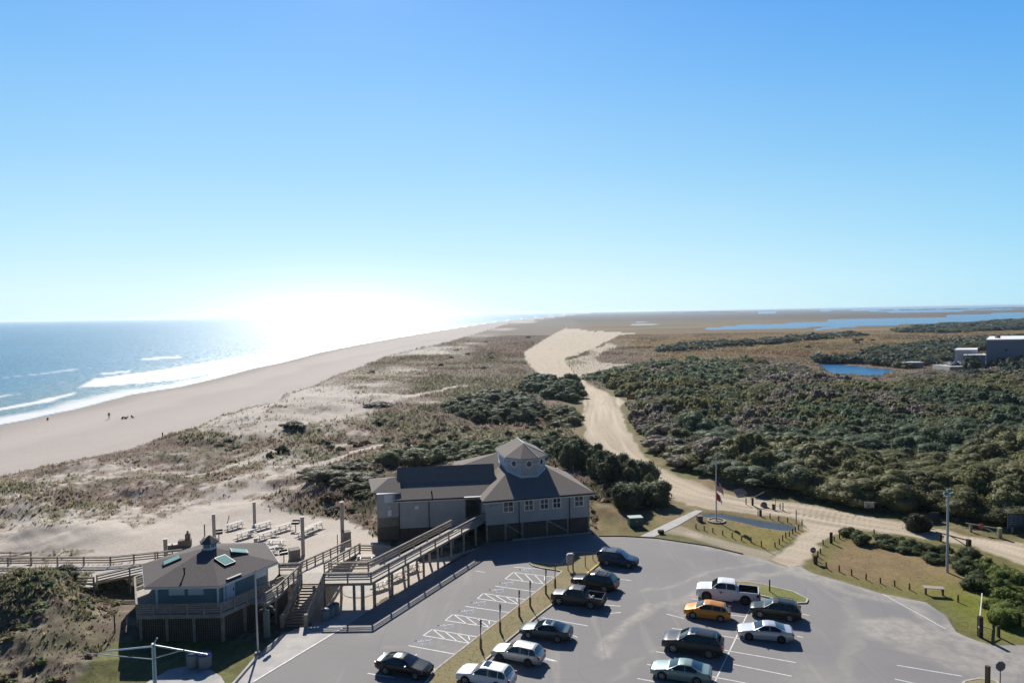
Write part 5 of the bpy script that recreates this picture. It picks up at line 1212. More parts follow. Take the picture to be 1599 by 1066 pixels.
s1_ = bp_(108, 885.5); s2_ = bp_(84, 897); rail(BW, s1_, s2_, 2, 2.5, drop=1.2, m_=M_wood)
e0_, e1_ = bp_(-80, 861.5), bp_(48, 861.0); rail(BW, Vector((e0_.x, e0_.y, BZ)), e1_, 2, 2.7, drop=1.5); rail(BW, e1_, Vector((f1.x-4.2, f1.y+.2, BZ)), 2, 2.5, drop=1.5)
deck(BW, [(e0_.x, e0_.y), (e1_.x, e1_.y), (f1.x-3.0, f1.y+.02), (f0.x, f0.y+.02)], BZ-.4)
# ================================================================ VEHICLES
M_tyre = mat('tyre', (.025, .025, .027), .85, .2); M_rim = mat('alloy_rim', (.42, .43, .45), .3, .5, metal=.8); M_rimd = mat('dark_rim', (.08, .08, .085), .4, .5, metal=.5)
M_cglass = mat('car_glass', (.012, .02, .025), .06, .7, coat=.4); M_plast = mat('black_plastic', (.03, .03, .032), .7, .3); M_head = mat('headlamp', (.75, .78, .8), .15, .6, coat=.8)
M_tail = mat('tail_lamp', (.30, .015, .02), .25, .5, coat=.6); M_plate = mat('number_plate', (.6, .6, .6), .5)
def paint(name, c, metal=.35, rough=.35): return mat(name, c, rough, .35, metal=metal*.7, coat=.35)
KIND = {  # length, width, belt height, profile (x from the nose, height), cabin: cowl x, roof start x, roof end x, rear glass end x, roof half width, wheelbase, front axle x, wheel radius
 'sedan': dict(L=4.80, W=.90, belt=.93, prof=[(0, .50), (.06, .68), (.35, .78), (1.35, .96), (1.45, .99), (2.25, 1.38), (2.7, 1.44), (3.2, 1.42), (4.12, 1.08), (4.62, 1.05), (4.76, .92), (4.80, .55)], cab=(1.42, 2.22, 3.25, 4.10), rw=.60, wb=2.75, fa=.95, r=.33),
 'suv': dict(L=4.65, W=.93, belt=1.06, prof=[(0, .55), (.05, .80), (.30, .93), (1.22, 1.08), (1.32, 1.11), (2.05, 1.58), (2.6, 1.67), (3.9, 1.62), (4.12, 1.56), (4.50, 1.10), (4.62, .95), (4.65, .6)], cab=(1.30, 2.02, 4.02, 4.47), rw=.66, wb=2.68, fa=.92, r=.36),
 'boxy': dict(L=4.62, W=.92, belt=1.05, prof=[(0, .58), (.05, .82), (.30, .93), (1.15, 1.07), (1.25, 1.10), (1.90, 1.62), (2.4, 1.70), (4.2, 1.68), (4.38, 1.62), (4.55, 1.08), (4.60, .95), (4.62, .6)], cab=(1.22, 1.88, 4.32, 4.53), rw=.70, wb=2.62, fa=.90, r=.35),
 'hatch': dict(L=4.37, W=.88, belt=.98, prof=[(0, .50), (.05, .70), (.28, .82), (1.05, 1.00), (1.12, 1.03), (1.95, 1.48), (2.5, 1.54), (3.6, 1.46), (3.85, 1.38), (4.22, 1.02), (4.34, .90), (4.37, .55)], cab=(1.10, 1.92, 3.75, 4.18), rw=.62, wb=2.60, fa=.88, r=.32),
 'wagon': dict(L=4.80, W=.92, belt=1.00, prof=[(0, .55), (.05, .76), (.30, .88), (1.30, 1.02), (1.42, 1.05), (2.15, 1.54), (2.6, 1.62), (4.0, 1.58), (4.25, 1.50), (4.62, 1.05), (4.77, .92), (4.80, .55)], cab=(1.38, 2.12, 4.15, 4.58), rw=.65, wb=2.74, fa=.96, r=.36),
 'truck': dict(L=5.45, W=.95, belt=1.16, prof=[(0, .70), (.05, .95), (.30, 1.06), (1.25, 1.16), (1.36, 1.19), (1.95, 1.72), (2.3, 1.78), (3.2, 1.77), (3.42, 1.72), (3.62, 1.14), (3.66, 1.10), (3.67, .7)], cab=(1.33, 1.92, 3.38, 3.60), rw=.68, wb=3.35, fa=.95, r=.40),
}
def vehicle(kind, pos, hd, pm, label, cat, name, rim=None, roofrail=False, sunroof=False, spare=False, mirror_m=None, badge=False, bedload=False, scale=1.0, trim=None):
    K_ = KIND[kind]; L_, W_, belt = K_['L'], K_['W'], K_['belt']; rw = K_['rw']; cab = K_['cab']; r = K_['r']; fa = K_['fa']; wb = K_['wb']; pr_ = K_['prof']
    Lb = pr_[-1][0]; rt_ = empty(name, (pos[0], pos[1], LOTZ), hd, label, cat); rt_.scale = (scale,)*3
    px_ = np.array([p[0] for p in pr_]); pz_ = np.array([p[1] for p in pr_])
    def T(x): return float(np.interp(x, px_, pz_))
    def tp(x):                                            # plan taper at the ends
        a = min(x/.55, 1); b = min(max(Lb-x, 0)/.45, 1) if kind != 'truck' else 1
        return (.80+.20*math.sin(a*math.pi/2))*(.86+.14*math.sin(b*math.pi/2))
    def cabf(x):
        if x <= cab[0] or x >= cab[3]: return 0
        return min(1, (x-cab[0])/(cab[1]-cab[0]), (cab[3]-x)/(cab[3]-cab[2]+1e-6))
    def sec(x):
        t = T(x); w = W_*tp(x); bz = .24 if .15 < x < L_-.15 else .30; bl = min(belt-.04*(x < cab[0]), t-.05)
        f = cabf(x); wt_ = w*.93 - (w*.93-rw)*f if t > belt+.03 else w*.90
        tt = t-.05 if f > .3 else t-.03
        return [(0, bz), (w*.82, bz), (w*.97, bz+.14), (w, .62), (w*.975, bl-.07), (w*.94, bl), (wt_, max(tt, bl+.01)), (wt_*.82, t-.012+.0), (wt_*.4, t), (0, t+.01)]
    xs = sorted(set([p[0] for p in pr_] + list(np.arange(.12, Lb, .16)) + [cab[0], cab[1], cab[2], cab[3]])); xs = [x for i, x in enumerate(xs) if i == 0 or x-xs[i-1] > .02 or i == len(xs)-1]
    m = MB(); vs = []; fs = []; n = 10; ring = 2*n-2
    for x in xs:
        s = sec(x); full = s + [(-y, z) for y, z in s[-2:0:-1]]; vs += [(x-L_/2, y, z) for y, z in full]
    for i in range(len(xs)-1):
        for k in range(ring): fs.append((i*ring+k, i*ring+(k+1) % ring, (i+1)*ring+(k+1) % ring, (i+1)*ring+k))
    m.add(vs, fs, 0, True); m.add(vs[:ring], [list(range(ring))[::-1]]); m.add(vs[-ring:], [list(range(ring))])
    body = m.build('body', [pm], rt_); 
    try: body.data.set_sharp_from_angle(angle=R(32))
    except Exception: pass
    # lower black sills and bumpers
    m = MB(); m.box((Lb/2-L_/2+.0, 0, .27), (Lb-.9, W_*1.93, .16)); m.box((.06-L_/2, 0, .33), (.14, W_*1.35, .16))
    if kind != 'truck': m.box((L_-.08-L_/2, 0, .36), (.14, W_*1.4, .18))
    m.build('bumper', trim or M_plast, rt_)
    # glass
    def side_glass(x0, x1, s):
        mm_ = MB(); N_ = 8; v_ = []; f_ = []
        for i in range(N_+1):
            x = x0+(x1-x0)*i/N_; q = sec(x); (y0, z0), (y1, z1) = q[5], q[6]
            for t in (.10, .90): v_.append((x-L_/2, s*(y0+(y1-y0)*t+.012), z0+(z1-z0)*t+.004))
        for i in range(N_): f_.append((2*i, 2*i+1, 2*i+3, 2*i+2))
        mm_.add(v_, f_); mm_.build('side_window', M_cglass, rt_, fix=False)
    sa = cab[0]+(cab[1]-cab[0])*.42; sb_ = cab[3]-(cab[3]-cab[2])*.45
    cuts = [sa, (cab[1]+cab[2])/2+.02, sb_] if kind in ('sedan', 'truck') else [sa, cab[1]+.78, cab[1]+1.62, sb_]
    if kind == 'truck': cuts = [sa, cab[1]+.75, sb_]
    for s in (-1, 1):
        for a, b_ in zip(cuts[:-1], cuts[1:]): side_glass(a+.035, b_-.035, s)
    def end_glass(x0, x1, nm, inset=.9):
        mm_ = MB(); N_ = 6; v_ = []; f_ = []
        for i in range(N_+1):
            x = x0+(x1-x0)*i/N_; q = sec(x); w = q[6][0]*inset; z = q[8][1]
            for t in (-1, -.5, 0, .5, 1): v_.append((x-L_/2, w*t, z+.014-abs(t)**3*.02))
        for i in range(N_):
            for k in range(4): f_.append((5*i+k, 5*i+k+1, 5*i+6+k, 5*i+5+k))
        # push off the body a little along the slope
        dx = -.012 if x0 < L_/2 else .012; v_ = [(a+dx, b_, c) for a, b_, c in v_]
        mm_.add(v_, f_, 0, True); return mm_.build(nm, M_cglass, rt_, fix=False)
    end_glass(cab[0]+.06, cab[1]-.02, 'windscreen'); end_glass(cab[2]+.03, cab[3]-.06, 'rear_window', .84)
    if sunroof: 
        m = MB(); zc = T((cab[1]+cab[2])/2)+.022; m.box((cab[1]+.45-L_/2, 0, T(cab[1]+.45)+.02), (.5, .8, .02)); m.build('sunroof', M_cglass, rt_)
    if roofrail:
        m = MB()
        for s in (-1, 1): m.tube([(x-L_/2, s*(rw-.03), T(x)+.06) for x in np.linspace(cab[1]+.2, cab[2]-.05, 6)], .02, 6)
        m.build('roof_rail', M_dark, rt_)
        for x in (cab[1]+.6, cab[2]-.5):
            m = MB(); m.box((x-L_/2, 0, T(x)+.075), (.06, rw*1.9, .03)); m.build('roof_bar', M_dark, rt_)
    # lamps
    for s in (-1, 1):
        m = MB(); q = W_*tp(.12); m.add([(.03-L_/2, s*q*.50, T(.03)-.05), (.0-L_/2-.012, s*q*.52, T(0)+.02), (.10-L_/2, s*(q*.985+.0), .62), (.36-L_/2, s*(W_*tp(.36)+.008), .70), (.40-L_/2, s*(W_*tp(.4)*.95), T(.4)-.035), (.2-L_/2, s*q*.72, T(.2)+.006)], [(0, 1, 2, 3, 4, 5)]); m.build('headlight', M_head, rt_)
        m = MB()
        xe = L_ if kind != 'truck' else L_; zt2 = .98 if kind != 'sedan' else .86; hh = .17 if kind in ('sedan',) else .28
        m.box((xe-.10-L_/2, s*(W_*(.83 if kind != 'truck' else .96)), zt2-hh*.3), (.2, .16 if kind != 'truck' else .06, hh)); m.build('taillight', M_tail, rt_)
        m = MB(); m.box((cab[0]+.38-L_/2, s*(W_+.09), belt+.06), (.12, .2, .14)); m.build('mirror', mirror_m or pm, rt_, bevel=.03)
        for x in ((cab[1]+.62, cab[1]+1.5) if kind != 'truck' else (cab[1]+.6,)):
            m = MB(); m.box((x-L_/2, s*(W_*.985), belt-.14), (.18, .03, .03)); m.build('handle', mirror_m or pm, rt_)
    m = MB(); m.box((L_+.0-L_/2, 0, .62 if kind != 'truck' else .6), (.03, .5, .14)); m.build('number_plate', M_plate, rt_)
    m = MB(); m.box((-.005-L_/2, 0, .56), (.03, W_*.9, .16)); m.build('grille', M_plast, rt_)
    # wheels
    for x in (fa, fa+wb):
        for s in (-1, 1):
            ar = MB(); ar.lathe((0, 0, 0), [(r*1.17, -.0), (r*1.17, .02), (0.02, .02)], 24, smooth=False); a_ = ar.build('wheel_arch', M_plast, rt_); a_.location = (x-L_/2, s*(W_*tp(x)-.012), r+.03); a_.rotation_euler = (R(-90)*s, 0, 0)
            wm = MB(); wm.lathe((0, 0, 0), [(r*.60, -.20), (r*.9, -.21), (r, -.18), (r, .01), (r*.95, .035), (r*.68, .04), (r*.66, .02)], 24); wh = wm.build('wheel', M_tyre, rt_); wh.location = (x-L_/2, s*(W_*tp(x)-.01), r); wh.rotation_euler = (R(-90)*s, 0, 0)
            rm = MB(); rm.lathe((0, 0, 0), [(r*.66, .0), (r*.66, .03), (r*.60, .035), (r*.56, .015), (.01, .012)], 24)
            for k in range(5):
                a = 2*math.pi*k/5; rm.beam((.02*math.cos(a), .02*math.sin(a), .035), (r*.62*math.cos(a), r*.62*math.sin(a), .035), .07, .03)
            rm.m = [1 if i < 24*4 and False else 0 for i in range(len(rm.f))]
            rm.build('rim', rim or M_rim, wh)
            dk = MB()
            for k in range(5):
                a = 2*math.pi*(k+.5)/5; c_ = [(r*.36*math.cos(a)+r*.13*math.cos(b_), r*.36*math.sin(a)+r*.13*math.sin(b_), .018) for b_ in np.linspace(0, 6.28, 9)[:-1]]; dk.add(c_, [list(range(8))])
            dk.build('rim_opening', M_plast, wh)
    if kind == 'truck':
        x0 = 3.66-L_/2; x1 = L_/2; zb = .72; zt_b = 1.14
        m = MB(); th = .07
        for s in (-1, 1): m.box(((x0+x1)/2, s*(W_*.985-th/2), (.42+zt_b)/2), (x1-x0, th, zt_b-.42))
        m.box(((x0+x1)/2, 0, zb-.1), (x1-x0, W_*1.8, .08)); m.box((x1-.03, 0, (.5+zt_b)/2), (.07, W_*1.92, zt_b-.5)); m.box((x0+.06, 0, (.5+zt_b)/2), (.05, W_*1.9, zt_b-.5))
        bd = m.build('cargo_bed', pm, rt_, bevel=.012)
        m = MB(); m.box(((x0+x1)/2, 0, zb-.045), (x1-x0-.2, W_*1.8, .02))
        for s in (-1, 1): m.box(((x0+x1)/2, s*(W_*.985-.085), (zb+zt_b)/2-.03), (x1-x0-.2, .02, zt_b-zb-.06))
        m.box((x1-.08, 0, (zb+zt_b)/2-.03), (.02, W_*1.8, zt_b-zb-.06)); m.build('bed_liner', M_plast, bd)
        m = MB(); m.box((x1+.07, 0, .52), (.16, W_*1.85, .16)); m.build('rear_bumper', M_dark, rt_)
        if badge:
            m = MB(); sx = 1.95-L_/2+.25
            for s in (-1, 1):
                y = s*(W_+.004)
                m.add([(sx-.14, y, 1.0), (sx+.14, y, 1.0), (sx+.05, y, .84), (sx-.0, y, .78), (sx-.05, y, .84)], [(0, 1, 2, 3, 4)]); m.add([(sx-.26, y, 1.0), (sx-.17, y, 1.0), (sx-.19, y, .9)], [(0, 1, 2)]); m.add([(sx+.26, y, 1.0), (sx+.17, y, 1.0), (sx+.19, y, .9)], [(0, 1, 2)])
            m.build('door_emblem', mat('emblem_ink', (.10, .11, .14), .6), rt_, fix=False)
    if spare:
        m = MB(); m.lathe((0, 0, 0), [(.2, -.1), (.34, -.09), (.36, 0), (.34, .09), (.1, .12)], 20); q = m.build('spare_wheel', M_tyre, rt_); q.location = (L_/2+.12, .12, .95); q.rotation_euler = (0, R(90), 0)
        m = MB(); m.lathe((0, 0, .1), [(.22, 0), (.20, .03), (.01, .035)], 16); m.build('rim', M_rim, q)
    return rt_
def wheels_at(pf, pb, K_, side, yoff=0):
    """place by the ground contact of the near front and near rear wheel; side +1: the near side is the left of the car"""
    a = G(*pf); b = G(*pb); d = (a-b); d.z = 0; ang = math.atan2(d.y, d.x); mid = (a+b)/2
    k = KIND[K_]; n = Vector((-math.sin(ang), math.cos(ang), 0)); u = Vector((math.cos(ang), math.sin(ang), 0))
    off = (k['fa']+k['wb']/2)-k['L']/2                    # wheel midpoint measured from the centre, towards the tail
    c = mid - n*side*(k['W']-.05) + u*off
    return c, ang + math.pi, (d.length)
def car(K_, pf, pb, side, *a, **k):
    c, ang, wbm = wheels_at(pf, pb, K_, side); print('CAR', K_, round(wbm, 2), KIND[K_]['wb'], round(math.degrees(ang)))
    return vehicle(K_, (c.x, c.y), ang, *a, **k)
P_black = paint('black_paint', (.012, .013, .015), .1, .25); P_navy = paint('navy_paint', (.02, .045, .10), .4); P_grey = paint('dark_grey_paint', (.045, .047, .05), .3); P_slate = paint('slate_blue_paint', (.035, .06, .075), .5)
P_silver = paint('silver_paint', (.42, .43, .43), .55); P_white = paint('white_car_paint', (.74, .75, .77), 0, .4); P_orange = paint('orange_paint', (.60, .24, .03), .25); P_dkgreen = paint('near_black_green_paint', (.02, .025, .022), .3); P_green = paint('pale_green_paint', (.22, .31, .29), .4); P_dark2 = paint('charcoal_paint', (.022, .023, .027), .3); P_sil2 = paint('bright_silver_paint', (.52, .54, .57), .5)
car('boxy', (983.5, 887.3), (945.5, 882.5), -1, P_navy, 'dark blue boxy sport utility vehicle with a spare wheel, nearest the end of the median', 'car', 'sport_utility_vehicle', roofrail=True, spare=True)
car('wagon', (902.5, 917.0), (946, 924.3), 1, P_black, 'black sport utility vehicle with roof bars next to the grey pickup along the median', 'car', 'sport_utility_vehicle', roofrail=True, scale=1.06)
car('truck', (870.5, 943.5), (925, 951.0), 1, P_grey, 'dark grey pickup truck with white bags in its open bed', 'pickup truck', 'pickup_truck', trim=P_grey)
car('sedan', (825, 996.5), (871, 1003), 1, P_slate, 'slate blue sedan with sunroof nosed in to the median', 'car', 'parked_sedan', sunroof=True)
car('wagon', (779, 1032.5), (825.6, 1041.5), 1, P_silver, 'silver station wagon parked beside the white one at the median', 'car', 'station_wagon', sunroof=False, rim=M_rimd, scale=.95)
car('wagon', (726.5, 1069), (776, 1079), 1, P_white, 'white station wagon with sunroof cut off by the bottom of the view', 'car', 'station_wagon', sunroof=True)
car('sedan', (647.5, 1060.5), (603.5, 1052.5), -1, P_black, 'black sedan with sun glinting on its roof, alone left of the median', 'car', 'parked_sedan')
car('truck', (1103, 936.5), (1165, 943.5), 1, P_white, 'white pickup truck with an emblem on the door and an empty bed', 'pickup truck', 'pickup_truck', badge=True, trim=P_white, rim=M_rimd, scale=1.13)
car('hatch', (1082, 965), (1125, 970.8), 1, P_orange, 'orange hatchback parked below the white pickup', 'car', 'hatchback', trim=P_orange)
car('suv', (1186, 964), (1233.7, 970.5), 1, P_dkgreen, 'black sport utility vehicle with roof rails beside the small grass island', 'car', 'sport_utility_vehicle', roofrail=True)
car('sedan', (1169, 998.8), (1220.6, 1004), 1, P_sil2, 'bright silver sedan with dark wheels in the right hand row', 'car', 'parked_sedan', rim=M_rimd, trim=P_sil2)
car('suv', (1051, 1017.5), (1107.4, 1026.6), 1, P_dark2, 'large charcoal sport utility vehicle above the pale green sedan', 'car', 'sport_utility_vehicle', sunroof=True, scale=1.12)
car('sedan', (1035, 1061), (1086.5, 1069.5), 1, P_green, 'pale green sedan at the bottom edge of the lot', 'car', 'parked_sedan', trim=P_green)
# bags in the grey pickup's bed
pk = [o for o in col.objects if o.name == 'pickup_truck'][0]
for i, (dx, dy, r) in enumerate(((.95, .1, .2), (1.25, -.2, .17), (1.35, .25, .16))):
    c = Vector(pk.location) + Matrix.Rotation(pk.rotation_euler.z, 3, 'Z') @ Vector((dx+.2, dy, .72)); b = MB()
    b.lathe((0, 0, 0), [(r*.7, 0), (r*1.1, r*.4), (r*.9, r*.9), (r*.3, r*1.25), (r*.4, r*1.5)], 9); o = b.build('white_bag', mat('bag_white', (.7, .7, .7), .6) if 'bag_white' not in bpy.data.materials else bpy.data.materials['bag_white']); o.location = c
    tag(o, ['white bag lying nearest the cab in the grey pickup bed', 'white bag lying in the middle of the grey pickup bed', 'small white bag at the far side of the grey pickup bed'][i], 'bag')
# ================================================================ SMALL THINGS
def mget(nm, *a, **k): return bpy.data.materials[nm] if nm in bpy.data.materials else mat(nm, *a, **k)
M_post = mget('treated_post', (.16, .12, .07), .9, .1, var=.3, vs=4); M_postd = mget('dark_post', (.07, .055, .045), .9, .1, var=.3, vs=4)
M_table = mget('bleached_table', (.62, .58, .53), .8, .2, var=.1, vs=4); M_pale = mget('pale_column', (.40, .37, .34), .85, .2, var=.1, vs=2)
def single(mb, name, m, loc, label, cat, group=None, rz=0):
    o = mb.build(name, m); o.location = loc; o.rotation_euler = (0, 0, rz); return tag(o, label, cat, group)
def gz(px, py, dz=0): c = G(px, py); return (c.x, c.y, Hz(c.x, c.y)+dz)
# bollards
def bollards(lst, label, group, h=.72, w=.15):
    first = None
    for i, (px, py) in enumerate(lst):
        c = gz(px, py)
        if first is None:
            m = MB(); m.lathe((0, 0, 0), [(w*.55, -.3), (w*.55, h-.03), (w*.45, h)], 8, smooth=False); first = o = single(m, 'bollard', M_post, c, label, 'bollard', group)
        else: o = copy_tree(first); o.location = c
        o.rotation_euler = (rnd.uniform(-.05, .05), rnd.uniform(-.05, .05), rnd.uniform(0, 3)); o.scale = (1, 1, rnd.uniform(.88, 1.1))
c4 = lambda x, y: (1080+x*.1126, 760+y*.1126); c3p = lambda x, y: (1260+x*.07503, 820+y*.07503)
bollards([c4(*p) for p in ((60,575),(175,605),(295,632),(430,668),(562,705),(692,745),(825,772),(968,822))], 'short brown wooden bollard in the row between flagpole lawn and gravel lane', 'bollards along the front of the flagpole lawn')
bollards([c4(*p) for p in ((1157,835),(1215,792),(1262,744),(1307,707),(1355,684),(1400,648),(1443,622),(1480,594))], 'short wooden bollard in the row at the right end of the flagpole lawn', 'bollards at the right end of the flagpole lawn')
bollards([c4(*p) for p in ((1087,440),(1207,470),(1332,490),(1530,525))], 'short wooden bollard between the long puddle and the sand road', 'bollards behind the long puddle')
bollards([c8(*p) for p in ((147,545),(206,560),(262,578),(327,597),(393,613),(458,627),(525,642),(746,698))], 'short wooden bollard in the row between the brown lawn and the parking lot', 'bollards along the lot side of the brown lawn')
bollards([c3p(*p) for p in ((280,585),(230,660),(205,740),(340,402),(570,322),(680,275),(745,255),(825,235))]+[c8(364, 389)], 'short wooden bollard in the row curving round the left tip of the brown lawn', 'bollards round the left tip of the brown lawn')
def post(px, py, h, w, label, cat='post', m=M_postd, name='wooden_post', group=None, tilt=(0, 0), z=None):
    b = MB(); b.box((0, 0, h/2-.2), (w, w, h+.4)); o = single(b, name, m, gz(px, py), label, cat, group, rz=.3); o.rotation_euler = (tilt[0], tilt[1], .3); return o
post(*c3p(505, 370), 1.4, .26, 'thick dark gate post at the tip of the brown lawn'); post(*c3p(180, 805), 1.0, .3, 'stout dark post right beside the round sign at the lot exit')
post(*c4(955, 402), .9, .26, 'thick dark post at the left end of the bollards behind the puddle'); post(*c4(1450, 505), 1.9, .1, 'tall thin grey post near the right end of the puddle', m=M_pale); post(*c4(920, 400), 1.1, .09, 'thin grey post beside the thick dark post behind the puddle', m=M_pale)
post(180, 999, 1.7, .1, 'lone dark stake in the dune grass left of the snack building')
post(254, 683, 1.3, .25, 'small dark stake at the foot of the dunes on the beach')
c2 = lambda x, y: (1100+x*.1313, 690+y*.1313)
post(*c2(495, 742), 1.0, .12, 'thin post left of the raised boom at the sand road'); post(*c2(934, 810), 1.15, .1, 'dark stake at the right of the gate fittings on the sand road'); post(*c2(900, 800), .9, .12, 'pale stake beside the dark stake on the sand road', m=M_pale); post(*c2(822, 800), .8, .3, 'short thick dark gate post on the sand road')
# raised boom gate
bg_ = empty('boom_gate', gz(*c2(572, 752)), 0, 'weathered boom gate with its pole raised slanting beside the sand road', 'gate')
m = MB(); m.box((0, 0, .5), (.26, .26, 1.2)); m.build('post', M_postd, bg_); m = MB(); m.tube([(-.3, 0, 1.0), (2.0, .6, 1.9)], .07, 8, r2=.05); m.build('boom', M_pale, bg_)
m = MB(); m.lathe((0, 0, 0), [(.5, -.1), (.52, .3), (.40, .62), (.15, .72)], 12); o = single(m, 'grey_barrel', mget('grey_barrel', (.22, .20, .17), .8), gz(*c2(705, 765)), 'squat grey brown drum standing in the middle of the sand road', 'barrel')
sgn = empty('trail_sign', gz(*c2(845, 795)), 0, 'thin post with a small curved dark sign among the gate posts on the sand road', 'sign'); m = MB(); m.tube([(0, 0, -.2), (0, 0, 1.85)], .04, 8); m.build('post', M_postd, sgn); m = MB(); m.box((0, 0, 1.8), (.5, .05, .14), ry=.1); m.build('sign_board', M_dark, sgn)
tb = empty('tilted_board', gz(*c2(440, 640)), .2, 'dark board with a white front edge leaning at the thicket by the sand road', 'board'); m = MB(); m.box((0, .3, .55), (2.0, 1.5, .06), rx=R(28), ry=R(-4)); m.build('panel', mget('dark_panel', (.06, .06, .09), .6), tb); m = MB(); m.box((-.4, -.42, .2), (1.5, .06, .4), rx=R(-50)); m.build('edge_panel', M_table, tb)
# flagpole with two limp flags
fp = empty('flagpole', gz(1118.5, 813.5), 0, 'tall white flagpole standing in a round stone ring on the lawn', 'flagpole')
m = MB(); m.tube([(0, 0, -.2), (0, 0, 9.5)], .11, 10, r2=.06); m.build('pole', mget('pole_white', (.62, .63, .68), .4), fp); m = MB(); m.lathe((0, 0, 9.5), [(.05, 0), (.11, .08), (.08, .18), (.01, .22)], 10); m.build('finial', M_galv, fp)
m = MB()
for k in range(16):
    a = 2*math.pi*k/16; m.box((1.12*math.cos(a), 1.12*math.sin(a), .08), (.40, .26, .22), rz=a+R(90))
m.build('stone_ring', mget('ring_stone', (.36, .30, .24), .9, var=.2), fp)
m = MB(); m.lathe((0, 0, 0), [(1.0, .0), (1.0, .04), (.3, .12), (.12, .13)], 20); m.build('ring_bed', mget('ring_bed_m', (.25, .2, .13), .95), fp)
def limp(z0, z1, w, cols, nm, lb):
    v = []; f = []; mi = []; NR, NC = 14, 13
    for i in range(NR+1):
        t = i/NR; z = z0+(z1-z0)*t; ww = w*(.45+.55*math.sin(min(1, t*1.3+.15)*1.5))
        for j in range(NC+1):
            s = j/NC; v.append((.06+s*ww*.62, .10*math.sin(s*9+t*2.2)*s*1.6, z-.55*s*s*w*.8+.05*math.sin(s*11)))
    for i in range(NR):
        for j in range(NC): f.append((i*(NC+1)+j, i*(NC+1)+j+1, (i+1)*(NC+1)+j+1, (i+1)*(NC+1)+j)); mi.append(cols(i/NR, j/NC))
    m = MB(); m.v = v; m.f = [list(q) for q in f]; m.m = mi; m.sm = [True]*len(f)
    o = m.build(nm, [mget('flag_red', (.55, .02, .04), .8), mget('flag_white', (.75, .74, .74), .8), mget('flag_blue', (.02, .03, .14), .8)], fix=False); sm = o.modifiers.new('thick', 'SOLIDIFY'); sm.thickness = .015
    o.location = fp.location; o.rotation_euler = (0, 0, -.3); tag(o, lb, 'flag'); return o
limp(5.9, 4.4, 1.5, lambda t, s: 2 if (t < .5 and s < .42) else (0 if int(t*13) % 2 == 0 else 1), 'striped_flag', 'limp red and white striped flag with blue corner hanging halfway up the flagpole')
limp(4.1, 3.0, 1.2, lambda t, s: 1 if (s > .6 and t > .3) else 0, 'red_flag', 'limp red flag with white part hanging below the striped flag')
# boxes by the path
ub = empty('utility_cabinet', gz(992, 821), .12, 'dark green utility cabinet with a pale lid on the grass by the path', 'cabinet'); m = MB(); m.box((0, 0, .62), (1.9, 1.2, 1.25)); m.build('cabinet_body', mget('cab_green', (.07, .12, .11), .6, .3, var=.1), ub, bevel=.03); m = MB(); m.box((0, 0, 1.30), (1.98, 1.3, .10)); m.build('lid', mget('cab_lid', (.45, .52, .48), .5), ub, bevel=.02); m = MB(); m.box((.1, -.62, .85), (.2, .02, .12)); m.build('label_plate', M_plate, ub)
m = MB(); m.box((0, 0, .33), (.7, .7, .75)); m.box((0, 0, .74), (.8, .8, .08)); single(m, 'stone_plinth', mget('plinth', (.20, .16, .15), .9, var=.1), gz(1092.5, 813), 'brown square plinth at the upper end of the concrete path', 'plinth', rz=.1)
m = MB(); m.box((0, 0, .2), (.72, .5, .42)); m.box((0, 0, .42), (.78, .56, .05)); single(m, 'meter_box', M_postd, gz(1032, 832.5), 'small black box on the grass right beside the concrete path', 'box', rz=.1)
# signs by the sand road
def board_sign(px0, px1, ytop, ybot, ybase, label, m_board, name='notice_board', back=.06, writing=None, frame=True):
    c = gz((px0+px1)/2, ybase); k = c[1]/FPX; w = (px1-px0)*k; z0 = (ybase-ybot)*k*1.03; z1 = (ybase-ytop)*k*1.03
    r_ = empty(name, c, 0, label, 'sign'); m = MB(); m.box((0, 0, (z0+z1)/2), (w, back, z1-z0)); bd = m.build('sign_board', m_board, r_)
    for s in (-1, 1): m = MB(); m.box((s*w*.42, .08, z1/2-.1), (.12, .12, z1+.2)); m.build('post', M_postd, r_)
    if frame: m = MB(); m.box((0, -.01, z1+.03), (w+.1, back+.08, .08)); m.build('frame', M_postd, r_)
    return r_
board_sign(1349.5, 1365, 783.5, 792.5, 801, 'white notice board on two short legs at the thicket edge', M_table, frame=False)
board_sign(1449.5, 1465.5, 800.5, 812, 814, 'dark sign seen from behind beside the light pole across the road', mget('sign_back', (.07, .065, .08), .8))
bs = board_sign(1573, 1606, 803, 824, 832, 'large blue grey notice board with lines of writing at the right edge', mget('sign_blue', (.09, .13, .17), .7))
m = MB(); k_ = bs.location.y/FPX
for i in range(5):
    for j in range(4): m.box((-1.0+j*.62+.1*(i % 2), -.06, 1.15+i*.27), (.42-.1*((i*j) % 3), .02, .07))
m.build('writing', mget('sign_letters', (.28, .33, .36), .7), bs)
board_sign(979, 991, 616, 624, 628, 'small brown board on posts at the right edge of the sand road', mget('sign_brown', (.30, .17, .09), .8), frame=False)
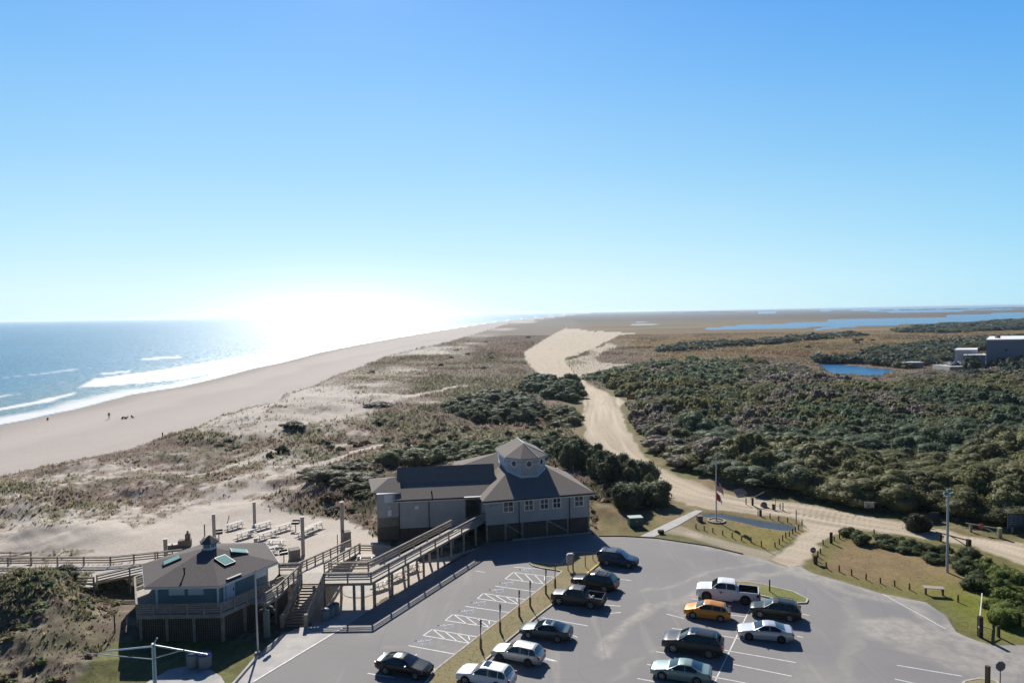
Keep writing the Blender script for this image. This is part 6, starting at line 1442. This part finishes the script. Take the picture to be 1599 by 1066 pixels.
def bar_gate(pa, pb, ra, rb, label, pal, pbm, sign=None):
    a = Vector(gz(*pa)); b = Vector(gz(*pb)); r_ = empty('bar_gate', a, 0, label, 'gate'); d = b-a; k = a.y/FPX
    m = MB(); m.box((0, 0, .45), (.3, .3, 1.1)); m.build('post', pal, r_); m = MB(); m.box((d.x, d.y, .6), (.42, .42, 1.4)); m.build('post', pbm, r_)
    m = MB(); u = d.normalized(); m.beam(Vector((0, 0, 1.02))-u*.6, d+Vector((0, 0, 1.15)), .09, .13); m.build('bar', pal, r_); m = MB(); m.beam(u*(d.length*.38)+Vector((0, 0, 1.05)), d+Vector((0, 0, .35)), .07, .09); m.build('brace', pal, r_)
    if sign is not None:
        q = u*(d.length*.36)+Vector((0, -.1, 1.05)); m = MB(); vs = [q+Vector((.36*math.cos(R(22.5+45*i)), 0, .36*math.sin(R(22.5+45*i)))) for i in range(8)]; m.add(vs+[v+Vector((0, .02, 0)) for v in vs], [list(range(8))[::-1], list(range(8, 16))]+[(i, (i+1) % 8, 8+(i+1) % 8, 8+i) for i in range(8)]); s_ = m.build('stop_sign', mget('stop_red', (.55, .02, .03), .5), r_)
        vs = [q+Vector((.345*math.cos(R(22.5+45*i)), -.006, .345*math.sin(R(22.5+45*i)))) for i in range(8)]; vi = [q+Vector((.315*math.cos(R(22.5+45*i)), -.006, .315*math.sin(R(22.5+45*i)))) for i in range(8)]
        m = MB(); m.add(vs+vi, [(i, (i+1) % 8, 8+(i+1) % 8, 8+i) for i in range(8)]); m.build('sign_border', M_plate, s_, fix=False)
        tx_ = text_mesh('STOP', .22); tx_.parent = s_; tx_.location = q+Vector((0, -.012, -.08)); tx_.rotation_euler = (R(90), 0, 0)
    return r_
def text_mesh(s, size, m=None, name='lettering'):
    cu_ = bpy.data.curves.new(name, 'FONT'); cu_.body = s; cu_.size = size; cu_.align_x = 'CENTER'; cu_.extrude = .003
    o = bpy.data.objects.new('tmp', cu_); col.objects.link(o); dg = bpy.context.evaluated_depsgraph_get(); me = bpy.data.meshes.new_from_object(o.evaluated_get(dg)); bpy.data.objects.remove(o)
    me.materials.clear(); me.materials.append(m or M_plate); q = bpy.data.objects.new(name, me); col.objects.link(q); return q
bar_gate((1468, 844.3), (1512.5, 858), 0, 0, 'dark wooden bar gate swung along the near verge of the sand road', M_postd, M_postd)
bar_gate((1515.4, 829.7), (1560.6, 839), 0, 0, 'pale bar gate with a red stop sign along the far verge', mget('gate_pale', (.34, .32, .20), .8), mget('gate_pale', (.34, .32, .20), .8), True)
post(1581, 831.5, .9, .16, 'small pale post in front of the large blue grey notice board', m=M_pale)
# bottom right gate
gr = empty('barrier', gz(1526, 994), 0, 'long white barrier pole swung open on stout posts at the lot exit', 'gate')
m = MB(); a = Vector((0, -.2, .95)); e = G(1523, 938); m.beam(a, Vector((e.x-gr.location.x+.25, e.y-gr.location.y-.6, 1.0)), .10, .14); m.build('bar', M_table, gr); m = MB(); m.box((.25, 0, .85), (.34, .34, 2.1)); m.build('post', M_postd, gr)
m = MB(); c = G(1559, 994); m.box((c.x-gr.location.x, c.y-gr.location.y, .5), (.2, .2, 1.1)); m.build('post', M_postd, gr); m = MB(); m.beam((.4, .2, .95), (1.6, .3, .55), .08, .1); m.build('brace', M_table, gr)
def round_sign(px, py, h, r, label, m1=None, face=None):
    s = empty('round_sign', gz(px, py), 0, label, 'sign'); m = MB(); m.tube([(0, .03, -.2), (0, .03, h)], .035, 8); m.build('post', M_postd, s)
    n_ = 8 if r > .36 else 20; vs = [Vector((r*math.cos(2*math.pi*(i+.5)/n_), 0, h+r*math.sin(2*math.pi*(i+.5)/n_))) for i in range(n_)]; m = MB(); m.add(vs+[v+Vector((0, .02, 0)) for v in vs], [list(range(n_))[::-1], list(range(n_, 2*n_))]+[(i, (i+1) % n_, n_+(i+1) % n_, n_+i) for i in range(n_)]); m.build('sign_plate', m1 or M_galv, s); return s
M_sback = mget('sign_back_grey', (.16, .15, .17), .6, .3, metal=.2)
s_ = round_sign(*c3p(130, 745), 1.35, .35, 'small round sign with a pale bar at the exit of the lot', M_sback); m = MB(); m.box((0, -.02, 1.33), (.42, .015, .09)); m.build('bar_mark', M_plate, s_)
round_sign(1562, 1082, 2.15, .40, 'eight sided sign seen from behind in the lower right corner', M_sback)
post(1542, 1078, 2.0, .26, 'thick wooden post on the small island in the lower right corner', m=M_post)
# tall floodlight pole
lp_ = empty('light_pole', gz(1479, 893), 0, 'tall grey steel pole with green floodlights on the brown lawn', 'light pole')
m = MB(); m.tube([(0, 0, -.3), (0, 0, 8.6)], .15, 12, r2=.11); m.build('pole', mget('pole_grey', (.42, .46, .52), .45, .4, metal=.3), lp_); m = MB(); m.box((0, 0, 8.65), (.9, .1, .1)); m.box((0, 0, 8.95), (.1, .1, .6)); m.build('bracket', M_galv, lp_)
for dx, dz, ry in ((-.35, 9.0, .3), (.38, 8.9, -.4), (.05, 9.3, 0)): m = MB(); m.box((dx, -.1, dz), (.42, .32, .36), ry=ry); m.build('floodlight', mget('flood_green', (.16, .26, .24), .5), lp_, bevel=.03)
# bench table on the lawn
bt = empty('field_table', gz(1458, 927.5), -.22, 'low pale table on two brown posts standing in the bollard row', 'table'); m = MB(); m.box((0, 0, .74), (1.9, .75, .05)); m.build('tabletop', mget('grey_board', (.36, .32, .27), .85, var=.1), bt)
for s in (-1, 1): m = MB(); m.box((s*.8, -.1, .34), (.18, .22, .75)); m.build('leg', M_post, bt)
# sign posts along the median, plates seen edge on
first = None; g_ = 'accessible parking sign posts along the median'
for i, (x, y) in enumerate(((918, 792), (1056, 672), (1192, 562), (1270, 492), (1382, 402), (1448, 357))):
    if first is None:
        r_ = first = empty('parking_sign', label='thin dark sign post with a stout tan base on the grass median', cat='sign post', group=g_)
        m = MB(); m.lathe((0, 0, 0), [(.11, -.1), (.11, .85), (.09, .92)], 10); m.build('post_sleeve', mget('sleeve', (.20, .15, .08), .8, var=.1), r_)
        m = MB(); m.box((0, 0, 1.7), (.06, .06, 1.9)); m.build('post', M_postd, r_); m = MB(); m.box((.04, 0, 2.35), (.015, .30, .45)); m.box((.04, 0, 1.98), (.015, .30, .16)); m.build('sign_plate', M_sback, r_)
    else: r_ = copy_tree(first)
    c = G(*c5(x, y)); r_.location = (c.x, c.y, .11); r_.rotation_euler = (0, 0, bay-R(10))
c3b = lambda x, y: (850+x*.10316, 850+y*.10316)
for (x, y), h, lb in (((735, 238), 1.25, 'thin brown stake on the median nearest the blue vehicle'), ((620, 345), 1.3, 'thin brown stake on the median above the yellow kerb'), ((440, 440), 2.4, 'thin post standing right behind the pay machine')):
    c = G(*c3b(x, y)); b = MB(); b.box((0, 0, h/2), (.09, .09, h)); single(b, 'wooden_post', M_post, (c.x, c.y, .1), lb, 'post')
c = G(*c3b(395, 400)); ks = empty('pay_machine', (c.x, c.y, .11), .1, 'pale grey rounded pay machine on legs on the median tip', 'machine'); m = MB(); m.box((0, 0, 1.35), (.85, .6, 1.25)); m.build('case', mget('kiosk_grey', (.42, .42, .44), .5), ks, bevel=.12)
for s in (-1, 1): m = MB(); m.box((s*.28, 0, .4), (.1, .1, .8)); m.build('leg', M_post, ks)
c = G(1201.8, 924.2); b = MB(); b.box((0, 0, .6), (.11, .11, 1.3)); single(b, 'wooden_post', M_postd, (c.x, c.y, .1), 'dark stake on the small green island behind the white pickup', 'post')
# ---------------- picnic ground
def picnic_table(L_=2.4):
    r_ = empty('picnic_table', group='picnic tables on the sand', cat='picnic table', label='bleached wooden picnic table')
    m = MB(); 
    for i in range(5): m.box((0, -.32+i*.16, .76), (L_, .145, .04))
    m.build('tabletop', M_table, r_)
    for s in (-1, 1):
        m = MB(); m.box((0, s*.72, .45), (L_, .27, .04)); m.build('bench', M_table, r_)
    for x in (-L_*.32, L_*.32):
        m = MB(); m.beam((x, -.34, .74), (x, -.62, 0), .05, .09); m.beam((x, .34, .74), (x, .62, 0), .05, .09); m.beam((x-.05, -.8, .42), (x-.05, .8, .42), .05, .08); m.build('leg_frame', M_galv, r_)
    return r_
pt0 = picnic_table(); c8b = lambda x, y: (230+x*.2064, 770+y*.2064)
tabs = [(665, 262, 54, 1.0, 'farthest left at the dune foot'), (742, 328, 54, 1.05, 'second from the left near the tall pillar'), (878, 262, 52, 1.05, 'in the middle of the back row'), (912, 330, 54, 1.15, 'in the middle of the front row'), (1028, 278, 52, 1.05, 'right end of the back row beside a black grill'),
        (975, 395, -4, .95, 'set crossways just behind the snack building roof'), (930, 455, 40, .9, 'half hidden at the corner of the snack building roof'), (1205, 310, 62, 1.15, 'near half of the long pair by the pillar'), (1268, 272, 62, 1.15, 'far half of the long pair by the pillar'), (640, 430, 10, .9, 'mostly hidden behind the cupola')]
for i, (x, y, a, s, w_) in enumerate(tabs):
    o = pt0 if i == 0 else copy_tree(pt0); o.location = gz(*c8b(x, y)); o.rotation_euler = (0, 0, R(a)); o.scale = (s, 1, 1); o['label'] = 'bleached picnic table on the sand, ' + w_
c3 = lambda x, y: (400+x*.2439, 740+y*.2439)
for x, y, a, s, w_ in ((705, 560, 0, .9, 'in the fenced corner left of the main building'), (800, 725, 45, .8, 'under the raised walkway at its lower bend'), (905, 665, 55, .8, 'under the middle of the raised walkway'), (1000, 612, 50, .7, 'in the shade line below the raised walkway')):
    o = copy_tree(pt0); o.location = gz(*c3(x, y)); o.rotation_euler = (0, 0, R(a)); o.scale = (s, 1, 1); o['label'] = 'bleached picnic table ' + w_
m = MB(); m.lathe((0, 0, 0), [(1.9, -.1), (1.9, .04), (1.85, .06)], 24, smooth=False); single(m, 'concrete_slab', M_conc, gz(563, 922), 'pale round slab lying on the sand under the walkway', 'slab')
def pillar(px, py, h, label, w=.42, half=None):
    r_ = empty('sail_pillar', gz(px, py), .4, label, 'pillar'); m = MB(); m.box((0, 0, h/2), (w, w, h)); m.build('shaft', M_pale, r_); m = MB(); m.box((0, 0, h+.05), (w+.08, w+.08, .1)); m.build('cap', M_table, r_)
for px, py, h, lb in ((335, 850, 4.0, 'tall square pale pillar between grill and snack building'), (397.8, 820, 3.3, 'square pale pillar at the back of the picnic tables'), (473.5, 866.5, 4.8, 'tall square pillar beside the concrete bin enclosure'), (535, 844.5, 5.2, 'tallest square pillar at the far end of the ramp'), (260, 893, 3.5, 'square pillar rising behind the left slope of the snack roof'), (400.7, 889, 3.7, 'square pillar top showing over the right of the snack roof')): pillar(px, py, h, lb)
post(319.8, 837, 1.6, .13, 'dark stake in the sand left of the tall pillar'); post(269.8, 877, 2.2, .12, 'dark stake rising behind the snack roof near the left pillar'); post(242.5, 878, 1.3, .12, 'short dark stake at the left corner of the snack roof'); post(527, 848, 1.2, .1, 'thin stake left of the tallest pillar'); post(355, 818, 1.2, .1, 'leaning dark stake at the shaded dune hollow', tilt=(.1, .25))
def grill(px, py, s, label, rz=0):
    r_ = empty('grill', gz(px, py), rz, label, 'grill'); m = MB(); m.tube([(0, 0, -.1), (0, 0, .85)], .06, 8); m.build('post', M_dark, r_); m = MB(); m.box((0, 0, 1.0), (.95*s, .6, .3)); m.box((0, .3, 1.22), (.95*s, .06, .3)); m.build('fire_box', M_dark, r_, bevel=.02)
    m = MB(); m.box((.1, -.1, 1.17), (.8*s, .4, .03)); m.build('grate', M_dark, r_)
grill(342, 843, 1, 'black pedestal grill beside the tall pillar', .3); grill(461.8, 827, 1.1, 'black pedestal grill behind the long picnic tables'); grill(443.5, 876, 1, 'black pedestal grill by the corner of the snack building', .5)
fo_ = empty('stone_oven', gz(289, 853), .3, 'brown stone fireplace with a short chimney on the sand', 'fireplace'); m = MB(); m.box((0, 0, .45), (1.6, .9, .9)); m.box((-1.3, -.3, .25), (1.4, .7, .5)); m.build('hearth', mget('oven_stone', (.22, .18, .15), .9, var=.3, vs=3), fo_, bevel=.05); m = MB(); m.box((.35, .1, 1.25), (.6, .6, .8)); m.box((.35, .1, 1.75), (.25, .25, .5)); m.build('chimney', bpy.data.materials['oven_stone'], fo_, bevel=.04); m = MB(); m.box((-1.3, -.3, .53), (1.5, .8, .06)); m.build('slab', M_table, fo_)
for px, py, lb, w in ((460, 873.5, 'grey walled bin enclosure next to the tall pillar', 1.2), (541, 845, 'small grey enclosure at the foot of the tallest pillar', 1.0)):
    m = MB(); m.box((0, 0, .65), (w, w, 1.35)); m.box((0, 0, 1.35), (w+.06, w+.06, .06)); single(m, 'bin_enclosure', mget('enclosure', (.24, .22, .20), .9, var=.1), gz(px, py), lb, 'enclosure', rz=.5)
# ---------------- bins, poles at the lower left
def bin_(px, py, r, h, lb, lid, open_=False):
    r_ = empty('rubbish_bin', gz(px, py, .03), .2, lb, 'bin'); m = MB(); m.lathe((0, 0, 0), [(r*.88, 0), (r*.98, h*.1), (r, h*.85), (r*.96, h)], 18); m.build('bin_body', mget('bin_grey', (.20, .24, .27), .6, .3), r_); m = MB(); m.lathe((0, 0, h), [(r*1.02, 0), (r*1.0, .06), (r*.6, .16), (.05, .2)], 18); m.build('lid', lid, r_)
M_blue = mget('lid_blue', (.03, .07, .30), .5); M_lidg = mget('lid_slate', (.10, .17, .24), .5)
bin_(302, 1041, .55, 1.15, 'grey round bin at the left of the pair by the concrete pad', M_lidg); bin_(320.5, 1042, .55, 1.15, 'grey round bin with a bright blue lid by the concrete pad', M_blue)
bin_(508.5, 967, .42, .95, 'round bin nearest the stairs under the walkway platform', M_lidg); bin_(516.5, 962.5, .42, .95, 'middle round bin under the walkway platform', M_lidg); bin_(523.5, 958, .42, .95, 'rightmost round bin under the walkway platform', M_lidg)
m = MB(); m.tube([(0, 0, -.2), (0, 0, 7.5)], .10, 10, r2=.075); lp2 = empty('plain_pole', gz(402.6, 1020), 0, 'bare pale steel pole in front of the snack building at the pavement', 'pole'); m.build('pole', M_galv, lp2); m = MB(); m.lathe((0, 0, 0), [(.28, 0), (.28, .12), (.12, .14)], 12); m.build('foot_plate', M_conc, lp2); m = MB(); m.lathe((0, 0, 7.5), [(.09, 0), (.08, .05), (.02, .09)], 10); m.build('cap', M_galv, lp2)
sh = empty('shower_post', gz(417, 994), 0, 'grey green foot shower post with dark fittings beside the stairs', 'shower'); m = MB(); m.box((0, 0, 1.3), (.5, .4, 2.6)); m.build('post', mget('shower_grey', (.17, .21, .19), .8), sh, bevel=.03)
for dx, dz in ((-.35, 2.6), (.5, 2.9), (.7, 2.6)): m = MB(); m.box((dx, -.2, dz), (.4, .4, .3), ry=dx); m.build('shower_head', M_dark, sh, bevel=.06)
sh2 = empty('crossarm_pole', (-19.0, 35.0, 0), 0, 'grey steel pole with long braced crossarms in the lower left corner', 'pole')
m = MB(); m.tube([(0, 0, -.2), (0, 0, 13.05)], .13, 12, r2=.09); m.build('pole', M_galv, sh2)
for a, b, r in (((0, 0, 12.95), (2.85, -.1, 12.45), .045), ((0, 0, 12.9), (-3.4, 1.6, 11.9), .045), ((0, 0, 12.25), (1.65, -.05, 12.72), .025), ((0, 0, 12.2), (-4.2, 1.0, 12.1), .025), ((0, 0, 13.0), (.16, .1, 13.3), .035)):
    m = MB(); m.tube([a, b], r, 8); m.build('crossarm' if r > .03 else 'brace', M_galv, sh2)
for z in (12.85, 12.05): m = MB(); m.lathe((.1, -.1, z), [(.02, -.06), (.06, 0), (.02, .06)], 8); m.build('bolt', M_plate, sh2)
# ---------------- people on the beach
def human(name, loc, rz, label, J, top, legs, s=1.0):
    """J: joints; one continuous skinned body"""
    vs = [j[0] for j in J]; rad = [j[1] for j in J]; ed = [(j[2], i) for i, j in enumerate(J) if j[2] >= 0]
    me = bpy.data.meshes.new(name); me.from_pydata(vs, ed, []); o = bpy.data.objects.new(name, me); col.objects.link(o); sk = o.modifiers.new('skin', 'SKIN'); ss = o.modifiers.new('sub', 'SUBSURF'); ss.levels = 1; ss.render_levels = 1
    for i, r in enumerate(rad): me.skin_vertices[0].data[i].radius = (r, r)
    me.skin_vertices[0].data[0].use_root = True
    dg = bpy.context.evaluated_depsgraph_get(); me2 = bpy.data.meshes.new_from_object(o.evaluated_get(dg)); o.modifiers.clear(); o.data = me2
    for q in (top, legs, mget('skin_tone', (.40, .24, .17), .7), mget('dark_hair', (.03, .02, .015), .8)): me2.materials.append(q)
    mi = []
    for p in me2.polygons:
        c = p.center; mi.append(3 if c.z > J[3][0][2]+.10 else (2 if c.z > J[3][0][2]-.06 else (1 if c.z < J[0][0][2]+.02 else 0)))
    me2.polygons.foreach_set('material_index', mi); me2.polygons.foreach_set('use_smooth', [True]*len(mi))
    o.location = loc; o.rotation_euler = (0, 0, rz); o.scale = (s, s, s); tag(o, label, 'person'); return o
def stand(px, py, label, top, legs, s=1.0, rz=0):
    J = [((0, 0, .93), .15, -1), ((0, 0, 1.2), .14, 0), ((0, 0, 1.42), .13, 1), ((0, .01, 1.55), .06, 2), ((0, 0, 1.66), .095, 3), ((.10, 0, .88), .09, 0), ((.13, .05, .48), .065, 5), ((.14, .02, .08), .05, 6), ((.14, -.12, .03), .045, 7), ((-.10, 0, .88), .09, 0), ((-.12, -.06, .48), .065, 9), ((-.13, 0, .08), .05, 10), ((-.13, -.14, .03), .045, 11),
         ((.20, 0, 1.40), .06, 2), ((.27, .02, 1.12), .045, 13), ((.26, -.10, .88), .035, 14), ((-.20, 0, 1.40), .06, 2), ((-.27, .02, 1.12), .045, 16), ((-.25, -.12, .90), .035, 17)]
    c = G(px, py, -.55); c = G(px, py, Hz(c.x, c.y)); return human('person', (c.x, c.y, Hz(c.x, c.y)), rz, label, J, top, legs, s)
def sit(px, py, label, top, legs, rz=0, s=1.0):
    J = [((0, 0, .18), .15, -1), ((0, .1, .42), .14, 0), ((0, .16, .66), .13, 1), ((0, .14, .79), .06, 2), ((0, .12, .90), .095, 3), ((.12, -.1, .18), .09, 0), ((.15, -.45, .42), .065, 5), ((.15, -.75, .08), .05, 6), ((-.12, -.1, .18), .09, 0), ((-.15, -.45, .42), .065, 8), ((-.15, -.75, .08), .05, 9), ((.2, .14, .64), .055, 2), ((.25, -.1, .45), .04, 11), ((.17, -.38, .44), .035, 12), ((-.2, .14, .64), .055, 2), ((-.25, -.1, .45), .04, 14), ((-.17, -.38, .44), .035, 15)]
    c = G(px, py, -.5); z = Hz(c.x, c.y); c = G(px, py, z); return human('person', (c.x, c.y, Hz(c.x, c.y)), rz, label, J, top, legs, s)
blk = mget('cloth_black', (.02, .02, .025), .8); jn = mget('cloth_grey', (.20, .19, .18), .8)
stand(170.5, 654, 'person in dark top and pale trousers standing on the beach by the water', blk, jn, 1.25, .3)
sit(206, 653, 'person in dark clothes sitting at the right end of the beach gear', blk, blk, 1.2, 1.2); sit(199, 653.5, 'person in dark clothes sitting in the middle of the beach gear', blk, jn, -1.2, 1.1); sit(74.5, 656, 'person sitting alone on the beach far left near the waterline', blk, blk, .5, 1.1)
c = G(193.5, 653.5, -.5); ct = empty('beach_cart', (c.x, c.y, Hz(c.x, c.y)), .2, 'low dark beach cart loaded with bags left of the sitting people', 'cart'); m = MB(); m.box((0, 0, .35), (1.3, .6, .1)); m.beam((.6, 0, .35), (1.2, 0, .7), .04, .04); m.build('tray', blk, ct)
m = MB(); m.box((-.3, 0, .55), (.5, .45, .35)); m.box((.25, .05, .5), (.4, .4, .25)); m.build('bags', mget('bag_dark', (.05, .05, .07), .8), ct, bevel=.05)
for sx in (-.45, .45):
    for sy in (-.3, .3): m = MB(); m.lathe((0, 0, 0), [(.15, -.04), (.16, 0), (.15, .04)], 12); q = m.build('wheel', M_tyre, ct); q.location = (sx, sy, .16); q.rotation_euler = (R(90), 0, 0)
# stakes along the sand pad
for i, (px, py) in enumerate(((889, 573), (893, 578), (896, 582), (900, 588), (904, 594))):
    c = gz(px, py); m = MB(); m.box((0, 0, .6), (.28, .28, 1.3)); single(m, 'wooden_post', M_postd, c, 'dark stake in the short row where the sand pad narrows into the road', 'post', 'stakes where the sand pad narrows')
# ---------------- far buildings
fb = empty('grey_block', (0, 0, 0), 0, 'large pale blue grey windowless block rising over the far trees', 'building'); M_fb = mget('far_wall_hazed', (.27, .31, .40), .8, var=.05, vs=.1); M_fr = mget('far_roof', (.80, .80, .78), .7)  # blue grey of haze and shade is mixed into the wall colour
yb = 326.; x0 = (1541-799.5)/FPX*yb; m = MB(); m.prism([(x0, yb), (x0+18, yb-1), (x0+60, yb-2), (x0+84, yb+32), (x0+26, yb+34)], -1, 12.9); m.build('wall', M_fb, fb)
m = MB(); m.prism([(x0-.3, yb-.3), (x0+18, yb-1.3), (x0+60, yb-2.3), (x0+84, yb+32), (x0+25.7, yb+34.3)], 12.9, 13.5); m.build('roof', M_fr, fb); m = MB(); m.box((x0+9.2, yb-.62, 8.3), (.9, .1, 1.1)); m.build('opening', M_dark, fb)
m = MB(); m.box((x0+14, yb+12, 14.2), (1.6, 1.6, 1.5)); m.build('vent_box', mget('rust', (.2, .11, .09), .8), fb)
fb2 = empty('low_annex', (0, 0, 0), 0, 'low pale building with flat white roof left of the large far block', 'building'); xa = (1492-799.5)/FPX*(yb+8); m = MB(); m.prism([(xa, yb+8), (xa+10, yb+7), (xa+18, yb+18), (xa+8.5, yb+19)], -1, 8.0); m.build('wall', mget('far_wall2_hazed', (.40, .41, .50), .8), fb2); m = MB(); m.prism([(xa-.2, yb+7.8), (xa+10.2, yb+6.8), (xa+18.2, yb+18.2), (xa+8.3, yb+19.2)], 8.0, 8.4); m.build('roof', M_fr, fb2)  # annex walls carry the same painted haze and shade tint
xb = (1507-799.5)/FPX*yb; m = MB(); m.prism([(xb, yb+1), (xb+10.2, yb), (xb+14, yb+7), (xb+4.8, yb+6.9)], -1, 5.8); m.build('lower_wall', mget('far_wall2_hazed', (.4, .41, .5), .8), fb2); m = MB(); m.prism([(xb-.3, yb+.5), (xb+10.4, yb-.5), (xb+14.2, yb+6.8), (xb+4.6, yb+6.8)], 5.8, 6.25); m.build('lower_roof', M_fr, fb2); m = MB(); m.box((xb+5, yb+.45, 3.5), (5.5, .1, 3.5), rz=-.1); m.build('garage_door', mget('far_door', (.55, .56, .62), .7), fb2)
c = G(1426, 572); m = MB(); m.prism([(c.x-4.5, c.y), (c.x+4.5, c.y-.5), (c.x+4.7, c.y+6), (c.x-4.3, c.y+6.5)], -1, 1.7); o = empty('small_shed', (0, 0, 0), 0, 'small shed with a pale flat roof showing among the far trees', 'building'); m.build('wall', mget('shed_wall', (.2, .22, .24), .8), o); m = MB(); m.prism([(c.x-5, c.y-.5), (c.x+5, c.y-1), (c.x+5.2, c.y+6.5), (c.x-4.8, c.y+7)], 1.7, 2.1); m.build('roof', mget('shed_roof', (.5, .58, .56), .7), o)
for i, (px, cm, lb) in enumerate(((1486, P_silver, 'silver car parked left of the low far building'), (1494, P_black, 'dark car parked in the middle before the low far building'), (1500, P_white, 'white car parked right beside the low far building'))):
    xx = (px-799.5)/FPX*(yb-1.5); o = vehicle('suv', (xx, yb-1.5), R(80), cm, lb, 'car', 'far_car'); o.location.z = 1.6
    # raised yard the cars stand on
m = MB(); xy = (1482-799.5)/FPX*(yb-8); m.prism([(xy, yb-9), (xy+12, yb-10), (xy+16, yb+.6), (xy, yb+4)], -1.2, 1.58); tag(m.build('yard', M_conc), kind='structure')
# ================================================================ AIR
hb = MB(); hb.box((0, 22000, 15.5), (70000, 48000, 36)); hz_o = hb.build('haze', bpy.data.materials.new('air'))
hm = hz_o.data.materials[0]; hm.use_nodes = True; t = hm.node_tree; t.nodes.remove(t.nodes['Principled BSDF'])
pv = t.nodes.new('ShaderNodeVolumePrincipled'); pv.inputs['Color'].default_value = (.72, .86, 1, 1); pv.inputs['Density'].default_value = .00006; pv.inputs['Anisotropy'].default_value = .55
t.links.new(pv.outputs[0], t.nodes['Material Output'].inputs['Volume']); tag(hz_o, kind='stuff')
